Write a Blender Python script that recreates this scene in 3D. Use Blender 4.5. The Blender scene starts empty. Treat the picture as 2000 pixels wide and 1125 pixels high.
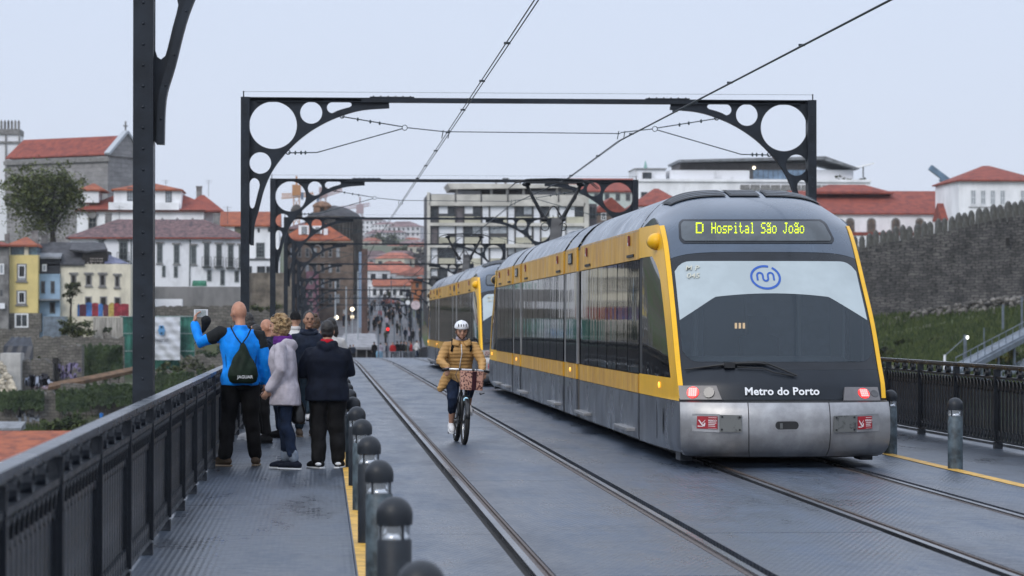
import bpy, bmesh, math, random
from mathutils import Vector, Matrix, noise
R = math.radians
PI = math.pi
random.seed(7)
sc = bpy.context.scene
COL = sc.collection
# ------------------------------------------------------------------ camera
F, CX, CY, EYE = 5330.0, 1000.0, 562.5, 1.65
YAW, PITCH = R(3.9924), R(0.7077)
cam_d = bpy.data.cameras.new('camera')
cam = bpy.data.objects.new('camera', cam_d)
COL.objects.link(cam)
cam.location = (0, 0, EYE)
cam.rotation_euler = (PI/2 + PITCH, 0, -YAW)
cam_d.sensor_width = 36.0
cam_d.lens = 36.0*F/2000.0
cam_d.clip_start = 0.5
cam_d.clip_end = 9000.0
cam_d.dof.use_dof = True
cam_d.dof.focus_distance = 31.5
cam_d.dof.aperture_fstop = 4.0
sc.camera = cam
_f = Vector((math.sin(YAW)*math.cos(PITCH), math.cos(YAW)*math.cos(PITCH), math.sin(PITCH)))
_r = Vector((math.cos(YAW), -math.sin(YAW), 0))
_u = _r.cross(_f)
def ray(x, y): return _f + _r*((x-CX)/F) - _u*((y-CY)/F)
def at(x, y, Y):
    d = ray(x, y)
    return Vector((0, 0, EYE)) + d*(Y/d.y)
def ground(x, y, z=0.0):
    d = ray(x, y)
    return Vector((0, 0, EYE)) + d*((z-EYE)/d.z)
# ------------------------------------------------------------------ sky and sun (overcast late afternoon)
w = bpy.data.worlds.new('World'); sc.world = w; w.use_nodes = True
nt = w.node_tree; nt.nodes.clear()
SUN_EL, SUN_AZ = R(38), R(212)
out = nt.nodes.new('ShaderNodeOutputWorld'); bg = nt.nodes.new('ShaderNodeBackground')
sky = nt.nodes.new('ShaderNodeTexSky'); sky.sky_type = 'NISHITA'; sky.sun_disc = False
sky.sun_elevation = SUN_EL; sky.sun_rotation = SUN_AZ
tc = nt.nodes.new('ShaderNodeTexCoord'); sep = nt.nodes.new('ShaderNodeSeparateXYZ')
ramp = nt.nodes.new('ShaderNodeValToRGB'); mixs = nt.nodes.new('ShaderNodeMix'); mixs.data_type = 'RGBA'
mixs.inputs[0].default_value = 0.92
cr = ramp.color_ramp
cr.elements[0].position = 0.0; cr.elements[0].color = (0.262, 0.284, 0.338, 1)
cr.elements[1].position = 1.0; cr.elements[1].color = (0.48, 0.535, 0.64, 1)
e = cr.elements.new(0.12); e.color = (0.255, 0.284, 0.346, 1)
mul = nt.nodes.new('ShaderNodeVectorMath'); mul.operation = 'SCALE'; mul.inputs['Scale'].default_value = 24.0
cn = nt.nodes.new('ShaderNodeTexNoise'); cn.inputs['Scale'].default_value = 1.7; cn.inputs['Detail'].default_value = 4
cm = nt.nodes.new('ShaderNodeMapRange'); cm.inputs[3].default_value = 0.93; cm.inputs[4].default_value = 1.07
cmul = nt.nodes.new('ShaderNodeVectorMath'); cmul.operation = 'SCALE'
L = nt.links.new
L(tc.outputs['Generated'], sep.inputs[0]); L(sep.outputs['Z'], ramp.inputs[0])
mp = nt.nodes.new('ShaderNodeMapping'); mp.inputs['Scale'].default_value = (1, 1, 3)
L(tc.outputs['Generated'], mp.inputs[0]); L(mp.outputs[0], cn.inputs['Vector'])
L(cn.outputs['Fac'], cm.inputs[0]); L(ramp.outputs['Color'], mul.inputs[0]); L(mul.outputs[0], cmul.inputs[0]); L(cm.outputs[0], cmul.inputs['Scale'])
L(sky.outputs[0], mixs.inputs[6]); L(cmul.outputs[0], mixs.inputs[7])
L(mixs.outputs[2], bg.inputs[0]); bg.inputs[1].default_value = 0.10
L(bg.outputs[0], out.inputs[0])
sd = bpy.data.lights.new('sun', 'SUN'); sun = bpy.data.objects.new('sun', sd); COL.objects.link(sun)
sd.energy = 1.25; sd.angle = R(25); sd.color = (1.0, 0.95, 0.88)
sun.rotation_euler = (PI/2-SUN_EL, 0, PI-SUN_AZ)
sun.location = (-30, -30, 60)
vs = sc.view_settings
sc.display_settings.display_device = 'sRGB'
vs.view_transform = 'Standard'; vs.look = 'None'; vs.exposure = 0.18; vs.gamma = 1.0; vs.use_curve_mapping = False
sc.cycles.use_denoising = True
sc.cycles.max_bounces = 6; sc.cycles.diffuse_bounces = 2; sc.cycles.glossy_bounces = 3
sc.cycles.volume_bounces = 0
sc.cycles.transmission_bounces = 4; sc.cycles.transparent_max_bounces = 8
# ------------------------------------------------------------------ materials
MATS = {}
def mat(name, col, rough=0.6, metal=0.0, var=0.0, vscale=4.0, bump=0.0, bscale=40.0, rvar=0.0, spec=0.5, coat=0.0, col2=None,
        emit=None, estr=0.0, kind='noise', rnd=0.0, stretch=None, obj_coords=True, alpha=None, detail=6, hi=0.62, lo=0.40):
    """a principled material: base colour broken up by noise (col -> col2), rough and bumpy relief"""
    if name in MATS: return MATS[name]
    m = bpy.data.materials.new(name); m.use_nodes = True; MATS[name] = m
    n = m.node_tree.nodes; l = m.node_tree.links.new
    b = n['Principled BSDF']
    b.inputs['Base Color'].default_value = (*col, 1); b.inputs['Roughness'].default_value = rough
    b.inputs['Metallic'].default_value = metal; b.inputs['Specular IOR Level'].default_value = spec
    b.inputs['Coat Weight'].default_value = coat; b.inputs['Coat Roughness'].default_value = 0.08
    if emit: b.inputs['Emission Color'].default_value = (*emit, 1); b.inputs['Emission Strength'].default_value = estr
    if alpha is not None: b.inputs['Alpha'].default_value = alpha
    src = None
    if var or col2 or bump or rvar or rnd:
        t = n.new('ShaderNodeTexCoord'); mpn = n.new('ShaderNodeMapping')
        l(t.outputs['Object'], mpn.inputs[0])
        if stretch: mpn.inputs['Scale'].default_value = stretch
        src = mpn.outputs[0]
    if var or col2:
        nz = n.new('ShaderNodeTexNoise'); nz.inputs['Scale'].default_value = vscale; nz.inputs['Detail'].default_value = detail
        nz.inputs['Roughness'].default_value = 0.62
        l(src, nz.inputs['Vector'])
        r = n.new('ShaderNodeValToRGB'); l(nz.outputs['Fac'], r.inputs[0])
        r.color_ramp.elements[0].position = lo; r.color_ramp.elements[1].position = hi
        c2 = col2 if col2 else tuple(max(0, c*(1-var)) for c in col)
        c1 = col if col2 else tuple(min(1, c*(1+var*0.6)) for c in col)
        r.color_ramp.elements[0].color = (*c2, 1); r.color_ramp.elements[1].color = (*c1, 1)
        o = r.outputs[0]
        if rnd:
            oi = n.new('ShaderNodeObjectInfo'); hs = n.new('ShaderNodeHueSaturation')
            mr = n.new('ShaderNodeMapRange'); mr.inputs[3].default_value = 1-rnd; mr.inputs[4].default_value = 1+rnd
            l(oi.outputs['Random'], mr.inputs[0]); l(mr.outputs[0], hs.inputs['Value']); l(o, hs.inputs['Color']); o = hs.outputs[0]
        l(o, b.inputs['Base Color'])
    if rvar:
        nr = n.new('ShaderNodeTexNoise'); nr.inputs['Scale'].default_value = vscale*0.7; nr.inputs['Detail'].default_value = 5
        l(src, nr.inputs['Vector'])
        mr = n.new('ShaderNodeMapRange'); mr.inputs[1].default_value = 0.3; mr.inputs[2].default_value = 0.7
        mr.inputs[3].default_value = max(0.02, rough-rvar); mr.inputs[4].default_value = min(1, rough+rvar)
        l(nr.outputs['Fac'], mr.inputs[0]); l(mr.outputs[0], b.inputs['Roughness'])
    if bump:
        bp = n.new('ShaderNodeBump'); bp.inputs['Strength'].default_value = min(1, bump); bp.inputs['Distance'].default_value = 0.02*max(1, bump)
        if kind == 'noise':
            nb = n.new('ShaderNodeTexNoise'); nb.inputs['Scale'].default_value = bscale; nb.inputs['Detail'].default_value = 4; l(src, nb.inputs['Vector']); h = nb.outputs['Fac']
        elif kind == 'wave':
            nb = n.new('ShaderNodeTexWave'); nb.inputs['Scale'].default_value = bscale; nb.inputs['Distortion'].default_value = 0.4; l(src, nb.inputs['Vector']); h = nb.outputs['Fac']
        elif kind == 'voronoi':
            nb = n.new('ShaderNodeTexVoronoi'); nb.inputs['Scale'].default_value = bscale; l(src, nb.inputs['Vector']); h = nb.outputs['Distance']
        l(h, bp.inputs['Height']); l(bp.outputs[0], b.inputs['Normal'])
    return m
def stone_mat(name, c1, c2, mortar, sx=1.1, sz=0.45, rough=0.9, var=0.5):
    """coursed masonry: brick texture on the wall plane, weathered by noise"""
    if name in MATS: return MATS[name]
    m = bpy.data.materials.new(name); m.use_nodes = True; MATS[name] = m
    n = m.node_tree.nodes; l = m.node_tree.links.new; b = n['Principled BSDF']; b.inputs['Roughness'].default_value = rough
    t = n.new('ShaderNodeTexCoord'); s = n.new('ShaderNodeSeparateXYZ'); c = n.new('ShaderNodeCombineXYZ'); ad = n.new('ShaderNodeMath'); ad.operation = 'ADD'
    l(t.outputs['Object'], s.inputs[0]); l(s.outputs['X'], ad.inputs[0]); l(s.outputs['Y'], ad.inputs[1]); l(ad.outputs[0], c.inputs[0]); l(s.outputs['Z'], c.inputs[1])
    nzd = n.new('ShaderNodeTexNoise'); nzd.inputs['Scale'].default_value = 0.9
    va = n.new('ShaderNodeVectorMath'); va.operation = 'MULTIPLY_ADD'; va.inputs[1].default_value = (0.55, 0.55, 0.3)
    l(t.outputs['Object'], nzd.inputs['Vector']); l(nzd.outputs['Color'], va.inputs[0]); l(c.outputs[0], va.inputs[2])
    br = n.new('ShaderNodeTexBrick'); l(va.outputs[0], br.inputs['Vector'])
    br.inputs['Scale'].default_value = 1.0; br.inputs['Brick Width'].default_value = sx; br.inputs['Row Height'].default_value = sz
    br.inputs['Mortar Size'].default_value = 0.03; br.inputs['Color1'].default_value = (*c1, 1); br.inputs['Color2'].default_value = (*c2, 1); br.inputs['Mortar'].default_value = (*mortar, 1)
    nz = n.new('ShaderNodeTexNoise'); nz.inputs['Scale'].default_value = 0.5; nz.inputs['Detail'].default_value = 8; nz.inputs['Roughness'].default_value = 0.7
    l(t.outputs['Object'], nz.inputs['Vector'])
    mr = n.new('ShaderNodeMapRange'); mr.inputs[1].default_value = 0.3; mr.inputs[2].default_value = 0.7; mr.inputs[3].default_value = 1-var; mr.inputs[4].default_value = 1+var*0.5
    l(nz.outputs['Fac'], mr.inputs[0])
    mu = n.new('ShaderNodeVectorMath'); mu.operation = 'SCALE'; l(br.outputs['Color'], mu.inputs[0]); l(mr.outputs[0], mu.inputs['Scale'])
    l(mu.outputs[0], b.inputs['Base Color'])
    bp = n.new('ShaderNodeBump'); bp.inputs['Strength'].default_value = 0.7; bp.inputs['Distance'].default_value = 0.05
    l(br.outputs['Fac'], bp.inputs['Height']); bp.invert = True; l(bp.outputs[0], b.inputs['Normal'])
    return m
def foliage_mat(name, ca, cb, rough=0.6):
    """leaves: colour by place in the crown and by leaf clump"""
    if name in MATS: return MATS[name]
    m = bpy.data.materials.new(name); m.use_nodes = True; MATS[name] = m
    n = m.node_tree.nodes; l = m.node_tree.links.new; b = n['Principled BSDF']; b.inputs['Roughness'].default_value = rough
    t = n.new('ShaderNodeTexCoord'); nz = n.new('ShaderNodeTexNoise'); nz.inputs['Scale'].default_value = 1.3; nz.inputs['Detail'].default_value = 5
    l(t.outputs['Object'], nz.inputs['Vector'])
    r = n.new('ShaderNodeValToRGB'); r.color_ramp.elements[0].position = 0.35; r.color_ramp.elements[1].position = 0.65
    r.color_ramp.elements[0].color = (*ca, 1); r.color_ramp.elements[1].color = (*cb, 1)
    l(nz.outputs['Fac'], r.inputs[0]); l(r.outputs[0], b.inputs['Base Color'])
    b.inputs['Specular IOR Level'].default_value = 0.25
    return m
# ------------------------------------------------------------------ geometry helpers
def frame_of(t):
    t = t.normalized(); a = Vector((0, 0, 1)) if abs(t.z) < 0.95 else Vector((0, 1, 0))
    u = t.cross(a).normalized(); return u, t.cross(u).normalized()
class MB:
    """collects shapes in one bmesh; build() links them as ONE mesh object"""
    def __init__(s): s.bm = bmesh.new()
    def face(s, pts):
        try: return s.bm.faces.new([s.bm.verts.new(p) for p in pts])
        except ValueError: return None
    def box(s, c, d, rz=0.0, mtx=None):
        x, y, z = d[0]/2, d[1]/2, d[2]/2
        M = mtx if mtx is not None else Matrix.Rotation(rz, 3, 'Z')
        c = Vector(c)
        v = [s.bm.verts.new(c + M @ Vector(p)) for p in ((-x,-y,-z),(x,-y,-z),(x,y,-z),(-x,y,-z),(-x,-y,z),(x,-y,z),(x,y,z),(-x,y,z))]
        for f in ((0,3,2,1),(4,5,6,7),(0,1,5,4),(1,2,6,5),(2,3,7,6),(3,0,4,7)): s.bm.faces.new([v[i] for i in f])
        return s
    def bx(s, x0, x1, y0, y1, z0, z1): return s.box(((x0+x1)/2, (y0+y1)/2, (z0+z1)/2), (abs(x1-x0), abs(y1-y0), abs(z1-z0)))
    def bar(s, a, b, wd, ht):
        a, b = Vector(a), Vector(b); t = b-a; u, v = frame_of(t)
        M = Matrix((u, t.normalized(), -v)).transposed()
        return s.box((a+b)/2, (wd, t.length, ht), mtx=M)
    def ring(s, c, u, v, n): return [s.bm.verts.new(c + u*math.cos(2*PI*i/n) + v*math.sin(2*PI*i/n)) for i in range(n)]
    def skin(s, rings, cap=True, closed=False):
        k = len(rings)
        for a in range(k if closed else k-1):
            p, q = rings[a], rings[(a+1) % k]; n = len(p)
            for i in range(n):
                j = (i+1) % n
                try: s.bm.faces.new((p[i], p[j], q[j], q[i]))
                except ValueError: pass
        if cap and not closed:
            s.bm.faces.new(list(reversed(rings[0]))); s.bm.faces.new(rings[-1])
        return s
    def tube(s, pts, r, n=8, cap=True, closed=False, sq=1.0):
        pts = [Vector(p) for p in pts]; k = len(pts); rings = []
        up = None
        for i, p in enumerate(pts):
            if closed: t = pts[(i+1) % k]-pts[i-1]
            else: t = pts[min(i+1, k-1)]-pts[max(i-1, 0)]
            t.normalize()
            if up is None: u, v = frame_of(t)
            else:
                u = (up - t*up.dot(t))
                u = u.normalized() if u.length > 1e-6 else frame_of(t)[0]
                v = t.cross(u)
            up = u
            rr = r[i] if isinstance(r, (list, tuple)) else r
            rings.append(s.ring(p, u*rr, v*rr*sq, n))
        return s.skin(rings, cap, closed)
    def limb(s, pts, r, n=10):
        """tube with rounded ends"""
        pts = [Vector(p) for p in pts]; r = list(r) if isinstance(r, (list, tuple)) else [r]*len(pts)
        d0 = (pts[0]-pts[1]).normalized(); d1 = (pts[-1]-pts[-2]).normalized()
        P = [pts[0]+d0*r[0]*0.95, pts[0]+d0*r[0]*0.6] + pts + [pts[-1]+d1*r[-1]*0.6, pts[-1]+d1*r[-1]*0.95]
        Q = [r[0]*0.25, r[0]*0.78] + r + [r[-1]*0.78, r[-1]*0.25]
        return s.tube(P, Q, n)
    def ell(s, c, r, M=None, nu=12, nv=8, z0=-1.0, z1=1.0):
        c = Vector(c); M = M or Matrix.Identity(3); rings = []
        a0, a1 = math.asin(z0), math.asin(z1)
        for j in range(nv+1):
            a = a0+(a1-a0)*j/nv; k = max(math.cos(a), 0.02); zz = math.sin(a)
            rings.append([s.bm.verts.new(c + M @ Vector((r[0]*k*math.cos(2*PI*i/nu), r[1]*k*math.sin(2*PI*i/nu), r[2]*zz))) for i in range(nu)])
        return s.skin(rings)
    def loft(s, secs, n=16, p=2.0):
        """secs: (centre, half-width along x, half-depth along y); superellipse sections"""
        rings = []
        for c, rx, ry in secs:
            c = Vector(c); ring = []
            for i in range(n):
                a = 2*PI*i/n; ca, sa = math.cos(a), math.sin(a)
                ring.append(s.bm.verts.new(c + Vector((rx*math.copysign(abs(ca)**(2/p), ca), ry*math.copysign(abs(sa)**(2/p), sa), 0))))
            rings.append(ring)
        return s.skin(rings)
    def lathe(s, prof, c=(0, 0, 0), n=20, ax='z'):
        c = Vector(c); rings = []
        for r, z in prof:
            r = max(r, 0.0005)
            ring = []
            for i in range(n):
                a = 2*PI*i/n; x, y = r*math.cos(a), r*math.sin(a)
                ring.append(s.bm.verts.new(c + (Vector((x, y, z)) if ax == 'z' else Vector((z, x, y)) if ax == 'x' else Vector((x, z, y)))))
            rings.append(ring)
        return s.skin(rings)
    def prism(s, poly, y0, y1):
        """poly of (x, z), pushed along y from y0 to y1"""
        a = [s.bm.verts.new((x, y0, z)) for x, z in poly]; b = [s.bm.verts.new((x, y1, z)) for x, z in poly]
        s.bm.faces.new(a); s.bm.faces.new(list(reversed(b)))
        n = len(poly)
        for i in range(n):
            j = (i+1) % n; s.bm.faces.new((a[j], a[i], b[i], b[j]))
        return s
    def grid(s, rows):
        V = [[s.bm.verts.new(p) for p in r] for r in rows]
        for i in range(len(V)-1):
            for j in range(len(V[i])-1):
                try: s.bm.faces.new((V[i][j], V[i][j+1], V[i+1][j+1], V[i+1][j]))
                except ValueError: pass
        return s
    def build(s, name, m, parent=None, smooth=False, bevel=0.0, solid=0.0, sub=0, loc=None, rz=None, keep=False):
        bmesh.ops.recalc_face_normals(s.bm, faces=s.bm.faces)
        if bevel:
            ed = [e for e in s.bm.edges if len(e.link_faces) == 2 and e.calc_face_angle(0) > 0.6]
            bmesh.ops.bevel(s.bm, geom=ed, offset=bevel, segments=2, affect='EDGES', profile=0.6)
        me = bpy.data.meshes.new(name); s.bm.to_mesh(me); s.bm.free()
        o = bpy.data.objects.new(name, me); COL.objects.link(o)
        if m: me.materials.append(m)
        if parent: o.parent = parent
        if loc is not None: o.location = loc
        if rz is not None: o.rotation_euler = (0, 0, rz)
        if solid:
            md = o.modifiers.new('solid', 'SOLIDIFY'); md.thickness = solid; md.offset = 0
        if sub:
            md = o.modifiers.new('sub', 'SUBSURF'); md.levels = sub; md.render_levels = sub
        if smooth:
            for p in me.polygons: p.use_smooth = True
            if smooth != True:
                me.set_sharp_from_angle(angle=smooth)
        return o
def applied(o):
    """bake an object's modifiers into its mesh"""
    dg = bpy.context.evaluated_depsgraph_get(); dg.update()
    me = bpy.data.meshes.new_from_object(o.evaluated_get(dg), depsgraph=dg)
    old = o.data; o.modifiers.clear(); o.data = me; me.name = o.name
    bpy.data.meshes.remove(old)
    return o
def remesh(o, voxel, smooth=4, disp=None):
    md = o.modifiers.new('rm', 'REMESH'); md.mode = 'VOXEL'; md.voxel_size = voxel; md.use_smooth_shade = True
    if smooth:
        s = o.modifiers.new('sm', 'SMOOTH'); s.factor = 0.5; s.iterations = smooth
    applied(o)
    if disp:
        me = o.data
        N = [v.normal.copy() for v in me.vertices]
        for v, nn in zip(me.vertices, N): v.co += nn*disp(v.co)
        me.update()
    for p in o.data.polygons: p.use_smooth = True
    return o
def thing(name, label, cat, loc=(0, 0, 0), rz=0.0, group=None):
    o = bpy.data.objects.new(name, None); COL.objects.link(o)
    o.empty_display_size = 0.2
    o.location = loc; o.rotation_euler = (0, 0, rz)
    return tag(o, label, cat, group)
def tag(o, label=None, cat=None, group=None, kind=None):
    if label: o['label'] = label
    if cat: o['category'] = cat
    if group: o['group'] = group
    if kind: o['kind'] = kind
    return o
def inst(o, parent=None, loc=None, rz=None, name=None):
    c = o.copy(); COL.objects.link(c)
    if parent is not None: c.parent = parent
    if loc is not None: c.location = loc
    if rz is not None: c.rotation_euler = (0, 0, rz)
    return c
def dup(root, loc, rz=0.0, label=None, group=None):
    r = inst(root, None, loc, rz)
    if label: r['label'] = label
    if group: r['group'] = group
    for ch in list(root.children):
        c = inst(ch, r)
        for g in list(ch.children):
            inst(g, c)
    return r
def curve_mesh(name, splines, ext, m, parent=None, bevel=0.0):
    """flat plate with holes: closed 2D outlines in (x, z), thickness 2*ext along y"""
    cu = bpy.data.curves.new(name, 'CURVE'); cu.dimensions = '2D'; cu.fill_mode = 'BOTH'; cu.extrude = ext
    for sp in splines:
        p = cu.splines.new('POLY'); p.points.add(len(sp)-1); p.use_cyclic_u = True
        for q, (x, z) in zip(p.points, sp): q.co = (x, z, 0, 1)
    o = bpy.data.objects.new(name, cu); COL.objects.link(o)
    dg = bpy.context.evaluated_depsgraph_get(); dg.update()
    me = bpy.data.meshes.new_from_object(o.evaluated_get(dg), depsgraph=dg)
    bpy.data.objects.remove(o); bpy.data.curves.remove(cu)
    me.transform(Matrix.Rotation(PI/2, 4, 'X'))
    me.name = name
    if m: me.materials.append(m)
    o = bpy.data.objects.new(name, me); COL.objects.link(o)
    if parent: o.parent = parent
    return o
def text_mesh(name, body, size, m, parent=None, loc=(0, 0, 0), rot=(PI/2, 0, 0), ext=0.002, bold=0.0, align='CENTER', space=1.0):
    cu = bpy.data.curves.new(name, 'FONT'); cu.body = body; cu.size = size; cu.extrude = ext; cu.offset = bold
    cu.align_x = align; cu.align_y = 'CENTER'; cu.space_character = space; cu.resolution_u = 3
    o = bpy.data.objects.new(name, cu); COL.objects.link(o)
    dg = bpy.context.evaluated_depsgraph_get(); dg.update()
    me = bpy.data.meshes.new_from_object(o.evaluated_get(dg), depsgraph=dg)
    bpy.data.objects.remove(o); bpy.data.curves.remove(cu)
    me.name = name; me.materials.clear(); me.materials.append(m)
    o = bpy.data.objects.new(name, me); COL.objects.link(o)
    o.location = loc; o.rotation_euler = rot
    if parent: o.parent = parent
    return o
def circ(cx, cz, r, n=36): return [(cx+r*math.cos(2*PI*i/n), cz+r*math.sin(2*PI*i/n)) for i in range(n)]
def camber(y):
    """the deck falls away beyond the crest"""
    if y < 100: return 0.0
    k = 0.0155/60
    if y < 160: return -0.5*k*(y-100)**2
    return -0.465-0.0155*(y-160)
# ================================================================== the bridge
IRON = mat('painted_iron', (0.013, 0.018, 0.026), rough=0.45, spec=0.35, var=0.35, vscale=3, bump=0.08, bscale=60, rvar=0.12)
IRON_R = mat('railing_iron', (0.013, 0.017, 0.024), rough=0.38, spec=0.4, var=0.35, vscale=5, rvar=0.12, bump=0.15, bscale=50)
IRON_H = mat('sky_highlight_handrail_iron', (0.055, 0.066, 0.083), rough=0.3, var=0.3, vscale=4, rvar=0.1)  # paler base colour holds the sky's highlight along the handrail
YELLOW_LINE = mat('yellow_road_paint', (0.62, 0.36, 0.055), rough=0.55, var=0.3, vscale=6, detail=8)
CONC = mat('pale_kerb_concrete', (0.36, 0.37, 0.38), rough=0.8, var=0.3, vscale=3, bump=0.3)
DARK = mat('rail_slot_dark', (0.012, 0.011, 0.011), rough=0.8, var=0.4, vscale=5)
def deck_mat(name, base, kind):
    m = bpy.data.materials.new(name); m.use_nodes = True; MATS[name] = m
    n = m.node_tree.nodes; l = m.node_tree.links.new; b = n['Principled BSDF']
    g = n.new('ShaderNodeNewGeometry')
    mpn = n.new('ShaderNodeMapping'); mpn.inputs['Scale'].default_value = (1.0, 0.22, 1.0); l(g.outputs['Position'], mpn.inputs[0])
    nz = n.new('ShaderNodeTexNoise'); nz.inputs['Scale'].default_value = 1.6; nz.inputs['Detail'].default_value = 8; nz.inputs['Roughness'].default_value = 0.65; l(mpn.outputs[0], nz.inputs['Vector'])
    n2 = n.new('ShaderNodeTexNoise'); n2.inputs['Scale'].default_value = 9; n2.inputs['Detail'].default_value = 6; l(g.outputs['Position'], n2.inputs['Vector'])
    ad = n.new('ShaderNodeMath'); ad.operation = 'MULTIPLY_ADD'; ad.inputs[1].default_value = 0.45; l(n2.outputs['Fac'], ad.inputs[0]); l(nz.outputs['Fac'], ad.inputs[2])
    mr = n.new('ShaderNodeMapRange'); mr.inputs[1].default_value = 0.48; mr.inputs[2].default_value = 0.95; mr.inputs[3].default_value = 0.5; mr.inputs[4].default_value = 1.4; l(ad.outputs[0], mr.inputs[0])
    oi = n.new('ShaderNodeObjectInfo'); mo = n.new('ShaderNodeMapRange'); mo.inputs[3].default_value = 0.9; mo.inputs[4].default_value = 1.1; l(oi.outputs['Random'], mo.inputs[0])
    mm = n.new('ShaderNodeMath'); mm.operation = 'MULTIPLY'; l(mr.outputs[0], mm.inputs[0]); l(mo.outputs[0], mm.inputs[1])
    sc_ = n.new('ShaderNodeVectorMath'); sc_.operation = 'SCALE'; sc_.inputs[0].default_value = base; l(mm.outputs[0], sc_.inputs['Scale']); 
    sx = n.new('ShaderNodeSeparateXYZ'); l(g.outputs['Position'], sx.inputs[0]); acc = None
    def mth(op, a, bb=None, clamp=False):
        q = n.new('ShaderNodeMath'); q.operation = op; q.use_clamp = clamp
        for i_, v_ in enumerate((a, bb)):
            if v_ is None: continue
            if isinstance(v_, (int, float)): q.inputs[i_].default_value = v_
            else: l(v_, q.inputs[i_])
        return q.outputs[0]
    for xr_ in (1.42, 2.86, 4.50, 5.94):
        d_ = mth('ABSOLUTE', mth('SUBTRACT', sx.outputs['X'], xr_)); acc = d_ if acc is None else mth('MINIMUM', acc, d_)
    dust = mth('MULTIPLY', mth('SUBTRACT', 1.0, mth('DIVIDE', acc, 0.42), True), mth('MULTIPLY', nz.outputs['Fac'], 1.1))
    n3 = n.new('ShaderNodeTexNoise'); n3.inputs['Scale'].default_value = 0.9; n3.inputs['Detail'].default_value = 7; n3.inputs['Roughness'].default_value = 0.7; l(g.outputs['Position'], n3.inputs['Vector'])
    stn = n.new('ShaderNodeMapRange'); stn.inputs[1].default_value = 0.52; stn.inputs[2].default_value = 0.66; stn.inputs[3].default_value = 1.0; stn.inputs[4].default_value = 0.55; l(n3.outputs['Fac'], stn.inputs[0])
    s2 = n.new('ShaderNodeVectorMath'); s2.operation = 'SCALE'; l(sc_.outputs[0], s2.inputs[0]); l(stn.outputs[0], s2.inputs['Scale'])
    mxd = n.new('ShaderNodeMix'); mxd.data_type = 'RGBA'; l(dust, mxd.inputs[0]); l(s2.outputs[0], mxd.inputs[6]); mxd.inputs[7].default_value = (0.040, 0.034, 0.030, 1)
    l(mxd.outputs[2], b.inputs['Base Color'])
    rr = n.new('ShaderNodeMapRange'); rr.inputs[1].default_value = 0.5; rr.inputs[2].default_value = 0.9; rr.inputs[3].default_value = 0.20; rr.inputs[4].default_value = 0.50; b.inputs['Specular IOR Level'].default_value = 0.6; l(ad.outputs[0], rr.inputs[0]); l(rr.outputs[0], b.inputs['Roughness'])
    # raised tread: ribs along the footway, short bars across the carriageway
    s = n.new('ShaderNodeSeparateXYZ'); l(g.outputs['Position'], s.inputs[0])
    def sinof(inp, k):
        a = n.new('ShaderNodeMath'); a.operation = 'MULTIPLY'; a.inputs[1].default_value = k; l(inp, a.inputs[0])
        c = n.new('ShaderNodeMath'); c.operation = 'SINE'; l(a.outputs[0], c.inputs[0]); return c.outputs[0]
    if kind == 'ribs': h = sinof(s.outputs['X'], 2*PI/0.045)
    else:
        p = n.new('ShaderNodeMath'); p.operation = 'MULTIPLY'; l(sinof(s.outputs['X'], 2*PI/0.05), p.inputs[0]); l(sinof(s.outputs['Y'], 2*PI/0.16), p.inputs[1]); h = p.outputs[0]
    ah = n.new('ShaderNodeMath'); ah.operation = 'MULTIPLY_ADD'; ah.inputs[1].default_value = 1.2; l(n2.outputs['Fac'], ah.inputs[0]); l(h, ah.inputs[2])
    bp = n.new('ShaderNodeBump'); bp.inputs['Strength'].default_value = 0.12 if kind == 'ribs' else 0.5; bp.inputs['Distance'].default_value = 0.006; l(ah.outputs[0], bp.inputs['Height']); l(bp.outputs[0], b.inputs['Normal'])
    return m
DECK_M = deck_mat('wet_tread_plate', (0.036, 0.054, 0.086), 'tread')
FOOT_M = deck_mat('ribbed_footway_plate', (0.033, 0.046, 0.068), 'ribs')
Y_END = 296.0
ys_long = [-15, 20, 60, 100] + list(range(106, 297, 10))
def long_box(mb, x0, x1, z0, z1, ya=-15.0, yb=Y_END):
    ys = [ya] + [y for y in ys_long if ya < y < yb] + [yb]
    rings = []
    for y in ys:
        c = camber(y); rings.append([mb.bm.verts.new(p) for p in ((x0, y, c+z0), (x1, y, c+z0), (x1, y, c+z1), (x0, y, c+z1))])
    mb.skin(rings)
RAILS = (1.42, 2.86, 4.50, 5.94)
mb = MB()
long_box(mb, -1.35, 9.2, -0.5, -0.07)
deck = mb.build('bridge_deck', IRON)
tag(deck, 'grey steel deck of the bridge under tracks and footways', None, None, 'structure')
strips = [(-1.34, 0.225, 'f'), (0.229, 1.318, 'd'), (1.522, 2.758, 'd'), (2.962, 4.398, 'd'), (4.602, 5.838, 'd'), (6.042, 6.90, 'd'), (6.904, 9.0, 'f')]
PL = 3.55
for x0, x1, k in strips:
    proto = None
    for j in range(32):
        y = 5.2 + j*PL
        if proto is None:
            mb = MB(); mb.bx(-(x1-x0)/2, (x1-x0)/2, -PL/2+0.004, PL/2-0.004, -0.045, 0)
            proto = mb.build('footway_plate' if k == 'f' else 'deck_plate', FOOT_M if k == 'f' else DECK_M, deck, bevel=0.003)
            o = proto
        else: o = inst(proto, deck)
        sl = (camber(y+PL/2)-camber(y-PL/2))/PL
        o.location = ((x0+x1)/2, y, camber(y)+random.uniform(-0.0015, 0.0015)); o.rotation_euler = (math.atan(sl), random.uniform(-0.0008, 0.0008), 0)
    mb = MB(); long_box(mb, x0, x1, -0.045, 0.0, 5.2+31.5*PL+0.01, Y_END)
    tag(mb.build('far_footway_plates' if k == 'f' else 'far_deck_plates', FOOT_M if k == 'f' else DECK_M, deck), kind='stuff')
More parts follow.
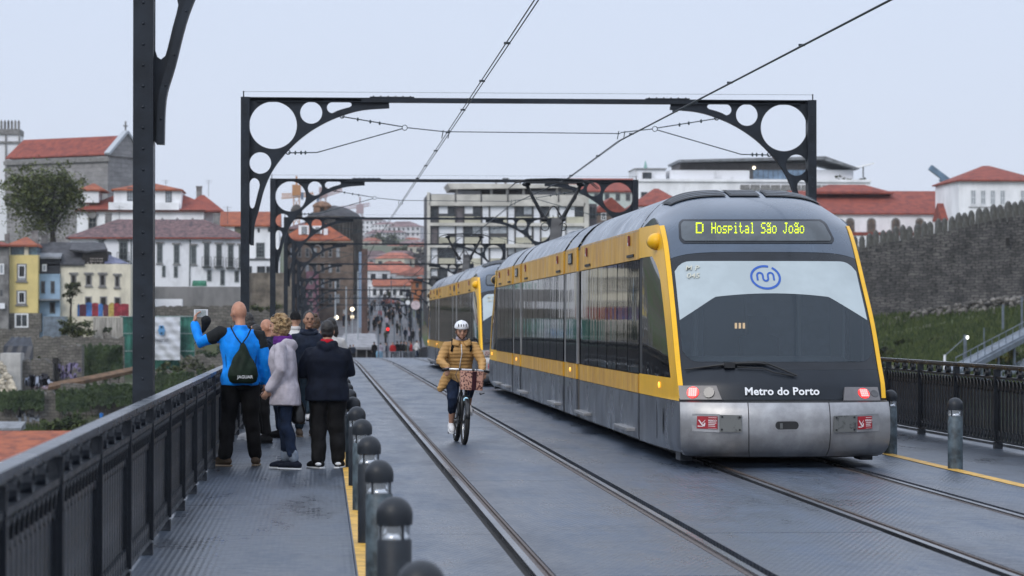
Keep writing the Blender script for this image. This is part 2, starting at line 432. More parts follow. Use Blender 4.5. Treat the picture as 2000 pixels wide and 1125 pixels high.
for nm, x0, x1 in (('left', 0.24, 0.385), ('right', 6.96, 7.10)):
    mb = MB(); long_box(mb, x0, x1, 0.0035, 0.0055, -10, 290)
    tag(mb.build('yellow_line', YELLOW_LINE), 'yellow edge line under the bollards on the %s side' % nm, None, None, 'structure')
mb = MB(); long_box(mb, 9.004, 9.2, -0.3, 0.03)
tag(mb.build('kerb', CONC), 'pale concrete kerb under the right hand railing', None, None, 'structure')
STEEL = mat('polished_rail_steel', (0.20, 0.205, 0.22), rough=0.30, metal=0.9, var=0.25, vscale=2, stretch=(1, 0.2, 1), rvar=0.1)
RUST = mat('rusty_rail_web', (0.075, 0.052, 0.042), rough=0.55, var=0.5, vscale=12, bump=0.3)
for i, x in enumerate(RAILS):
    lab = ['leftmost tram rail nearest the row of bollards', 'second tram rail from the left that passes beside the cyclist', 'third tram rail, running under the left wheels of the near tram', 'rightmost tram rail nearest the right footway'][i]
    inn = 1 if i % 2 == 0 else -1
    t = thing('tram_rail', lab, 'rail', (x, 0, 0), 0, 'four grooved tram rails set in the deck')
    mb = MB(); long_box(mb, -0.101, 0.101, -0.065, -0.05); mb.build('rail_slot', DARK, t)
    mb = MB(); long_box(mb, -0.026, 0.026, -0.05, 0.001); mb.build('rail_head', STEEL, t)
    mb = MB(); a, b = (0.027, 0.072) if inn > 0 else (-0.072, -0.027); long_box(mb, a, b, -0.05, -0.016); mb.build('rail_groove', RUST, t)
    a, b = (0.073, 0.094) if inn > 0 else (-0.094, -0.073); mb = MB(); long_box(mb, a, b, -0.05, -0.001); mb.build('rail_lip', RUST, t)
# ------------------------------------------------------------------ railings
BAY = 2.27
def picket_mesh(name, parent):
    mb = MB()
    mb.box((0, 0, 0.47), (0.012, 0.135, 0.66))                                   # the flat bar
    # scalloped head plate, standing proud on the footway side
    pr = [(-0.085, 0.88), (-0.085, 0.80)] + [(0.085*math.cos(PI+PI*i/6), 0.79+0.045*math.sin(PI+PI*i/6)) for i in range(7)] + [(0.085, 0.80), (0.085, 0.88)]
    a = [mb.bm.verts.new((0.022, y, z)) for y, z in pr]; b = [mb.bm.verts.new((0.008, y, z)) for y, z in pr]
    mb.skin([b, a])
    mb.tube([(0.03, -0.088, 0.80), (0.034, -0.07, 0.86), (0.036, 0, 0.905), (0.034, 0.07, 0.86), (0.03, 0.088, 0.80)], 0.008, 5)
    # leaf at the foot
    pr = [(-0.05, 0.10), (-0.06, 0.17), (-0.035, 0.215), (0, 0.235), (0.035, 0.215), (0.06, 0.17), (0.05, 0.10)]
    a = [mb.bm.verts.new((0.026, y, z)) for y, z in pr]; b = [mb.bm.verts.new((0.008, y, z)) for y, z in pr]
    mb.skin([b, a])
    return mb
def railing(label, X, side, ya, yb, y_first, y_parts):
    t = thing('bridge_railing', label, 'railing', (X, 0, 0), 0, 'iron railings along both bridge edges')
    mb = MB(); long_box(mb, -0.045, 0.05, 1.06, 1.088, ya, yb); long_box(mb, -0.02, 0.02, 1.03, 1.061, ya, yb); mb.build('handrail', IRON_H, t)
    mb = MB(); long_box(mb, -0.03, 0.045, 0.905, 0.935, ya, yb); mb.build('mid_rail', IRON_R, t)
    mb = MB(); long_box(mb, -0.025, 0.035, 0.085, 0.115, ya, yb); mb.build('bottom_rail', IRON_R, t)
    s = side
    post = ringp = None; far = MB()
    nb = int((yb-y_first)/BAY); k0 = -int((y_first-ya)/BAY)
    pick = None; cnt = 0; farp = MB()
    for k in range(k0, nb):
        y = y_first + k*BAY; c = camber(y)
        near = y < y_parts
        if post is None:
            mb = MB(); mb.bx(-0.03, 0.03, -0.028, 0.028, 0.0, 1.03); mb.bx(0.03*s, 0.055*s, -0.02, 0.02, 0.10, 1.03); mb.bx(-0.05, 0.05, -0.06, 0.06, 0.0, 0.085)
            post = mb.build('post', IRON_R, t, loc=(0, y, c))
            mb = MB(); mb.tube([(0, 0.058*math.cos(2*PI*i/14), 0.982+0.047*math.sin(2*PI*i/14)) for i in range(14)], 0.022, 4, closed=True)
            for v in mb.bm.verts: v.co.x *= 1.6
            ringp = mb.build('ring', IRON_R, t, loc=(0, y+BAY/4, c))
        elif near: inst(post, t, (0, y, c))
        else: far.box((0, y, c+0.5), (0.06, 0.06, 1.0))
        for q in (1, 2, 3):
            yy = y+q*BAY/4
            if near and not (k == k0 and q == 1): inst(ringp, t, (0, yy, camber(yy)))
            elif not near: far.box((0, yy, camber(yy)+0.98), (0.09, 0.1, 0.1))
        for q in range(12):
            yy = y+(q+0.5)*BAY/12
            if yy < y_parts and cnt < 300:
                if pick is None:
                    pick = picket_mesh('picket', t).build('picket', IRON_R, t, loc=(0, yy, 0))
                    if s < 0: pick.scale = (-1, 1, 1)
                else:
                    o = inst(pick, t, (0, yy, camber(yy)))
                    if s < 0: o.scale = (-1, 1, 1)
                cnt += 1
            else: farp.box((0, yy, camber(yy)+0.48), (0.02, 0.15, 0.8))
    tag(far.build('far_posts', IRON_R, t), kind='stuff'); tag(farp.build('far_pickets', IRON_R, t), kind='stuff')
    return t
railing('dark iron railing along the left footway, that the man in blue stands against', -1.24, 1, 5.0, 285, 12.7, 66)
railing('dark iron railing along the right edge of the bridge, behind the tram', 8.78, -1, 24.0, 285, 35.0, 72)
# ------------------------------------------------------------------ gantries
GW, GT = 11.09, 5.94
def gpt(x, d, flip):                # d = distance below the top
    return ((GW-x if flip else x), GT-d)
ARCH = [(0.19, 2.83), (0.205, 2.45), (0.281, 2.166), (0.398, 1.724), (0.58, 1.334), (0.866, 0.97), (1.178, 0.684), (1.542, 0.45), (1.932, 0.281), (2.32, 0.177), (2.83, 0.135)]
def spline(P, n=5):
    o = []
    for i in range(len(P)-1):
        p0, p1, p2, p3 = (Vector(P[max(0, i-1)]), Vector(P[i]), Vector(P[i+1]), Vector(P[min(len(P)-1, i+2)]))
        for j in range(n):
            t = j/n; o.append(tuple(0.5*((2*p1)+(p2-p0)*t+(2*p0-5*p1+4*p2-p3)*t*t+(3*p1-p0-3*p2+p3)*t**3)))
    return o+[tuple(P[-1])]
def make_gantry():
    t = thing('gantry', 'x', 'gantry', (-1.54, 22.6, 0), 0, 'iron catenary gantries spanning the tracks')
    for flip in (False, True):
        mb = MB()
        xa, xb = (0.0, 0.165) if not flip else (GW-0.165, GW)
        mb.bx(xa, xb, -0.14, -0.125, -0.6, GT); mb.bx(xa, xb, 0.125, 0.14, -0.6, GT)
        xm = (xa+xb)/2; mb.bx(xm-0.012, xm+0.012, -0.125, 0.125, -0.6, GT)
        for xx in (xa+0.012, xb-0.012): mb.bx(xx-0.011, xx+0.011, -0.123, 0.123, -0.6, GT-0.012)
        p = mb.build('post', IRON, t)
        mb = MB(); z = 0.5
        while z < GT-0.1:
            mb.ell((xm, -0.14, z), (0.013, 0.010, 0.013), nu=8, nv=4); z += 0.171
        tag(mb.build('rivets', IRON, p, smooth=True), kind='stuff')
        ar = spline(ARCH)
        outl = [gpt(x, d, flip) for x, d in ([(0.16, 0.01)] + [(0.16, 2.8)] + ar + [(2.83, 0.01)])]
        def g(pts): return [gpt(x, d, flip) for x, d in pts]
        h1 = g(circ(0.614, 0.533, 0.452, 44)); h2 = g(circ(1.34, 0.289, 0.21, 28)); h3 = g(circ(0.37, 1.256, 0.205, 28))
        s4 = [(1.745+0.105*math.cos(a), 0.19+0.105*math.sin(a)) for a in [PI/2+PI*i/8 for i in range(9)]] + [(2.06, 0.085), (2.10, 0.10), (2.115, 0.14), (2.08, 0.175), (1.93, 0.215), (1.82, 0.255)]
        s5 = [(x_, d_) for x_, d_ in [(0.165, 1.66), (0.18, 1.60), (0.22, 1.555), (0.265, 1.545), (0.31, 1.565), (0.345, 1.61), (0.36, 1.68), (0.345, 1.75), (0.315, 1.86), (0.275, 2.03), (0.255, 2.10), (0.22, 2.13), (0.19, 2.11), (0.17, 2.05)]]
        if True: s4 = s4[::-1]
        pl = curve_mesh('bracket_plate', [outl, h1, h2, h3, g(s4), g(s5)], 0.008, IRON, t)
        mb = MB(); rings = []
        for i, (x, d) in enumerate(ar):
            x2, d2 = ar[min(i+1, len(ar)-1)]; x1, d1 = ar[max(i-1, 0)]
            tx, td = x2-x1, d2-d1; ln = math.hypot(tx, td); nx, nd = -td/ln*0.022, tx/ln*0.022
            if nx*1 + nd*0 < 0: nx, nd = -nx, -nd
            a, b = gpt(x-nx*0.2, d-nd*0.2, flip), gpt(x+nx*2.7, d+nd*2.7, flip)
            rings.append([mb.bm.verts.new(q) for q in ((a[0], -0.075, a[1]), (b[0], -0.075, b[1]), (b[0], 0.075, b[1]), (a[0], 0.075, a[1]))])
        mb.skin(rings); fl = mb.build('bracket_flange', IRON, t)
        mb = MB()
        for i in range(3, len(ar)-2, 4):
            x, d = gpt(*ar[i], flip); mb.ell((x+(0.03 if not flip else -0.03), -0.075, d-0.012), (0.011, 0.009, 0.011), nu=8, nv=4)
        tag(mb.build('rivets', IRON, fl, smooth=True), kind='stuff')
        mb = MB(); xs = sorted((gpt(0.5, 0, flip)[0], gpt(0.5, 0, flip)[0]))
        x0, x1 = sorted((gpt(2.46, 0, flip)[0], gpt(3.31, 0, flip)[0])); mb.bx(x0, x1, -0.085, 0.085, GT+0.002, GT+0.022)
        for i in range(6): mb.lathe([(0.014, 0), (0.014, 0.02), (0.0, 0.026)], ((x0+(x1-x0)*(i+0.5)/6), 0, GT+0.022), 6)
        mb.build('splice_plate', IRON, t)
        # insulator stub on the corner
        x, _ = gpt(0.05, 0, flip); mb = MB(); mb.tube([(x, 0, GT), (x, 0, GT+0.10)], 0.012, 6); mb.ell((x, 0, GT+0.11), (0.018, 0.018, 0.014), nu=8, nv=4); mb.build('insulator', IRON, t)
    mb = MB(); mb.bx(0, GW, -0.08, 0.08, GT-0.016, GT); mb.bx(0.3, GW-0.3, -0.08, 0.08, GT-0.082, GT-0.068); mb.bx(0.2, GW-0.2, -0.008, 0.008, GT-0.068, GT-0.016); mb.bx(2.3, GW-2.3, -0.082, 0.082, GT-0.088, GT-0.018)
    mb.build('beam', IRON, t)
    CAB = mat('span_wire', (0.05, 0.07, 0.08), rough=0.4, metal=0.6)
    for flip in (False, True):
        r = gpt(3.13, 0.567, flip)
        mb = MB(); mb.tube([(r[0]+0.05*math.cos(a*PI/8), 0, r[1]+0.05*math.sin(a*PI/8)) for a in range(16)], 0.008, 5, closed=True)
        a1, a2 = gpt(1.93, 0.36, flip), gpt(0.90, 1.06, flip); k2 = gpt(1.45, 1.05, flip)
        sg = -1 if not flip else 1
        mb.tube([(a1[0], 0, a1[1]), (r[0]+sg*0.05, 0, r[1]+0.02)], 0.011, 5); mb.tube([(a2[0], 0, a2[1]), (k2[0], 0, k2[1]), (r[0]+sg*0.05, 0, r[1]-0.02)], 0.011, 5)
        for p_, q_ in ((a1, r), (a2, k2)):
            for u_ in (0.25, 0.45, 0.6): mb.ell((p_[0]+(q_[0]-p_[0])*u_, 0, p_[1]+(q_[1]-p_[1])*u_), (0.022, 0.022, 0.04), nu=6, nv=4)
            mb.tube([(p_[0]+0.04*math.cos(a*PI/5), 0, p_[1]+0.04*math.sin(a*PI/5)+0.01) for a in range(10)], 0.012, 5, closed=True)
        h = (3.9 if not flip else GW-3.8)
        mb.tube([(r[0]-sg*0.05, 0, r[1]), (h, 0, 5.30)], 0.010, 5)
        for q in (-0.03, 0.09): mb.tube([(h+q, 0, 5.33), (h+q-0.03, 0, 5.17)], 0.010, 5)
        mb.build('span_wire', CAB, t)
    mb = MB(); mb.tube([(3.9, 0, 5.30), (GW-3.8, 0, 5.28)], 0.009, 5); mb.build('cross_wire', CAB, t)
    mb = MB(); mb.tube([(0.05, 0, GT+0.11), (GW-0.05, 0, GT+0.11)], 0.003, 4); mb.build('earth_wire', CAB, t)
    return t
GY = [22.6+29.75*i for i in range(10)]
g0 = make_gantry()
GLAB = ['nearest iron gantry, its left post rising beside the near railing', 'large iron gantry standing over the near tram', 'third gantry, its right corner showing behind the pantograph of the near tram',
        'fourth gantry, in front of the concrete flats', 'fifth gantry, just above the roof of the rear tram', 'sixth gantry, lower against the flats', 'seventh gantry counting from the nearest', 'eighth gantry counting from the nearest', 'ninth gantry counting from the nearest', 'farthest gantry at the city end of the bridge']
for i, y in enumerate(GY):
    c = camber(y)
    if i == 0: g0['label'] = GLAB[0]; g0.location = (-1.54, y, c)
    else: dup(g0, (-1.54, y, c), 0, GLAB[i])
WIRE = mat('copper_contact_wire', (0.035, 0.045, 0.055), rough=0.4, metal=0.5)
def wire_pair(label, pts):
    t = thing('contact_wire', label, 'overhead wire', (0, 0, 0), 0, 'overhead contact wires of the two tracks')
    for dx in (-0.028, 0.028):
        mb = MB(); mb.tube([(p[0]+dx, p[1], p[2]+dx*0.3) for p in pts], 0.0085, 6); mb.build('wire', WIRE, t)
    y = pts[0][1]+4
    while y < 70:
        for a, b in zip(pts, pts[1:]):
            if a[1] <= y <= b[1]:
                k = (y-a[1])/(b[1]-a[1]); p = Vector(a).lerp(Vector(b), k)
                mb = MB(); mb.box(p+Vector((0, 0, 0.012)), (0.085, 0.012, 0.03)); mb.build('spacer_clip', WIRE, t)
        y += 5.4
wl = [(2.36, -2, 5.2), (2.34, 22.6, 5.17)] + [(2.34, y, camber(y)+5.15) for y in GY[1:]]
wire_pair('pair of contact wires over the left track, above the cyclist', wl)
wr = [(6.5, -2, 5.2), (6.35, 22.6, 5.18), (5.73, 52.35, 5.14), (5.62, 62, 4.93), (5.71, 82.1, 5.18), (5.6, 101, 4.86), (5.7, 111.8, 5.1)] + [(5.7, y, camber(y)+5.1) for y in GY[4:]]
wire_pair('pair of contact wires over the right track, touching the pantographs', wr)
# ------------------------------------------------------------------ bollards
BOL = mat('bollard_paint', (0.019, 0.024, 0.031), rough=0.5, spec=0.35, var=0.25, vscale=8, bump=0.12, bscale=120, rvar=0.1, rnd=0.2)
DOME = mat('bollard_dome_paint', (0.017, 0.021, 0.027), rough=0.45, spec=0.35, var=0.2, vscale=10, bump=0.1, bscale=150)
CHROME = mat('bollard_reflector', (0.75, 0.77, 0.8), rough=0.15, metal=1.0)
GLS = mat('bollard_lens', (0.55, 0.6, 0.65), rough=0.1, alpha=0.35)
BOLG = mat('galvanised_bollard_paint', (0.075, 0.105, 0.125), rough=0.5, var=0.6, vscale=7, bump=0.15, bscale=60, detail=9, rnd=0.15)
def make_bollard(label, grp, bm_):
    t = thing('bollard', label, 'bollard', (0, 0, 0), 0, grp)
    mb = MB(); mb.lathe([(0.084, 0), (0.084, 0.585), (0.080, 0.592), (0.05, 0.592)], n=28); mb.build('body', bm_, t, smooth=R(40))
    mb = MB(); mb.lathe([(0.078, 0.593), (0.070, 0.61), (0.038, 0.65), (0.026, 0.675)], n=20); mb.build('reflector', CHROME, t, smooth=True)
    for i in range(4):
        a = PI/4+i*PI/2; mb = MB(); mb.box((0.074*math.cos(a), 0.074*math.sin(a), 0.635), (0.014, 0.014, 0.088), rz=a); mb.build('strut', BOL, t)
    mb = MB(); mb.lathe([(0.079, 0.594), (0.079, 0.676)], n=24); mb.build('lens', GLS, t, smooth=R(40))
    mb = MB(); mb.lathe([(0.087, 0.660), (0.089, 0.672), (0.089, 0.690)] if False else [(0.087, 0.664), (0.089, 0.690)] + [(0.089*math.cos(a*PI/2/8), 0.712+0.088*math.sin(a*PI/2/8)) for a in range(9)], n=28)
    mb.build('dome', DOME, t, smooth=R(50))
    return t
BG = 'lamp bollards between the left footway and the track'
b0 = make_bollard('x', BG, BOL)
words = ['nearest', 'second', 'third', 'fourth', 'fifth', 'sixth', 'seventh', 'eighth', 'ninth', 'tenth', 'eleventh', 'twelfth', 'thirteenth', 'fourteenth', 'fifteenth', 'sixteenth', 'seventeenth', 'eighteenth', 'nineteenth', 'twentieth']
by = [9.75+3.545*i for i in range(20)]
for i, y in enumerate(by):
    lab = ['dark dome topped bollard cut by the bottom edge of the photo, nearest of its row'][0] if i == 0 else '%s dark domed lamp bollard of the left row, counted from the photographer' % words[i]
    if i == 0: b0['label'] = lab; b0.location = (0.355, y, 0)
    else:
        b_ = dup(b0, (0.355, y, 0), random.uniform(-0.3, 0.3), lab.replace('dark domed', 'blue grey domed') if i % 2 == 0 else lab)
        if i % 2 == 0:
            for c_ in b_.children:
                if c_.name.startswith('body'): c_.material_slots[0].link = 'OBJECT'; c_.material_slots[0].material = BOLG
RG = 'scuffed bollards along the right footway'
r0 = make_bollard('scuffed blue grey bollard standing alone right of the tram, nearest on the right', RG, BOLG); r0.location = (7.09, 30.2, 0)
dup(r0, (7.09, 33.7, 0), 0.5, 'darker bollard half hidden by the right corner of the near tram')
# ================================================================== the trams
def proj(p):
    v = Vector(p)-Vector((0, 0, EYE)); k = v.dot(_f)
    return CX+F*v.dot(_r)/k, CY-F*v.dot(_u)/k
T_GREY = mat('tram_blue_grey_paint', (0.052, 0.076, 0.112), rough=0.26, metal=0.2, var=0.12, vscale=2, rvar=0.07, coat=0.5)
T_ROOF = mat('tram_roof_paint', (0.095, 0.12, 0.16), rough=0.3, metal=0.2, var=0.22, vscale=3, rvar=0.12, coat=0.3, bump=0.1, bscale=9)
T_YEL = mat('tram_yellow_paint', (0.82, 0.45, 0.012), rough=0.38, var=0.06, vscale=3, coat=0.08, spec=0.3)
T_YEL2 = mat('tram_stained_yellow_paint', (0.70, 0.40, 0.045), rough=0.4, col2=(0.42, 0.20, 0.025), vscale=2.6, stretch=(1, 1.6, 0.5), coat=0.05, detail=9, rvar=0.1, bump=0.08, bscale=6, lo=0.30, hi=0.66, spec=0.3)
T_SILV = mat('tram_bumper_silver', (0.35, 0.35, 0.355), rough=0.40, metal=0.7, var=0.22, vscale=3, rvar=0.1, detail=9)
T_SKIRT = mat('tram_skirt_grey', (0.105, 0.12, 0.145), rough=0.33, metal=0.35, var=0.35, vscale=2.2, rvar=0.12, stretch=(1, 1, 0.6), detail=9)
T_BLK = mat('tram_black_gloss', (0.012, 0.015, 0.020), rough=0.2, spec=0.35, var=0.2, vscale=4)
T_RUB = mat('tram_rubber', (0.012, 0.013, 0.014), rough=0.6, var=0.2, vscale=8)
T_PANEL = mat('tram_apron_charcoal', (0.013, 0.018, 0.026), rough=0.38, spec=0.3, var=0.12, vscale=3, rvar=0.06)
T_GLASS = mat('tram_side_glass', (0.005, 0.006, 0.008), rough=0.03, var=0.3, vscale=1.5, spec=0.42, bump=0.22, bscale=1.1, stretch=(1, 1.1, 0.25))
T_WIND = mat('tram_windscreen_glass', (0.026, 0.040, 0.054), rough=0.06, var=0.4, vscale=1.1, spec=0.4, stretch=(1.6, 1, 0.7))
T_FILM = mat('tram_sun_band_film', (0.37, 0.425, 0.44), rough=0.3, var=0.08, vscale=2, coat=0.15)
T_AMB = mat('amber_lamp', (0.8, 0.35, 0.03), rough=0.3, emit=(1.0, 0.42, 0.05), estr=1.6)
T_WARM = mat('warm_interior_lamp', (0.9, 0.6, 0.3), rough=0.3, emit=(1.0, 0.66, 0.34), estr=1.3)
T_RED = mat('red_tail_lamp', (0.9, 0.05, 0.04), rough=0.3, emit=(1.0, 0.008, 0.008), estr=1.4)
T_REDC = mat('red_tail_lamp_core', (1.0, 0.6, 0.55), rough=0.3, emit=(1.0, 0.02, 0.015), estr=2.2)
T_LAMP = mat('lamp_housing_clear', (0.13, 0.125, 0.13), rough=0.3, var=0.1, vscale=9, spec=0.4); T_LAMP2 = mat('clear_lamp_lens', (0.07, 0.07, 0.075), rough=0.12, var=0.2, vscale=20)
T_LED = mat('led_dots', (0.75, 0.85, 0.02), rough=0.4, emit=(0.62, 0.86, 0.0), estr=1.1)
T_DISP = mat('display_glass', (0.075, 0.088, 0.098), rough=0.10, var=0.3, vscale=2)
T_BLUE = mat('logo_blue', (0.008, 0.075, 0.36), rough=0.35)
T_WHITE = mat('white_lettering', (0.80, 0.81, 0.82), rough=0.4)
T_STICK = mat('red_sticker', (0.33, 0.012, 0.022), rough=0.35, var=0.15, vscale=20)
T_PLATE = mat('scratched_cover_plate', (0.14, 0.145, 0.14), rough=0.42, metal=0.4, col2=(0.06, 0.062, 0.062), vscale=14, lo=0.36, hi=0.46)
def see_through(name, tint, gl_rough, opac, body):
    m = bpy.data.materials.new(name); m.use_nodes = True; n = m.node_tree.nodes; l = m.node_tree.links.new; b = n['Principled BSDF']; o = n['Material Output']
    b.inputs['Base Color'].default_value = (*body, 1); b.inputs['Roughness'].default_value = gl_rough
    tr = n.new('ShaderNodeBsdfTransparent'); tr.inputs['Color'].default_value = (*tint, 1); mx = n.new('ShaderNodeMixShader'); mx.inputs[0].default_value = opac
    l(tr.outputs[0], mx.inputs[1]); l(b.outputs[0], mx.inputs[2]); l(mx.outputs[0], o.inputs['Surface']); return m
T_WIND = see_through('tram_windscreen_glass_clear', (0.80, 0.88, 0.94), 0.05, 0.50, (0.050, 0.068, 0.086))
T_CABW = mat('cab_partition_grey', (0.34, 0.38, 0.42), rough=0.6, var=0.15); T_CABL = mat('cab_lining_pale', (0.66, 0.69, 0.72), rough=0.5); T_CABD = mat('cab_dark_plastic', (0.07, 0.08, 0.09), rough=0.5, var=0.2)
TLEN, TX, TY = 35.9, 5.245, 30.35
ROWS = [(.13,.14,1.12,.30,0),(.20,.055,1.18,.28,0),(.30,.012,1.195,.28,0),(.42,0,1.2,.28,0),(.56,.008,1.2,.28,0),(.66,.035,1.2,.28,0),(.74,.085,1.195,.27,0),(.76,.28,1.185,.20,0),(.93,.34,1.19,.22,0),(1.14,.48,1.19,.26,0),(1.65,.90,1.185,.24,0),
        (2.15,1.38,1.17,.26,0),(2.37,1.58,1.165,.29,0),(2.6,1.78,1.16,.36,0),(2.8,1.96,1.16,.5,0.01),(2.95,2.17,1.155,.62,.07),(3.08,2.5,1.16,.6,.16),(3.20,3.0,1.18,.4,.31),(3.275,3.45,1.22,.15,.445),(3.30,3.75,1.245,0,.5)]
def row(z):
    if z <= ROWS[0][0]: return ROWS[0]
    for i in range(len(ROWS)-1):
        a, b = ROWS[i], ROWS[i+1]
        if z <= b[0]:
            k = (z-a[0])/(b[0]-a[0])
            if i >= 8 and 0 < i < len(ROWS)-2:
                p, n = ROWS[i-1], ROWS[i+2]; o = [z]
                for q in range(1, 5):
                    m0 = (b[q]-p[q])/(b[0]-p[0])*(b[0]-a[0]); m1 = (n[q]-a[q])/(n[0]-a[0])*(b[0]-a[0])
                    o.append((2*k**3-3*k*k+1)*a[q]+(k**3-2*k*k+k)*m0+(-2*k**3+3*k*k)*b[q]+(k**3-k*k)*m1)
                return o
            return [a[q]+(b[q]-a[q])*k for q in range(5)]
    return ROWS[-1]
def S(s, z, off=0.0):
    _, yc, wd, c, dz = row(z); a = abs(s)
    p = Vector((wd*s, yc+c*a**3, z-dz*a**4.6))
    if off:
        q = 1e-3
        n = (Sx(s+q, z)-Sx(s-q, z)).cross(Sx(s, z+q)-Sx(s, z-q))
        if n.length > 0: p += n.normalized()*off
    return p
def Sx(s, z):
    _, yc, wd, c, dz = row(z); a = abs(s); return Vector((wd*s, yc+c*a**3, z-dz*a**4.6))
def hit(px, py):
    """the point of the tram's end face seen at a photo pixel, as (s, z)"""
    s, z = 0.0, 1.65-(py-628)*31.5/F
    z = min(3.2, max(0.15, z))
    for _ in range(30):
        base = Vector((TX, TY, 0)); x0, y0 = proj(base+Sx(s, z)); xs, ys = proj(base+Sx(s+1e-3, z)); xz, yz = proj(base+Sx(s, z+1e-3))
        a, b, c, d = (xs-x0)/1e-3, (xz-x0)/1e-3, (ys-y0)/1e-3, (yz-y0)/1e-3; det = a*d-b*c
        ex, ey = px-x0, py-y0
        s += max(-.2, min(.2, 0.8*(d*ex-b*ey)/det)); z += max(-.2, min(.2, 0.8*(-c*ex+a*ey)/det))
        s = max(-1, min(1, s)); z = max(.14, min(3.29, z))
    return s, z
def patch(name, m, parent, s0, s1, lo, hi, off=0.0, n=24, k=10, thick=0.012, smooth=True):
    mb = MB(); rows = []
    for j in range(k+1):
        r = []
        for i in range(n+1):
            s = s0+(s1-s0)*i/n
            a = lo(s) if callable(lo) else lo; b = hi(s) if callable(hi) else hi
            r.append(S(s, a+(b-a)*j/k, off))
        rows.append(r)
    mb.grid(rows)
    if thick:
        back = [[p.copy() for p in r] for r in rows]
        edge = [rows[0][i] for i in range(n+1)] + [rows[j][n] for j in range(1, k+1)] + [rows[k][i] for i in range(n-1, -1, -1)] + [rows[j][0] for j in range(k-1, 0, -1)]
        for i in range(len(edge)):
            a, b = edge[i], edge[(i+1) % len(edge)]; d = Vector((0, thick, 0))
            mb.face([a, b, b+d, a+d])
    bmesh.ops.remove_doubles(mb.bm, verts=mb.bm.verts, dist=1e-5)
    return mb.build(name, m, parent, smooth=R(35) if smooth else False)
def px_patch(name, m, parent, poly, off=0.004, n=1):
    """a flat-print polygon given in photo pixels, laid on the end face"""
    mb = MB(); mb.face([S(*hit(x, y), off) for x, y in poly]); return mb.build(name, m, parent)
def ribbon(name, m, parent, pts, wd, off=0.005, closed=False):
    """a stroke of constant width laid on the end face; pts are (s, z)"""
    mb = MB(); L_, R_ = [], []; n = len(pts)
    for i in range(n):
        a = pts[i-1] if (closed or i) else pts[i]; b = pts[(i+1) % n] if (closed or i < n-1) else pts[i]
        tx, tz = (b[0]-a[0])*1.17, b[1]-a[1]; ln = math.hypot(tx, tz) or 1; nx, nz = -tz/ln*wd/2/1.17, tx/ln*wd/2
        L_.append(S(pts[i][0]+nx, pts[i][1]+nz, off)); R_.append(S(pts[i][0]-nx, pts[i][1]-nz, off))
    for i in range(n if closed else n-1):
        j = (i+1) % n; mb.face([L_[i], L_[j], R_[j], R_[i]])
    return mb.build(name, m, parent)
FONT = {'D': '11110 10001 10001 10001 10001 10001 11110', 'H': '10001 10001 10001 11111 10001 10001 10001', 'o': '00000 00000 01110 10001 10001 10001 01110', 's': '00000 00000 01111 10000 01110 00001 11110',
        'p': '00000 00000 11110 10001 11110 10000 10000', 'i': '00100 00000 01100 00100 00100 00100 01110', 't': '01000 01000 11100 01000 01000 01001 00110', 'a': '00000 00000 01110 00001 01111 10001 01111',
        'l': '01100 00100 00100 00100 00100 00100 01110', 'S': '01111 10000 10000 01110 00001 00001 11110', 'ã': '01101 10010 01110 00001 01111 10001 01111', 'J': '00111 00010 00010 00010 00010 10010 01100', ' ': ' '.join(['00000']*7)}
def cubicw(f0): return f0
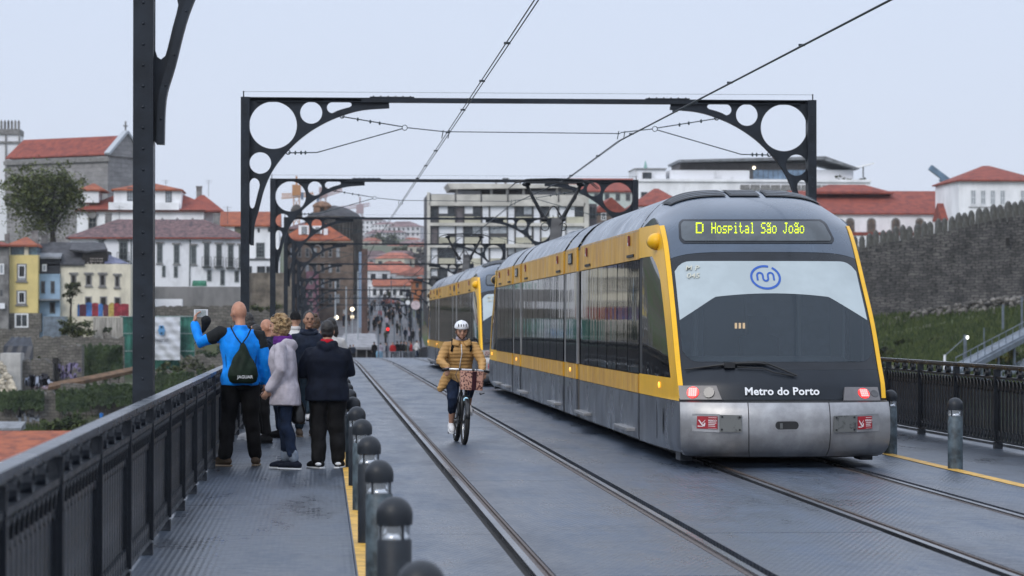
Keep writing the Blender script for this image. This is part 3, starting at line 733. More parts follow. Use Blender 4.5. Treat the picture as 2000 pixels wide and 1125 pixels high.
def make_nose(t, near):
    """one end of the tram: everything ahead of the first window bay; near = with the marks only this end shows"""
    P = []
    cuts = [-1, -0.385, 0.385, 1]
    for i in range(3):
        P.append(patch('bumper_panel', T_SILV, t, cuts[i]+(0.004 if i else 0), cuts[i+1]-(0.004 if i < 2 else 0), 0.13, 0.738, 0, 12, 12, 0.25))
    P.append(patch('bumper_backing', T_RUB, t, -0.99, 0.99, 0.12, 0.73, -0.03, 16, 4, 0.2))
    # shelf over the bumper
    mb = MB(); mb.grid([[S(-1+2*i/20, 0.739) for i in range(21)], [S(-1+2*i/20, 0.762, -0.004) for i in range(21)]]); P.append(mb.build('bumper_shelf', T_RUB, t))
    P.append(patch('rear_apron', T_PANEL, t, -0.995, 0.995, 0.765, 1.10, 0, 28, 8, 0.1))
    # lamp clusters
    for sd, q in ((-1, [(1324, 753), (1399, 753), (1410, 781), (1325, 781)]), (1, [(1649, 756), (1713, 756), (1719, 783), (1647, 783)])):
        c = [S(*hit(x, y), 0.006)+Vector((0, -0.022, 0)) for x, y in q]; b = [S(*hit(x, y), -0.03) for x, y in q]
        mb = MB(); A = [mb.bm.verts.new(p) for p in c]; B = [mb.bm.verts.new(p) for p in b]; mb.skin([B, A]); h = mb.build('tail_lamp', T_LAMP, t, bevel=0.004)
        P.append(h)
        U = (c[1]-c[0]).normalized(); N = U.cross(c[3]-c[0]).normalized(); N = N if N.y < 0 else -N; V = N.cross(U).normalized()
        def on_lamp(x, y, o):
            u_ = (x-q[0][0])/(q[1][0]-q[0][0]); v_ = (y-q[0][1])/(q[3][1]-q[0][1])
            return c[0].lerp(c[1], u_)*(1-v_)+c[3].lerp(c[2], u_)*v_+N*o
        def disc(ctr, r, d, n=20):
            mb = MB(); mb.skin([[mb.bm.verts.new(ctr-N*d+(U*math.cos(2*PI*i/n)+V*math.sin(2*PI*i/n))*r) for i in range(n)], [mb.bm.verts.new(ctr+N*d+(U*math.cos(2*PI*i/n)+V*math.sin(2*PI*i/n))*r*0.96) for i in range(n)]]); return mb
        c0 = on_lamp(1350 if sd < 0 else 1684.5, 767 if sd < 0 else 769.5, 0.006); disc(c0, 0.070, 0.006).build('red_lamp', T_RED, h)
        mb = MB(); ML = Matrix((U, N, V)).transposed()
        for iy in range(4):
            for ix in range(4): mb.box(c0+N*0.010+U*((ix-1.5)*0.024)+V*((iy-1.5)*0.025), (0.020, 0.006, 0.021), mtx=ML)
        mb.build('lamp_elements', T_REDC, h)
        c1 = on_lamp(1380 if sd < 0 else 1704, 767 if sd < 0 else 770, 0.004); disc(c1, 0.066 if sd < 0 else 0.05, 0.006).build('clear_lens', T_LAMP2, h)
    # windscreen
    def corner(lo_, hi_, r):
        return (lambda s: lo_+r*max(0, (abs(s)-0.78)/0.15)**3), (lambda s: hi_-r*max(0, (abs(s)-0.74)/0.19)**3)
    lo, hi_ = corner(1.19, 2.36, 0.13)
    top_ = lambda s: 2.47-0.10*abs(s)**6
    P.append(patch('windscreen_surround', T_BLK, t, -0.93, 0.93, hi_, top_, 0.001, 40, 4, 0.05))
    P.append(patch('windscreen_surround', T_BLK, t, -0.93, 0.93, 1.10, lo, 0.001, 40, 3, 0.05))
    for q in (-1, 1): P.append(patch('windscreen_surround', T_BLK, t, *((-0.985, -0.93) if q < 0 else (0.93, 0.985)), 1.10, top_, 0.001, 4, 14, 0.05))
    P.append(patch('windscreen', T_WIND, t, -0.93, 0.93, lo, hi_, 0.006, 40, 16, 0.0))
    # the cab behind the glass
    mb = MB(); mb.bx(-1.13, 1.13, 3.40, 3.50, 0.3, 2.75); cb = mb.build('cab_partition', T_CABW, t); P.append(cb)
    mb = MB(); mb.bx(-0.50, 0.02, 3.36, 3.396, 1.15, 2.30); mb.build('partition_glass', T_BLK, cb)
    mb = MB()
    for x in (-0.66, 0.62): mb.tube([(x, 3.0, 0.5), (x, 2.95, 2.5)], 0.035, 8)
    mb.build('grab_pole', T_CABL, cb)
    mb = MB()
    for x in (-0.12, -0.07, -0.02): mb.box((x+0.02, 3.34, 1.60), (0.026, 0.02, 0.070))
    mb.build('saloon_lamps', T_WARM, cb)
    mb = MB(); mb.loft([(Vector((0, 1.75, 0.8)), 1.05, 0.55), (Vector((0, 1.75, 1.16)), 1.05, 0.55), (Vector((0, 1.85, 1.24)), 0.9, 0.40)], 24, 5); P.append(mb.build('dashboard', T_CABD, t))
    mb = MB(); mb.loft([(Vector((0.1, 2.75, 0.6)), 0.24, 0.10), (Vector((0.1, 2.80, 1.45)), 0.25, 0.08), (Vector((0.1, 2.82, 1.50)), 0.14, 0.06), (Vector((0.1, 2.82, 1.72)), 0.13, 0.05)], 16, 3); P.append(mb.build('driver_seat', T_CABD, t, smooth=R(50)))
    for q in (-1, 1): mb = MB(); mb.bx(q*1.10, q*1.13, 2.6, 3.4, 0.4, 2.45); P.append(mb.build('cab_lining', T_CABL, t))
    zc_, zk_, ze_ = hit(1500, 574)[1], (hit(1387, 580)[1]+hit(1614, 582)[1])/2, (hit(1315, 626)[1]+hit(1687, 626)[1])/2
    def arch(s):
        a = abs(s)
        return zc_+(zk_-zc_)*(a/0.57)**2 if a < 0.57 else zk_+(a-0.57)/0.355*(ze_-zk_)
    P.append(patch('sun_band', T_FILM, t, -0.925, 0.925, arch, hi_, 0.009, 46, 8, 0.0))
    # destination display
    def patch2(name, m, pl, pr, yt, yb, off, inset):
        # a panel with slanting ends and rounded corners, measured in photo pixels
        mb = MB(); rows = []; k = 10
        for j in range(k+1):
            v = j/k; y = yt+(yb-yt)*v; e = inset*max(0, (abs(v-0.5)-0.28)/0.22)**2
            x0 = pl[0]+(pl[1]-pl[0])*v+e; x1 = pr[0]+(pr[1]-pr[0])*v-e
            rows.append([S(*hit(x0+(x1-x0)*i/30, y), off) for i in range(31)])
        mb.grid(rows); return mb.build(name, m, t, smooth=True)
    P.append(patch2('display_frame', T_BLK, (1325, 1327), (1610, 1633), 429, 476, 0.006, 8))
    P.append(patch2('destination_display', T_DISP, (1330, 1332), (1605, 1626), 433.5, 471.5, 0.012, 6))
    # grey dome between and above
    P.append(patch('front_dome', T_GREY, t, -1.0, 1.0, lambda s: 2.475-0.10*abs(s)**6, 3.30, 0.0, 40, 26, 0.06))
    for q in (-1, 1):
        mb = MB(); ed = [S(q, z) for z in (2.8, 2.87, 2.95, 3.02, 3.08, 3.14, 3.2, 3.24, 3.275, 3.3)]+[Vector((q*1.245, 3.9, 2.80))]
        mb.grid([[p+Vector((0, 0, .01)) for p in ed], [Vector((p.x-q*0.012, p.y, 2.74)) for p in ed]]); P.append(mb.build('dome_shoulder', T_GREY, t))
    # louvres on the crown
    for s0, s1 in ((-0.80, -0.24), (-0.2, 0.12), (0.18, 0.80)):
        P.append(patch('roof_louvre', T_RUB, t, s0, s1, 3.185, 3.292, 0.014, 14, 6, 0.02))
        for z in (3.20, 3.225, 3.25):
            P.append(patch('louvre_blade', T_GREY, t, s0+0.02, s1-0.02, z, z+0.005, 0.024, 10, 1, 0.0))
    for q in (-1, 1): P.append(patch('pillar_front', T_YEL, t, *((-1.0, -0.955) if q < 0 else (0.955, 1.0)), 0.775, 2.82, 0.010, 3, 24, 0.02))
    # wiper
    w0 = [S(*hit(x, y), 0.03) for x, y in ((1338, 725), (1400, 717), (1440, 713), (1480, 712), (1505, 716))]; w1 = [S(*hit(x, y), 0.035) for x, y in ((1413, 717), (1460, 711), (1492, 711), (1520, 722), (1556, 737))]
    w2 = [S(*hit(x, y), 0.03) for x, y in ((1440, 720), (1490, 722), (1510, 730), (1550, 737))]
    mb = MB(); mb.tube(w0, [0.008, 0.016, 0.024, 0.022, 0.006], 6); mb.tube(w1, 0.012, 6); mb.tube(w2, 0.008, 6); mb.box(S(*hit(1425, 717), 0.035), (0.12, 0.05, 0.06)); P.append(mb.build('wiper', T_RUB, t))
    # cab sides
    def side(name, m, f0, f1, z0, z1, sd, off=0.0, k=10, n=6, thick=0.0):
        mb = MB(); rows = []
        for j in range(k+1):
            z = z0+(z1-z0)*j/k; b = S(sd, min(z, 2.93)); bk = Vector((sd*1.245, 3.93, z)); r = []
            y0 = f0(z, b.y) if callable(f0) else f0; y1 = f1(z, b.y) if callable(f1) else f1
            for i in range(n+1):
                y = y0+(y1-y0)*i/n; u_ = max(0, min(1, (y-b.y)/max(0.05, bk.y-b.y))); xx = b.x+(bk.x-b.x)*(1-(1-u_)**1.8)
                r.append(Vector((xx+sd*off, y, min(z, 2.83) if z > 2.83 else z)))
            rows.append(r)
        mb.grid(rows)
        return mb.build(name, m, t, smooth=R(35))
    for sd in (-1, 1):
        P.append(side('cab_skirt', T_SKIRT, lambda z, b: b+0.012, 3.85, 0.16, 0.745, sd))
        P.append(side('cab_waist', T_YEL, lambda z, b: b+0.012, 3.85, 0.75, 1.00, sd, 0.004))
        P.append(side('cab_pillar', T_YEL, lambda z, b: b+0.004, lambda z, b: b+0.46+0.35*max(0, (z-2.15)/0.3)**2, 1.00, 2.46, sd, 0.006, 16))
        P.append(side('cab_window', T_GLASS, lambda z, b: b+0.40, 3.62, 1.00, 2.45, sd, -0.004, 14))
        P.append(side('cab_corner_post', T_RUB, 3.60, 3.93, 0.16, 2.45, sd, -0.01))
        P.append(side('cab_cant', T_YEL, lambda z, b: b+0.004, 3.85, 2.45, 2.84, sd, 0.006, 8))
        x = sd*1.225; mb = MB(); mb.ell((x+sd*0.012, 1.95, 0.90), (0.012, 0.055, 0.038), nu=12, nv=6); P.append(mb.build('side_lamp', T_AMB, t, smooth=True))
        mb = MB(); mb.bx(sd*0.98, sd*1.12, 0.9, 1.3, 0.05, 0.17); P.append(mb.build('lower_fairing', T_PANEL, t))
        for yy, hh in ((1.6, 0.16), (2.2, 0.24), (2.9, 0.14)):
            mb = MB(); mb.ell((sd*1.232, yy, 0.48), (0.006, 0.05 if hh > .2 else 0.025, hh), nu=10, nv=8); P.append(mb.build('skirt_recess', T_BLK, t, smooth=True))
    return P
def make_tram():
    t = thing('tram', 'near yellow and grey tram, seen from behind with lit red tail lamps', 'tram', (TX, TY, 0), 0, 'trams coupled on the right track')
    nose = make_nose(t, True)
    parts = list(t.children)
    # marks that the photograph shows on this end only
    disp = [o for o in t.children if o.name.startswith('destination_display')][0]
    def dots(txt, x0, rows7, wmul=1.0, bold=False):
        x = x0
        for ch in txt:
            rr = FONT[ch].split(); mb = MB()
            for j, line in enumerate(rr):
                for i, b in enumerate(line):
                    if b == '1':
                        s, z = hit_l(x+i*1.75*wmul, 438+j*3.05)
                        p = S(s, z, 0.016); mb.box(p, (0.0095*wmul, 0.004, 0.0138))
            if ch != ' ': mb.build('letter', T_LED, disp)
            else: mb.bm.free()
            x += 10.7*wmul
    ref = {}
    for px in range(1340, 1620, 20):
        for py in (435, 462): ref[(px, py)] = hit(px, py)
    def hit_l(px, py):
        a = int((px-1340)//20)*20+1340; k = (px-a)/20; v = (py-435)/27
        p = [ref[(a, 435)], ref[(a+20, 435)], ref[(a, 462)], ref[(a+20, 462)]]
        return tuple((p[0][q]*(1-k)+p[1][q]*k)*(1-v)+(p[2][q]*(1-k)+p[3][q]*k)*v for q in (0, 1))
    dots('D', 1361, 7, 1.7); dots('Hospital São João', 1390.5, 7)

    # operator name on the apron
    c = S(*hit(1527, 765), 0.004)
    text_mesh('operator_lettering', 'Metro do Porto', 0.128, T_WHITE, t, c+Vector((0, -0.012, 0)), (PI/2-R(21), 0, 0), 0.001, 0.0030, space=1.03)
    # logo on the sun band: a ring broken at the top and the m-shaped wave
    cs, cz = hit(1495, 543); k = 1/1.17
    ring = [(cs+0.168*k*math.cos(a), cz+0.133*math.sin(a)) for a in [PI/2-0.30+2*PI*i/48-0.0 for i in range(47)]]
    lg = ribbon('logo_ring', T_BLUE, t, ring, 0.026, 0.013)
    wv = [(-.095, -.035), (-.095, .02)] + [(-.062+.033*math.cos(a), .022+.030*math.sin(a)) for a in [PI-PI*i/8 for i in range(9)]] + [(-.029, -.012)] + [(.0+.029*math.cos(a), -.014+.026*math.sin(a)) for a in [PI+PI*i/8 for i in range(9)]] + [(.029, .02)] + [(.062+.033*math.cos(a), .022+.030*math.sin(a)) for a in [PI-PI*i/8 for i in range(9)]] + [(.095, -.035)]
    ribbon('logo_wave', T_BLUE, t, [(cs+x*k*1.02, cz+z*1.05) for x, z in wv], 0.022, 0.013)
    NUM = mat('vehicle_number', (0.50, 0.50, 0.42), rough=0.4)
    for tx, px, py in (('M P', 1353, 526), ('045', 1355, 541)):
        p = S(*hit(px, py), 0.022); text_mesh('vehicle_number', tx, 0.105, NUM, t, p, (PI/2-R(43), 0, -0.30), 0.0012, 0.0015)
    # bumper fittings
    for sd, q in ((-1, [(1407, 811), (1449, 812), (1449, 844), (1406, 843)]), (1, [(1628, 813), (1671, 812), (1671, 843), (1628, 844)])):
        mb = MB(); A = [mb.bm.verts.new(S(*hit(x, y), 0.03)) for x, y in q]; B = [mb.bm.verts.new(S(*hit(x, y), -0.01)) for x, y in q]; mb.skin([B, A]); pl = mb.build('cover_plate', T_PLATE, t, bevel=0.003)
        mb = MB(); cx_, cy_ = sum(p[0] for p in q)/4, sum(p[1] for p in q)/4
        for x, y in q: mb.lathe([(0.012, 0), (0.011, -0.005), (0, -0.006)], S(*hit(cx_+(x-cx_)*0.8, cy_+(y-cy_)*0.74), 0.031), 8, 'y')
        mb.build('bolts', T_RUB, pl)
        q2 = [(1352, 808), (1406, 810), (1406, 844), (1352, 842)] if sd < 0 else [(1671, 811), (1716, 808), (1716, 842), (1671, 843)]
        mb = MB(); A = [mb.bm.verts.new(S(*hit(x, y), o)) for (x, y), o in zip(q2, (0.004, 0.028, 0.028, 0.004) if sd < 0 else (0.028, 0.004, 0.004, 0.028))]; B = [mb.bm.verts.new(S(*hit(x, y), -0.02)) for x, y in q2]; mb.skin([B, A]); fa = mb.build('bumper_fairing', T_SILV, t)
        q3 = [(1362, 813), (1402, 814.5), (1402, 838.5), (1361, 836.5)] if sd < 0 else [(1673, 814.5), (1702, 813), (1702, 837), (1673, 839)]
        def on(u_, v_):                    # point of the sticker, u to the right, v down
            a = Vector(q3[0]).lerp(Vector(q3[1]), u_); b = Vector(q3[3]).lerp(Vector(q3[2]), u_); return a.lerp(b, v_)
        def pt(u_, v_, o):
            x, y = on(u_, v_); kk = (x-1352)/54 if sd < 0 else (1716-x)/45
            return S(*hit(x, y), 0.004+0.024*max(0, min(1, kk))+o)
        mb = MB(); mb.face([pt(0, 0, .002), pt(1, 0, .002), pt(1, 1, .002), pt(0, 1, .002)]); st = mb.build('warning_sticker', T_STICK, t)
        st['label'] = 'red warning sticker reading PERIGO with a white pictogram'
        PINK = mat('sticker_print', (0.72, 0.62, 0.62), rough=0.5)
        mb = MB()
        for v0, v1, u1 in ((.10, .13, .96), (.47, .53, .95), (.60, .66, .88), (.74, .79, .90), (.93, .95, .96)): mb.face([pt(.56, v0, .003), pt(u1, v0, .003), pt(u1, v1, .003), pt(.56, v1, .003)])
        for poly in ([(.06, .30), (.12, .28), (.30, .66), (.38, .80), (.30, .82), (.20, .62)], [(.24, .56), (.40, .28), (.42, .30), (.27, .60)], [(.30, .72), (.36, .55), (.40, .48), (.42, .56), (.41, .70), (.40, .80), (.34, .82)], [(.05, .76), (.30, .80), (.30, .85), (.05, .86)]):
            mb.face([pt(u_, v_, .003) for u_, v_ in poly])
        mb.build('sticker_pictogram', PINK, st)
        a, b = pt(.56, .33, .003), pt(.96, .33, .003)
        text_mesh('sticker_lettering', 'PERIGO', 0.030, PINK, st, (a+b)/2, (PI/2, 0, math.atan2(b.y-a.y, b.x-a.x)), 0.0005, 0.001, space=0.95)
    cs, cz = hit(1537, 831)
    mb = MB(); ss = [(cs+(0.075*math.copysign(1, math.cos(a))+0.04*math.cos(a)), cz+0.052*math.sin(a)) for a in [2*PI*i/24 for i in range(24)]]
    mb.face([S(s, z, 0.004) for s, z in ss]); sl = mb.build('coupler_slot', T_RUB, t)
    ribbon('slot_rim', T_SILV, sl, ss, 0.012, 0.006, True)
    mb = MB(); mb.box(S(*hit(1526, 832), 0.006), (0.03, 0.01, 0.06)); mb.build('coupler_pin', T_PLATE, sl)
    # far end: the same end turned round
    pods = []
    for yy, sg in ((2.15, 1), (TLEN-2.6, -1)):
        c = Vector((-1.20, yy+0.35*sg, 2.62)); mb = MB(); mb.ell(c, (0.115, 0.15, 0.105), nu=16, nv=10); mb.limb([c+Vector((0.02, 0.05*sg, 0)), c+Vector((0.10, 0.22*sg, -0.01))], 0.085); pod = mb.build('mirror_pod', T_YEL, t, smooth=True)
        mb = MB(); mb.ell(c+Vector((-0.02, 0.08*sg, 0)), (0.09, 0.09, 0.09), nu=14, nv=8); mb.build('mirror_face', T_RUB, pod, smooth=True)
    for o in parts:
        c = inst(o, t, (0, TLEN, 0), PI)
        if o.name.startswith('red_'): continue
        for g in list(o.children):
            if g.name.startswith('letter'): continue
            inst(g, c)
    # ---------------- body
    mods = [(3.95, 11.75, 'long'), (12.4, 14.35, 'short'), (14.75, 24.15, 'long'), (24.6, 26.45, 'short'), (26.9, TLEN-3.95, 'long')]
    def prof(z): return 1.25 if z < 1.0 else 1.25-0.012*(z-1.0)/1.8
    def strip(name, m, y0, y1, z0, z1, sd, off=0.0, thick=0.03, bulge=0.0):
        mb = MB(); k = 6; rows = []
        for j in range(k+1):
            z = z0+(z1-z0)*j/k; x = sd*(prof(z)+off+bulge*math.sin(PI*j/k))
            rows.append([Vector((x, y0, z)), Vector((x, y1, z))])
        full = [[Vector((p.x-sd*thick, p.y, p.z)) for p in r] for r in rows]
        mb.grid(rows)
        rim = [r[0] for r in rows]+[r[1] for r in reversed(rows)]; rb = [r[0] for r in full]+[r[1] for r in reversed(full)]
        for i in range(len(rim)):
            j = (i+1) % len(rim); mb.face([rim[i], rim[j], rb[j], rb[i]])
        return mb.build(name, m, t)
    roofz = lambda s: 2.80+0.5*(1-abs(s)**4.6)
    def roof(name, m, y0, y1, off=0.0, k=20, drop=0.0):
        mb = MB(); rows = []
        for y in (y0, y1):
            rows.append([Vector(((1.245+off)*(-1+2*i/k), y, roofz(-1+2*i/k)+off-drop)) for i in range(k+1)])
        mb.grid(rows)
        return mb.build(name, m, t, smooth=True)
    mb = MB(); mb.bx(-1.19, 1.19, 3.6, TLEN-3.6, 0.30, 2.80); mb.build('inner_shell', T_RUB, t)
    mb = MB(); mb.bx(-1.0, 1.0, 1.2, TLEN-1.2, 0.07, 0.4); mb.build('underframe', T_RUB, t)
    DOTW = mat('white_lamp_glass', (0.55, 0.5, 0.5), rough=0.3); DREP = mat('red_lamp_glass', (0.16, 0.02, 0.025), rough=0.25)
    for y0, y1, kind in mods:
        roof('roof_panel', T_ROOF, y0, y1)
        for sd in (-1, 1):
            nseg = max(1, round((y1-y0)/1.95)) if kind == 'long' else 1
            for i in range(nseg):
                a, b = y0+(y1-y0)*i/nseg, y0+(y1-y0)*(i+1)/nseg
                strip('skirt_panel', T_SKIRT, a+0.005, b-0.005, 0.17, 0.742, sd, 0.0, bulge=0.008)
                strip('waist_panel', T_YEL2, a+0.004, b-0.004, 0.75, 0.985, sd, 0.004)
                strip('cant_panel', T_YEL2, a+0.003, b-0.003, 2.44, 2.82, sd, 0.004)
            np_ = {'long': max(4, round((y1-y0)/1.35)), 'short': 1}[kind]
            for i in range(np_):
                a, b = y0+(y1-y0)*i/np_, y0+(y1-y0)*(i+1)/np_
                strip('window', T_GLASS, a+0.035, b-0.035, 1.0, 2.43, sd, -0.006)
            if kind == 'long':
                for yy in (y0+1.0, y1-1.1):
                    mb = MB(); mb.box((sd*1.262, yy, 2.70), (0.02, 0.10, 0.13)); h = mb.build('door_lamp', DREP, t)
                    mb = MB(); mb.box((sd*1.266, yy, 2.655), (0.02, 0.08, 0.04)); mb.build('lens', DOTW, h)
                    mb = MB(); mb.box((sd*1.256, yy-0.12, 2.50), (0.012, 0.75, 0.035)); mb.build('vent_slot', T_RUB, t)
                    mb = MB(); mb.box((sd*1.30, yy+0.1, 0.275), (0.13, 1.55, 0.045)); mb.build('door_step', T_SILV, t, bevel=0.006)
            else:
                ym = (y0+y1)/2
                mb = MB(); mb.box((sd*1.256, ym, 2.66), (0.012, 0.62, 0.17)); h = mb.build('side_display', T_RUB, t)
                mb = MB(); mb.box((sd*1.264, ym, 2.66), (0.006, 0.52, 0.13)); mb.build('screen', T_DISP, h)
                mb = MB(); mb.ell((sd*1.258, ym, 0.885), (0.012, 0.10, 0.036), nu=12, nv=6); mb.build('side_lamp', T_AMB, t, smooth=True)
                for yy in (y0-0.07, y1+0.10):
                    mb = MB(); mb.bx(sd*1.215, sd*1.245, yy-0.09, yy+0.07, 0.99, 2.44); mb.build('silver_pillar', T_SILV, t)
                for yy in (ym-0.3, ym+0.35):
                    mb = MB(); mb.ell((sd*1.258, yy, 0.46), (0.006, 0.06, 0.16), nu=8, nv=6); mb.build('skirt_recess', T_BLK, t, smooth=True)
    gaps = [(mods[i][1], mods[i+1][0]) for i in range(4)]+[(3.75, 3.95), (TLEN-3.95, TLEN-3.75)]
    YJ = mat('joint_yellow', (0.36, 0.19, 0.008), rough=0.4, var=0.2); GJ = mat('joint_brown_rubber', (0.075, 0.065, 0.055), rough=0.6, var=0.3)
    for a, b in gaps:
        roof('roof_joint', T_RUB, a, b, -0.02)
        for sd in (-1, 1):
            strip('joint_cover', YJ, a, b, 2.44, 2.80, sd, -0.025); strip('joint_cover', YJ, a, b, 0.75, 0.985, sd, -0.025); strip('joint_cover', GJ, a, b, 0.17, 0.742, sd, -0.03)
    # roof fittings and pantograph
    mb = MB(); mb.loft([((0, 22.8, 3.27), 0.45, 0.75), ((0, 22.8, 3.40), 0.42, 0.70), ((0, 22.8, 3.44), 0.25, 0.5)], 20, 4); mb.build('roof_box', T_GREY, t, smooth=R(40))
    PT = mat('pantograph_black', (0.012, 0.013, 0.015), rough=0.45, var=0.2)
    yb = 31.0; top = 4.86
    pr = thing('pantograph', None, None); pr.parent = t
    mb = MB(); mb.bar((0, yb, 3.30), (0.10, yb+0.4, 3.95), 0.24, 0.20); mb.bar((-0.25, yb, 3.32), (0.25, yb, 3.32), 0.5, 0.08); mb.build('base', mat('pantograph_base_grey', (0.06, 0.06, 0.062), rough=0.6, var=0.3), pr)
    mb = MB()
    for sx in (-1, 1):
        mb.tube([(sx*0.20, yb+0.35, 3.98), (sx*0.62, yb+0.25, top-0.12)], [0.05, 0.032], 8); mb.tube([(sx*0.20, yb+0.40, 4.02), (sx*0.50, yb+0.2, 4.45), (sx*0.58, yb+0.25, top-0.10)], 0.018, 6)
        mb.ell((sx*0.20, yb+0.35, 3.98), (0.09, 0.09, 0.07)); mb.ell((sx*0.62, yb+0.25, top-0.10), (0.10, 0.10, 0.05))
        mb.tube([(sx*0.20+0.09*math.cos(a*PI/6), yb+0.2, 3.80+0.09*math.sin(a*PI/6)) for a in range(12)], 0.012, 5, closed=True)
        mb.tube([(sx*0.20, yb+0.3, 4.0), (sx*0.05, yb+0.3, 4.25), (0, yb+0.3, 4.27)], 0.018, 6)
    mb.build('arms', PT, pr, smooth=R(40))
    mb = MB()
    for yy in (yb+0.1, yb+0.42):
        mb.tube([(-1.02, yy, top-0.20), (-0.86, yy, top-0.06), (-0.62, yy, top+0.0), (0, yy, top+0.02), (0.62, yy, top+0.0), (0.86, yy, top-0.06), (1.02, yy, top-0.20)], [0.008, 0.016, 0.022, 0.022, 0.022, 0.016, 0.008], 6)
    mb.bx(-0.65, 0.65, yb+0.08, yb+0.44, top-0.075, top-0.045)
    mb.build('collector_head', PT, pr, smooth=R(40))
    return t
tram = make_tram()
tram2 = dup(tram, (TX, TY+38.6, 0), 0, 'rear unit of the yellow and grey tram, farther up the bridge behind the cyclist')
DEADL = mat('unlit_lamp_glass', (0.10, 0.02, 0.02), rough=0.2)
for c in tram2.children:
    for g in c.children:
        if g.name.startswith(('red_lamp', 'lamp_elements')): g.material_slots[0].link = 'OBJECT'; g.material_slots[0].material = DEADL
for c in tram.children:                                  # the lamps of the leading end are off too
    if c.name.startswith('tail_lamp') and c.location.y > 10:
        for g in c.children:
            if g.name.startswith(('red_lamp', 'lamp_elements')): g.material_slots[0].link = 'OBJECT'; g.material_slots[0].material = DEADL
# ================================================================== land, far side of the river, buildings
def lerp_tab(tab, v):
    if v <= tab[0][0]: return tab[0][1]
    for (a, za), (b, zb) in zip(tab, tab[1:]):
        if v <= b: return za+(zb-za)*(v-a)/(b-a)
    return tab[-1][1]
T_LEFT = [(40,-48),(120,-30),(175,-13),(205,-9.6),(222,-8.2),(240,-7.4),(243,-5.4),(256,-4.6),(263,-4.4),(272,-4.2),(281,-3.6),(285,-1.0),(289,1.2),(305,3),(330,5),(345,9.5),(370,12),(450,16),(700,14),(1100,22),(1500,36),(1800,38),(3000,30),(7000,25)]
T_MID = [(40,-50),(200,-32),(270,-12),(290,-3.2),(300,-2.6),(318,-1.2),(345,1.6),(420,5.2),(520,6.5),(640,7),(800,14),(1100,30),(1500,48),(1800,52),(3000,40),(7000,30)]
T_RIGHT = [(40,-50),(120,-20),(160,-7),(185,-1.4),(215,1.2),(240,3.0),(262,4.4),(300,6),(345,9),(420,13),(600,15),(900,18),(1500,36),(1800,38),(3000,30),(7000,25)]
def ter(x, y):
    ml = max(0, min(1, (x+2-6*0)/-12.0+0.0)) if x < -2 else 0
    xl = -2-0.02*max(0, y-250); xr = 11+0.03*max(0, y-250)
    if x < xl: k = min(1, (xl-x)/8.0); z = lerp_tab(T_MID, y)*(1-k)+lerp_tab(T_LEFT, y)*k
    elif x > xr: k = min(1, (x-xr)/8.0); z = lerp_tab(T_MID, y)*(1-k)+lerp_tab(T_RIGHT, y)*k
    else: z = lerp_tab(T_MID, y)
    if x > xr and 185 < y < 285:
        px = 628+5330*x/y*(1-0.07*x/y); z -= max(0, min(1, (2010-px)/330))*3.4*math.sin(PI*(y-185)/100)**0.7
    return z
GROUND = mat('hillside_earth_and_grass', (0.055, 0.085, 0.026), rough=0.95, col2=(0.085, 0.072, 0.05), vscale=0.22, bump=0.8, bscale=1.5, detail=10, lo=0.42, hi=0.58)
mb = MB()
xs = [-600,-400,-250,-160,-110,-80]+[-60+2.5*i for i in range(61)]+[100,115,140,190,280,450,700]
yy_ = [40,80,120,150]+[170+3.0*i for i in range(74)]+[400,420,450,500,560,640,720,800,900,1000,1100,1250,1400,1500,1650,1800,2200,3000,4500,7000]
rows = []
for y in yy_:
    rows.append([Vector((x, y, ter(x, y)+(noise.noise(Vector((x*0.15, y*0.15, 0)))*0.35+noise.noise(Vector((x*0.6, y*0.6, 3)))*0.12)*(1 if (x < -4 or x > 13) else 0.1))) for x in xs])
mb.grid(rows)
tag(mb.build('hillside', GROUND, smooth=True), 'terraced river bank and town hill on the far side', None, None, 'structure')
WATER = mat('river_water', (0.03, 0.05, 0.05), rough=0.12, var=0.2, vscale=0.2, bump=0.2, bscale=0.5)
mb = MB(); mb.grid([[(-7000, -600, -49), (7000, -600, -49)], [(-7000, 7000, -49), (7000, 7000, -49)]]); tag(mb.build('river', WATER), 'river far below the bridge', None, None, 'structure')
WHT = mat('white_render', (0.84, 0.85, 0.87), rough=0.85, var=0.12, vscale=0.5, stretch=(1, 1, 0.5), detail=9)
WHT_D = mat('stained_white_render', (0.76, 0.77, 0.80), rough=0.88, col2=(0.42, 0.43, 0.44), vscale=0.45, stretch=(1, 1, 0.5), detail=10, lo=0.25, hi=0.46)
CREAM = mat('cream_render', (0.68, 0.63, 0.50), rough=0.88, var=0.22, vscale=0.6, detail=9, stretch=(1, 1, 0.5))
YELW = mat('yellow_render', (0.68, 0.55, 0.23), rough=0.85, var=0.08, vscale=0.7)
BLUEW = mat('pale_blue_render', (0.30, 0.43, 0.56), rough=0.85, var=0.12, vscale=0.8)
GREYW = mat('grey_old_render', (0.20, 0.195, 0.19), rough=0.9, var=0.45, vscale=0.8, detail=9)
BROWNW = mat('brown_facade', (0.16, 0.12, 0.095), rough=0.9, var=0.4, vscale=0.6, detail=8)
BEIGEW = mat('beige_facade', (0.25, 0.20, 0.15), rough=0.9, var=0.3, vscale=0.6, detail=8)
CONCW = mat('stained_concrete', (0.21, 0.205, 0.20), rough=0.9, col2=(0.10, 0.10, 0.10), vscale=0.5, stretch=(1, 1, 0.4), detail=10, lo=0.3, hi=0.55)
GRAN = stone_mat('granite_ashlar', (0.31, 0.30, 0.30), (0.25, 0.245, 0.245), (0.2, 0.2, 0.2), 1.4, 0.6, var=0.35)
RUBBLE = stone_mat('rubble_masonry', (0.20, 0.185, 0.16), (0.13, 0.12, 0.105), (0.08, 0.075, 0.065), 0.55, 0.30, var=0.6)
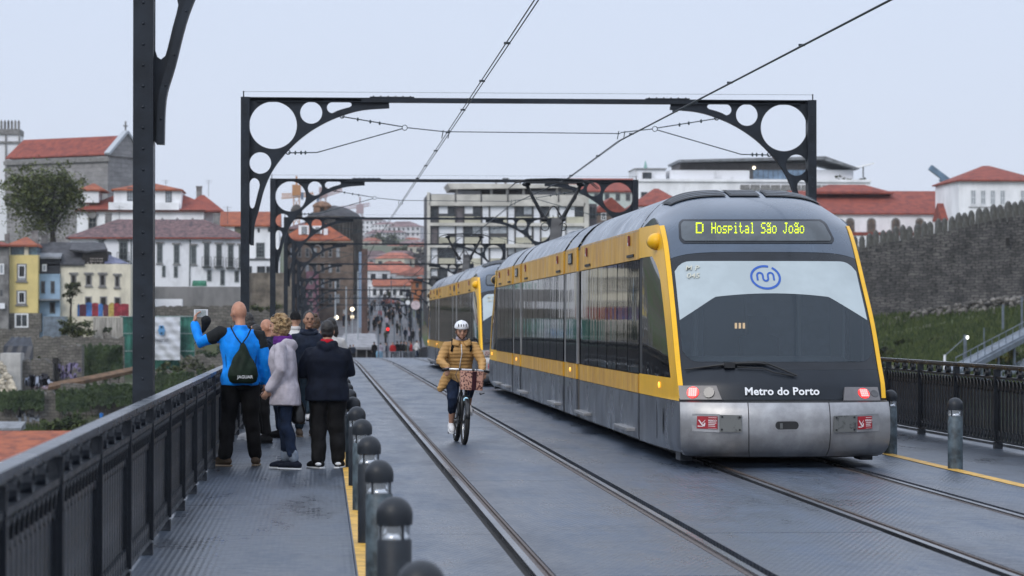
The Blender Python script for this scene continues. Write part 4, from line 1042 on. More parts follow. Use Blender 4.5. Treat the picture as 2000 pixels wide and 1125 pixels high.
CITYW = stone_mat('dark_rampart_stone', (0.125, 0.117, 0.108), (0.062, 0.059, 0.057), (0.025, 0.025, 0.025), 0.46, 0.27, var=0.8)
def tile_mat(name, c, c2, var=0.25): return mat(name, c, rough=0.85, col2=c2, vscale=1.1, bump=0.9, bscale=3.5, kind='wave', detail=8, lo=0.36, hi=0.6)
ROOF_O = tile_mat('orange_roof_tiles', (0.37, 0.105, 0.045), (0.19, 0.055, 0.033))
ROOF_R = tile_mat('red_roof_tiles', (0.29, 0.070, 0.045), (0.165, 0.042, 0.034))
ROOF_P = mat('weathered_purple_roof_tiles', (0.22, 0.125, 0.12), rough=0.85, col2=(0.055, 0.042, 0.050), vscale=2.2, bump=0.9, bscale=3.5, kind='wave', detail=10, lo=0.36, hi=0.64)
ROOF_S = mat('slate_roof', (0.058, 0.058, 0.064), rough=0.75, var=0.4, vscale=1.5, bump=0.5, bscale=4, kind='wave')
ROOF_L = mat('grey_sheet_roof', (0.20, 0.21, 0.225), rough=0.7, var=0.3, vscale=1.5)
TRIM = mat('granite_trim', (0.22, 0.215, 0.21), rough=0.85, var=0.3, vscale=3)
WFR = mat('white_window_frame', (0.72, 0.73, 0.74), rough=0.5)
DFR = mat('dark_window_frame', (0.07, 0.075, 0.08), rough=0.5, var=0.2, vscale=5)
GFR = mat('green_grey_window_frame', (0.13, 0.15, 0.15), rough=0.5, var=0.2, vscale=5)
PANE = mat('window_pane', (0.045, 0.052, 0.058), rough=0.08, var=0.5, vscale=1.2, spec=0.35)
PANE_B = mat('pale_curtained_pane', (0.35, 0.38, 0.41), rough=0.2, var=0.25, vscale=2)
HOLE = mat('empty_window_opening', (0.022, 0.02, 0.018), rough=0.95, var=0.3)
SHUT = mat('white_roller_shutter', (0.74, 0.76, 0.80), rough=0.7, var=0.05, vscale=3, bump=0.3, bscale=8, kind='wave')
IRONB = mat('balcony_iron', (0.03, 0.033, 0.035), rough=0.6)
class House:
    """a building measured on the photograph: front wall between two pixels at distance Y, set square or turned by rz"""
    def __init__(s, name, label, cat, x0, x1, yt, yb, D, depth, wall, rz=0.0, group=None, down=5.0, walls=True):
        s.D = D; a, b = at(x0, yb, D), at(x1, yt, D)
        s.x0, s.yb = x0, yb; s.k = (b.x-a.x)/(x1-x0)/math.cos(rz); s.kz = (b.z-a.z)/(yb-yt)
        s.w, s.h, s.d = (x1-x0)*s.k, b.z-a.z, depth
        s.t = thing(name, label, cat, a, rz, group)
        if walls:
            mb = MB(); mb.bx(0, s.w, 0, depth, -down, s.h); s.wall = mb.build('wall', wall, s.t)
    def lx(s, x): return (x-s.x0)*s.k
    def lz(s, y): return (s.yb-y)*s.kz
    def win(s, x0, y0, x1, y1, fr=None, pane=None, mull=(1, 1), sill=True, lintel=False, balcony=False, fw=0.13, side=False):
        fr = fr or DFR; pane = pane or PANE
        a, b, c, d = s.lx(x0), s.lx(x1), s.lz(y1), s.lz(y0)
        mb = MB(); p = 0.07
        mb.bx(a, a+fw, -p, 0.02, c, d); mb.bx(b-fw, b, -p, 0.02, c, d); mb.bx(a+fw, b-fw, -p, 0.02, d-fw, d); mb.bx(a+fw, b-fw, -p, 0.02, c, c+fw)
        for i in range(1, mull[0]+1): x = a+(b-a)*i/(mull[0]+1); mb.bx(x-0.03, x+0.03, -0.045, 0.02, c+fw, d-fw)
        for i in range(1, mull[1]+1): z = c+(d-c)*i/(mull[1]+1); mb.bx(a+fw, b-fw, -0.04, 0.02, z-0.03, z+0.03)
        f = mb.build('window', fr, s.t)
        mb = MB(); mb.bx(a+fw, b-fw, -0.02, 0.02, c+fw, d-fw); mb.build('pane', pane, f)
        if sill: mb = MB(); mb.bx(a-0.1, b+0.1, -0.16, 0.02, c-0.14, c-0.01); mb.build('sill', TRIM, f)
        if lintel: mb = MB(); mb.bx(a-0.16, b+0.16, -0.18, 0.02, d+0.01, d+0.20); mb.build('lintel', TRIM, f)
        if balcony:
            mb = MB(); z0 = c; hgt = min(1.0, (d-c)*0.4); mb.bx(a-0.2, b+0.2, -0.55, 0.0, z0-0.12, z0-0.02)
            n = max(4, int((b-a+0.4)/0.22))
            for i in range(n+1): x = a-0.18+(b-a+0.36)*i/n; mb.bx(x-0.025, x+0.025, -0.54, -0.50, z0-0.02, z0+hgt)
            mb.bx(a-0.2, b+0.2, -0.55, -0.49, z0+hgt, z0+hgt+0.05); mb.build('balcony', IRONB, f)
        return f
    def roof(s, kind, ridge_y, m, over=0.4, x0=None, x1=None, eave_y=None, depth=None, y_off=0.0, thick=0.18):
        a = s.lx(x0) if x0 is not None else -over; b = s.lx(x1) if x1 is not None else s.w+over
        z = s.lz(eave_y) if eave_y is not None else s.h+0.004; d = depth or s.d; rh = s.lz(ridge_y)*(1+(d/2+y_off)/s.D)
        if kind == 'shed': rh = s.lz(ridge_y)
        y0, y1 = y_off-over, y_off+d+over; ym = (y0+y1)/2
        mb = MB(); V = lambda x, y, zz: mb.bm.verts.new((x, y, zz))
        e = [V(a, y0, z), V(b, y0, z), V(b, y1, z), V(a, y1, z)]; eb = [V(a, y0, z-thick), V(b, y0, z-thick), V(b, y1, z-thick), V(a, y1, z-thick)]
        nf = mb.bm.faces.new
        for i in range(4): j = (i+1) % 4; nf((eb[i], eb[j], e[j], e[i]))
        nf(list(reversed(eb)))
        if kind == 'hip':
            q = min((y1-y0)/2, (b-a)*0.46); r0, r1 = V(a+q, ym, rh), V(b-q, ym, rh)
            nf((e[0], e[1], r1, r0)); nf((e[1], e[2], r1)); nf((e[2], e[3], r0, r1)); nf((e[3], e[0], r0))
        elif kind == 'gable_x':
            r0, r1 = V(a, ym, rh), V(b, ym, rh); nf((e[0], e[1], r1, r0)); nf((e[1], e[2], r1)); nf((e[2], e[3], r0, r1)); nf((e[3], e[0], r0))
        elif kind == 'gable_y':
            xm = (a+b)/2; r0, r1 = V(xm, y0, rh), V(xm, y1, rh); nf((e[0], e[1], r0)); nf((e[1], e[2], r1, r0)); nf((e[2], e[3], r1)); nf((e[3], e[0], r0, r1))
        elif kind == 'shed':
            r0, r1 = V(a, y1, rh), V(b, y1, rh); nf((e[0], e[1], r1, r0)); nf((e[1], e[2], r1)); nf((e[2], e[3], r0, r1)); nf((e[3], e[0], r0))
        r = mb.build('roof', m, s.t)
        return r
    def slab(s, name, m, x0, x1, y0, y1, ya, yb, parent=None):
        mb = MB(); mb.bx(s.lx(x0), s.lx(x1), ya, yb, s.lz(y1), s.lz(y0)); return mb.build(name, m, parent or s.t)
def foliage(mb, c, r, n, size, flat=0.0, rnd=random):
    """leaf-sized faces through an ellipsoid, gathered in clumps"""
    c = Vector(c); nc = max(3, n//60)
    cl = []
    for _ in range(nc):
        while True:
            v = Vector((rnd.uniform(-1, 1), rnd.uniform(-1, 1), rnd.uniform(-1, 1)))
            if 0.15 < v.length < 1: break
        v = v*(0.55+0.42*rnd.random())/max(0.4, v.length**0.3); cl.append(Vector((v.x*r[0], v.y*r[1], v.z*r[2])))
    cs = min(r)*0.36
    for i in range(n):
        q = cl[i % nc]+Vector((rnd.gauss(0, cs*0.6), rnd.gauss(0, cs*0.6), rnd.gauss(0, cs*0.45)))
        s_ = size*rnd.uniform(0.6, 1.3)
        u = Vector((rnd.uniform(-1, 1), rnd.uniform(-1, 1), rnd.uniform(-.6, .6))).normalized(); v = u.cross(Vector((rnd.uniform(-1, 1), rnd.uniform(-1, 1), 1))).normalized()
        p = c+q
        mb.face([p-u*s_, p-v*s_*0.6, p+u*s_, p+v*s_*0.6])
    return mb
LEAF_D = foliage_mat('dark_tree_leaves', (0.022, 0.032, 0.014), (0.075, 0.085, 0.028))
LEAF_O = foliage_mat('olive_tree_leaves', (0.038, 0.055, 0.015), (0.125, 0.14, 0.038))
IVY = foliage_mat('ivy_leaves', (0.014, 0.032, 0.010), (0.045, 0.07, 0.022))
BUSH = foliage_mat('bush_leaves', (0.030, 0.045, 0.014), (0.09, 0.10, 0.03))
GRS = foliage_mat('slope_grass', (0.018, 0.036, 0.010), (0.078, 0.098, 0.030), 0.9)
YLW = foliage_mat('yellow_green_leaves', (0.055, 0.065, 0.010), (0.16, 0.14, 0.02))
BARK = mat('bark', (0.045, 0.036, 0.028), rough=0.95, var=0.4, vscale=6)
# ---- left bank
h = House('church', 'grey granite church with long red roof and right end gable, high on the left', 'church', 13, 222, 313, 440, 380, 7.2, GRAN, R(-35), down=8)
h.t.location.x += 0
W7 = h.d
h.roof('gable_x', 273, ROOF_R, 0.15, eave_y=309)
mb = MB(); zr = h.lz(273)*1.01
for y0 in (0,):
    a = mb.bm.verts; 
    for (ya, za, yb_, zb) in ((-0.3, h.h+0.25, W7/2, zr+0.5), (W7/2, zr+0.5, W7+0.3, h.h+0.25)):
        mb.bar((h.w+0.1, ya, za), (h.w+0.1, yb_, zb), 0.9, 0.35)
mb.build('gable_coping', mat('pale_coping', (0.40, 0.43, 0.46), rough=0.7), h.t)
mb = MB(); mb.prism([(-0.01, 0), (0.3, 0), (0.3, 0), (0, 0)], 0, 0.01) if False else None
mb = MB(); A = [Vector((h.w-0.02, 0, h.h)), Vector((h.w-0.02, W7, h.h)), Vector((h.w-0.02, W7/2, zr+0.2))]; B = [p+Vector((0.35, 0, 0)) for p in A]
mb.face(A); mb.face(B); [mb.face([A[i], A[(i+1) % 3], B[(i+1) % 3], B[i]]) for i in range(3)]; mb.build('gable_wall', GRAN, h.t)
mb = MB(); mb.bx(h.w+0.02, h.w+0.18, W7/2-0.08, W7/2+0.08, zr+0.3, zr+1.9); mb.bx(h.w+0.03, h.w+0.17, W7/2-0.4, W7/2+0.4, zr+1.2, zr+1.36); mb.build('cross', TRIM, h.t)
mb = MB(); mb.bx(-0.3, h.w+0.5, -0.35, -0.002, h.h-0.75, h.h-0.25); mb.build('cornice', TRIM, h.t)
h = House('church_tower', 'battlemented stone tower beside the church, cut by the left edge of the photo', 'tower', -14, 38, 262, 400, 396, 5, WHT_D, down=8)
mb = MB()
for x0, x1, y0, y1 in ((-15, 39, 252, 263), (-15, 39, 276, 280)): mb.bx(h.lx(x0), h.lx(x1), -0.25, h.d+0.25, h.lz(y1), h.lz(y0))
mb.bx(h.lx(-14)-0.1, h.lx(-9), -0.2, 0.1, 0, h.h); mb.bx(h.lx(10), h.lx(13), -0.2, 0.1, 0, h.h); mb.bx(h.lx(36.5), h.lx(38)+0.1, -0.2, 0.1, 0, h.h)
mb.build('stone_band', TRIM, h.t)
for i in range(8):
    x = -13+i*6.8; mb = MB(); a, b = h.lx(x), h.lx(x+4); z0, z1 = h.lz(252), h.lz(234); mb.prism([(a, z0), (b, z0), (b, z1-0.3), ((a+b)/2, z1), (a, z1-0.3)], -0.2, 0.3); mb.build('merlon', GREYW, h.t)
# manor house
h = House('manor_house', 'large white manor with orange hipped roofs and raised central block, above the purple roof', 'house', 150, 398, 412, 480, 345, 11, WHT, down=6)
h.roof('hip', 372, ROOF_R, 0.5, x0=146, x1=432, eave_y=411)
u = h.slab('upper_block', WHT, 222, 354, 371, 411.5, 0.0, 8.0)
r = h.roof('hip', 356, ROOF_O, 0.45, x0=217, x1=357, eave_y=370.5, depth=8)
h.slab('dormer_wall', WHT, 158, 192, 371, 396, 0.5, 6)
h.roof('hip', 358, ROOF_O, 0.3, x0=151, x1=205, eave_y=371, depth=6, y_off=0.5)
h.slab('parapet', WHT, 212, 350, 396, 411, -0.4, 0.0)
h.slab('side_wing', WHT_D, 398.5, 430, 414, 480, 3.0, 10.0)
h.roof('hip', 379, ROOF_R, 0.3, x0=348, x1=436, eave_y=410, depth=8, y_off=1.0)
h.win(248, 367, 262, 393, DFR, PANE_B, (1, 2), False); h.win(323, 370, 335, 396, DFR, PANE_B, (1, 2), False)
h.win(172, 422, 189, 448, TRIM, PANE, (1, 1), True, True)
mb = MB(); mb.lathe([(0.55, -0.2), (0.5, -0.1), (0.1, 0.05)], (h.lx(180.5), -0.1, h.lz(419)), 12, 'y'); mb.build('ornament', TRIM, h.t)
h.slab('eaves_band', BROWNW, 146, 402, 410.5, 413, -0.5, 0.0)
for x in (318, 347, 377): mb = MB(); mb.lathe([(0.5, 0), (0.35, 0.3), (0.2, 0.45), (0.02, 0.7)], (h.lx(x), -1.0, h.lz(436)), 10); mb.build('finial', TRIM, h.t)
# long white house
h = House('long_white_house', 'long white two storey house with a weathered purple tiled roof and small balconies', 'house', 137, 480, 464, 562, 300, 9.5, WHT_D, down=5)
h.roof('hip', 428, ROOF_P, 0.5)
h.slab('eaves', ROOF_R, 134, 483, 464.3, 467, -0.55, -0.004)
for x0, x1, y0, y1, bal in ((232,249,472,509,1),(306,317,476,514,0),(339,350,478,515,0),(373,383,480,516,0),(398,409,475,520,1),(422,433,477,520,1),(445,456,478,522,1),(271,282,475,513,0),(466,476,479,523,1),(192,203,470,508,0)):
    h.win(x0, y0, x1, y1, GFR, PANE, (1, 2), True, True, bool(bal))
for x0, x1, y0, y1 in ((316,323,519,541),(339,347,520,542),(404,413,527,549),(430,439,527,557),(458,467,528,551)): h.win(x0, y0, x1, y1, GFR, PANE, (0, 1), False)
mb = MB(); mb.tube([(h.lx(371), -0.08, h.lz(468)), (h.lx(370), -0.08, h.lz(558))], 0.07, 6); mb.build('drainpipe', GFR, h.t)
mb = MB(); mb.tube([(h.lx(256), -0.08, h.lz(468)), (h.lx(256), -0.08, h.lz(558))], 0.07, 6); mb.build('drainpipe', GFR, h.t)
TARPG = mat('green_tarpaulin', (0.02, 0.16, 0.09), rough=0.6, var=0.3, vscale=3, bump=0.6, bscale=3)
p = at(375, 559, 296); q = at(404, 548, 296)
mb = MB(); mb.loft([(((p.x+q.x)/2, 296, p.z), (q.x-p.x)/2, 0.8), (((p.x+q.x)/2, 296, p.z+0.35), (q.x-p.x)/2*0.98, 0.75), (((p.x+q.x)/2, 296, q.z), (q.x-p.x)/2*0.9, 0.4)], 16, 5); tag(mb.build('tarpaulin', TARPG), 'green tarpaulin over a heap in front of the long white house', 'tarpaulin')
# cream ruin, blue, yellow and grey houses
h = House('ruined_house', 'cream roofless looking ruin with empty windows and a collapsed dark roof', 'house', 117, 255, 516, 614, 282, 8, CREAM, down=4)
h.roof('gable_x', 473, ROOF_S, 0.2, x0=72, x1=165)
for x0, x1, y0, y1 in ((138,149,536,557),(167,179,536,558),(194,206,536,559),(224,234,538,561)): h.win(x0, y0, x1, y1, TRIM, HOLE, (0, 0), True, True)
for x0, x1, y0, y1 in ((166,179,579,598),(195,209,579,608),(223,236,580,598)): h.win(x0, y0, x1, y1, TRIM, HOLE, (0, 0), False)
h.slab('collapsed_attic', HOLE, 160, 209, 490, 515.5, 0.6, 6)
mb = MB()
for x in (163, 171, 178, 186, 196, 205): mb.bar((h.lx(x), 0.4, h.lz(516)), (h.lx(x-5), 3.5, h.lz(484)), 0.14, 0.14)
for y in (504, 509): 
    for i in range(6): mb.bx(h.lx(175+i*4.4), h.lx(178+i*4.4), 0.3, 0.45, h.lz(y+2.2), h.lz(y))
mb.build('roof_timber', mat('weathered_timber', (0.30, 0.27, 0.25), rough=0.9, var=0.4, vscale=3), h.t)
mb = MB(); mb.grid([[(h.lx(135), 0.5, h.lz(489)), (h.lx(170), 0.3, h.lz(492)), (h.lx(209), 0.5, h.lz(488))], [(h.lx(134), 4, h.lz(474)), (h.lx(170), 4, h.lz(472)), (h.lx(198), 4, h.lz(474))]]); mb.build('attic_roof', ROOF_S, h.t, solid=0.2)
TARPB = mat('blue_purple_tarpaulin', (0.045, 0.055, 0.12), rough=0.5, col2=(0.13, 0.14, 0.22), vscale=1.4, bump=0.9, bscale=1.6)
mb = MB(); mb.grid([[(h.lx(204+8*i), 0.1+0.1*(i % 2), h.lz(515-0.5*(i % 2))) for i in range(7)], [(h.lx(202+6*i), 1.6, h.lz(503-2*(i % 2)+i)) for i in range(7)], [(h.lx(200+3*i), 3.0, h.lz(488+2.4*i)) for i in range(7)]]); mb.build('roof_tarpaulin', TARPB, h.t, solid=0.06)
MUR = [mat('mural_red', (0.28, 0.02, 0.035), rough=0.7, var=0.4, vscale=1.5), mat('mural_blue', (0.05, 0.16, 0.42), rough=0.7, var=0.4, vscale=1.5), mat('mural_maroon', (0.10, 0.02, 0.035), rough=0.7, var=0.4, vscale=1.2), mat('mural_yellow', (0.45, 0.33, 0.08), rough=0.7, var=0.3)]
t = thing('painted_hoarding', 'painted hoarding of red and blue panels in front of the cream ruin', 'hoarding', at(151, 618, 278))
k = 278/F
for x0, x1, zt, mi in ((0, 4, 6.0, 1), (4.2, 17, 5.2, 2), (15, 28, 8.6, 1), (28.3, 40, 7.6, 0), (40.2, 49, 6.0, 1), (60, 70, 8, 3), (70.2, 84, 7.2, 0), (84.2, 99, 5.8, 0), (50, 59.6, 4.8, 2)):
    mb = MB(); a, b = x0*k, x1*k; z = (zt+19)*k; mb.prism([(a, 0), (b, 0), (b, z*random.uniform(.85, 1)), ((a+b)/2, z), (a, z*random.uniform(.8, 1))], -0.02-0.01*random.random(), 0.06); mb.build('panel', MUR[mi], t)
h = House('blue_house', 'narrow pale blue house with a black attic storey between the yellow house and the ruin', 'house', 75, 117, 535, 622, 281.5, 7, BLUEW, down=3)
h.slab('attic_wall', mat('black_cladding', (0.018, 0.021, 0.028), rough=0.6, var=0.3), 75, 116.5, 501, 535, 0.3, 6.5)
h.win(82, 516, 91, 530, WFR, PANE_B, (0, 0), False); h.win(80, 549, 88, 573, DFR, PANE, (0, 1), False); h.win(99, 549, 107, 573, DFR, PANE, (0, 1), False); h.win(97, 590, 108, 612, DFR, HOLE, (0, 0), False)
h.slab('awning', ROOF_L, 78, 119, 584, 587, -1.0, 0.0); h.slab('railing', IRONB, 76, 116, 530, 532, -0.5, -0.45)
h.roof('shed', 476, ROOF_L, 0.2, x0=68, x1=119, eave_y=502)
h = House('yellow_house', 'narrow bright yellow house with an orange roof and glazed attic', 'house', 17, 74, 498, 611, 280, 8, YELW, down=0.4)
h.slab('attic_glass', mat('bluish_attic_glass', (0.12, 0.20, 0.25), rough=0.15, var=0.5, vscale=0.8), 20, 71, 479, 498, 0.5, 7); h.roof('hip', 463, ROOF_O, 0.3, eave_y=478.5, x0=12, x1=73)
h.slab('attic_post', CREAM, 17, 20, 479, 498, -0.1, 0.3); h.slab('attic_post', CREAM, 47, 55, 479, 498, 0.1, 0.49)
h.win(33, 515, 52, 549, TRIM, PANE_B, (1, 0), True); h.win(32, 567, 52, 595, TRIM, PANE, (1, 0), True)
for x0, x1, y0, y1 in ((35, 50, 517, 543), (35, 50, 569, 593)): h.win(x0, y0, x1, y1, WFR, PANE_B if y0 < 550 else PANE, (0, 0), False, fw=0.14)
h.slab('stone_base', RUBBLE, 2, 80, 611.3, 648, -0.1, 7)
h2 = h; f = h.win(29, 612, 56, 640, WFR, PANE, (1, 0), False, fw=0.16); f.location.y = -0.1
h = House('grey_house', 'grey old house cut by the left edge of the photo beside the yellow house', 'house', -30, 16.6, 500, 640, 279, 8, GREYW, down=3)
h.roof('hip', 472, ROOF_R, 0.3, x0=-34, x1=17.5, eave_y=478); h.slab('attic_wall', CONCW, -28, 16, 479, 500, 0.2, 7); h.win(-2, 515, 8, 536, WFR, PANE_B, (0, 0), False); h.win(0, 566, 5, 578, DFR, HOLE, (0, 0), False)
mb = MB(); mb.bx(h.lx(2), h.lx(10), 3, 4, h.lz(478), h.lz(455)); mb.build('chimney', GREYW, h.t)
h.slab('satellite_dish', WHT_D, 0, 10, 592, 603, -0.3, -0.2)
# walls, ruins and clutter of the terraces
def wall(name, label, cat, x0, x1, y0, y1, D, m, depth=0.6, group=None, jag=0.0, down=3.0):
    a, b = at(x0, y1, D), at(x1, y0, D)
    mb = MB(); n = max(2, int((x1-x0)/6)); top = []
    for i in range(n+1): top.append((a.x+(b.x-a.x)*i/n-a.x, b.z-a.z-jag*random.random()))
    mb.prism([(0, -down), (b.x-a.x, -down)]+top[::-1], 0, depth)
    o = mb.build(name, m, loc=a); return tag(o, label, cat, group)
wall('terrace_wall', 'long grey terrace wall of rubble under the bushes', 'wall', 66, 242, 655, 700, 268, RUBBLE, 1.0, jag=0.35)
wall('fence_panel', 'pale board fence left of the green scaffold', 'fence', 182, 240, 620, 656, 272, mat('pale_boarding', (0.36, 0.34, 0.30), rough=0.8, var=0.4, vscale=1.5, stretch=(4, 1, 0.3)), 0.12)
wall('sheet_fence', 'blue grey corrugated sheet fence under the blue house', 'fence', 84, 132, 618, 652, 274, mat('corrugated_sheet', (0.17, 0.21, 0.25), rough=0.6, var=0.3, vscale=2, bump=0.8, bscale=5, kind='wave'), 0.12)
wall('garden_wall', 'stone garden wall below the yellow house', 'wall', -5, 76, 640, 668, 271, RUBBLE, 0.8, jag=0.3)
wall('concrete_wall', 'white concrete wall end beside the heap of rubble at the left edge', 'wall', 0, 40, 690, 758, 246, mat('pale_concrete', (0.45, 0.44, 0.42), rough=0.85, var=0.2, vscale=0.8, detail=8), 3.0)
w1 = wall('ruin_wall', 'ruined stone wall with pale blue graffiti on its lower half', 'wall', 40, 103, 698, 762, 247.5, RUBBLE, 2.0, jag=0.5)
w2 = wall('ruin_wall', 'stone wall with purple lettering graffiti, next to the dark gap', 'wall', 112, 160, 672, 756, 249.5, RUBBLE, 2.5, jag=0.3)
wall('gap_shade_sheet', 'dark sheet filling the shaded gap between the two graffiti walls', 'wall', 102, 113, 699, 758, 249, HOLE, 1.0)  # near-black sheet painted as the shade in the gap
GRF = [mat('graffiti_pale_blue', (0.42, 0.47, 0.60), rough=0.7), mat('graffiti_violet', (0.20, 0.17, 0.30), rough=0.7), mat('graffiti_black', (0.02, 0.02, 0.03), rough=0.7), mat('graffiti_pink', (0.45, 0.33, 0.40), rough=0.7)]
def graffiti(parent, x0, x1, y0, y1, D, m, n, seed, wd=0.16):
    rr = random.Random(seed); a = at(x0, y1, D); b = at(x1, y0, D); o0 = parent.location; mb = MB()
    for i in range(n):
        cx = a.x+(b.x-a.x)*(i+0.5)/n-o0.x; w_ = (b.x-a.x)/n*0.48; pts = []
        for q in range(rr.choice((3, 4, 5))): pts.append(Vector((cx+rr.uniform(-w_, w_), -0.02-0.004*i % 0.02, a.z-o0.z+(b.z-a.z)*rr.uniform(0.05, 0.95))))
        for p_, q_ in zip(pts, pts[1:]):
            d = (q_-p_); nn = Vector((-d.z, 0, d.x)); 
            if nn.length < 1e-4: continue
            nn = nn.normalized()*wd/2; yy = -0.012-0.002*((i*3+seed) % 5)
            mb.face([Vector((v.x, yy, v.z)) for v in (p_-nn, q_-nn, q_+nn, p_+nn)])
    return mb.build('graffiti', m, parent)
graffiti(w1, 50, 101, 728, 758, 247.4, GRF[2], 10, 3, 0.42); graffiti(w1, 50, 101, 730, 757, 247.3, GRF[0], 12, 4, 0.24); graffiti(w1, 60, 103, 750, 762, 247.3, GRF[3], 9, 6, 0.2)
graffiti(w2, 115, 158, 706, 728, 249.4, GRF[1], 8, 8, 0.2); graffiti(w2, 116, 150, 724, 742, 249.4, GRF[1], 7, 9, 0.22)
w3 = wall('lower_terrace_wall', 'mossy lower terrace wall with faint white graffiti at its left', 'wall', -8, 120, 762, 822, 238, RUBBLE, 1.2, jag=0.4)
graffiti(w3, 32, 78, 798, 826, 237.9, mat('graffiti_grey', (0.26, 0.29, 0.34), rough=0.8), 9, 12, 0.2)
w4 = wall('lower_terrace_wall', 'dark ivy grown terrace wall right of centre with a scrap of pink graffiti', 'wall', 118, 300, 748, 812, 241, RUBBLE, 1.2, jag=0.3)
graffiti(w4, 212, 240, 758, 776, 240.9, GRF[3], 4, 15, 0.18)
wall('terrace_wall', 'grey wall seen between the near gantry post and the man in blue', 'wall', 296, 430, 722, 790, 246, RUBBLE, 1.0, jag=0.3)
wall('boundary_wall', 'stained concrete wall under the long white house', 'wall', 296, 470, 560, 586, 292, CONCW, 1.0)
wall('pale_ledge', 'pale whitewashed ledge below the stained concrete wall', 'wall', 298, 356, 584, 597, 289, WHT_D, 1.2)
wall('boundary_wall', 'brown grey lower boundary wall behind the phone', 'wall', 296, 480, 596, 650, 286, RUBBLE, 1.2, jag=0.2)
wall('retaining_wall', 'beige retaining wall between the second and third gantry posts', 'wall', 484, 575, 533, 600, 301, mat('beige_rough_render', (0.17, 0.145, 0.115), rough=0.95, var=0.45, vscale=0.9, detail=9), 2.0)
wall('boundary_wall', 'low grey wall across the foot of the beige retaining wall', 'wall', 455, 600, 604, 690, 288, RUBBLE, 1.5, jag=0.4)
TENT = mat('black_sheet', (0.022, 0.026, 0.036), rough=0.5, var=0.4, vscale=2, bump=0.5, bscale=2)
p = at(5, 698, 252); q = at(65, 658, 252); wdx = q.x-p.x; hz = q.z-p.z
mb = MB(); mb.grid([[(wdx*i/6, 0-0.05*(i % 2), -0.4) for i in range(7)], [(wdx*(0.02+0.96*i/6), 0.3+0.1*(i % 2), hz*0.55) for i in range(7)], [(wdx*(0.25+0.6*i/6), 1.5, hz*(1.0-0.05*(i % 2))) for i in range(7)], [(wdx*(0.2+0.7*i/6), 3, hz*0.4) for i in range(7)]])
tag(mb.build('tent_sheet', TENT, loc=p, solid=0.05), 'black plastic sheet stretched like a tent above the white concrete wall', 'tarpaulin')
STN = mat('tumbled_stone', (0.36, 0.32, 0.25), rough=0.9, var=0.5, vscale=2, rnd=0.3)
mb = MB(); rr = random.Random(5)
for i in range(130):
    u_ = rr.random(); x = -4+34*u_; top = 705+52*max(0, (x-2)/28)**1.2; y = top+(768-top)*rr.random()
    c = at(x, y, 243.5+1.2*(768-y)/60); s_ = rr.uniform(0.10, 0.28); mb.ell(c, (s_, s_, s_*0.8), Matrix.Rotation(rr.uniform(0, 3), 3, 'X'), 6, 4)
tag(mb.build('rubble_heap', STN), 'heap of tumbled pale stones at the left edge', 'rubble', None, 'stuff')
# scaffold with net and banner
NET = mat('green_scaffold_net', (0.03, 0.15, 0.115), rough=0.8, var=0.5, vscale=0.8, bump=0.5, bscale=3, detail=8)
t = thing('scaffold', 'scaffold wrapped in green netting behind the near gantry post', 'scaffold', at(235, 722, 277))
k = 277/F
NP = mat('scaffold_tube', (0.30, 0.36, 0.35), rough=0.5, metal=0.5)
for i in range(6):
    mb = MB(); a, b = i*23.8*k, (i+1)*23.8*k; mb.grid([[(a+(b-a)*q/6, -0.05-0.10*math.sin(q*1.7+i), (0 if z == 0 else z*17.3*k)) for q in range(7)] for z in range(7)]); mb.build('net_panel', NET, t)
mb = MB()
for i in range(7): mb.tube([(i*23.8*k, 0.15, -2), (i*23.8*k, 0.15, 105*k)], 0.05, 6)
for z in (2, 36, 70, 103): mb.tube([(0, 0.12, z*k), (143*k, 0.12, z*k)], 0.05, 6); mb.tube([(0, -0.2, z*k), (143*k, -0.2, z*k)], 0.035, 6)
for z in (35, 69): mb.bx(0, 143*k, 0.2, 1.4, z*k-0.1, z*k)
mb.build('scaffold_frame', NP, t)
a, b = at(299, 703, 276), at(352, 619, 276)
mb = MB(); mb.grid([[(a.x+(b.x-a.x)*i/16, 276-0.25+0.10*math.sin(i*0.8+j*0.9)+0.05*math.sin(j*1.7), a.z+(b.z-a.z)*j/20) for i in range(17)] for j in range(21)])
ban = tag(mb.build('banner', mat('white_banner_cloth', (0.58, 0.60, 0.64), rough=0.7, var=0.12, vscale=1), smooth=True), 'white banner with a blue emblem hung on the green netting', 'banner')
EMB = mat('banner_emblem_blue', (0.10, 0.28, 0.52), rough=0.7); EMT = mat('banner_grey_print', (0.13, 0.14, 0.17), rough=0.7)
mb = MB(); c = at(315.5, 645, 275.55)
for i in range(6):
    an = i*PI/3; mb.lathe([(0.20, 0), (0.19, -0.004)], (c.x+0.17*math.cos(an), c.y, c.z+0.34*math.sin(an)), 10, 'y')
mb.lathe([(0.22, 0), (0.21, -0.006)], (c.x, c.y, c.z), 10, 'y'); mb.build('emblem', EMB, ban)
text_mesh('banner_lettering', 'riverio', 0.62, EMT, ban, at(313, 664, 275.5), (PI/2, 0, 0), 0.004, 0.008)
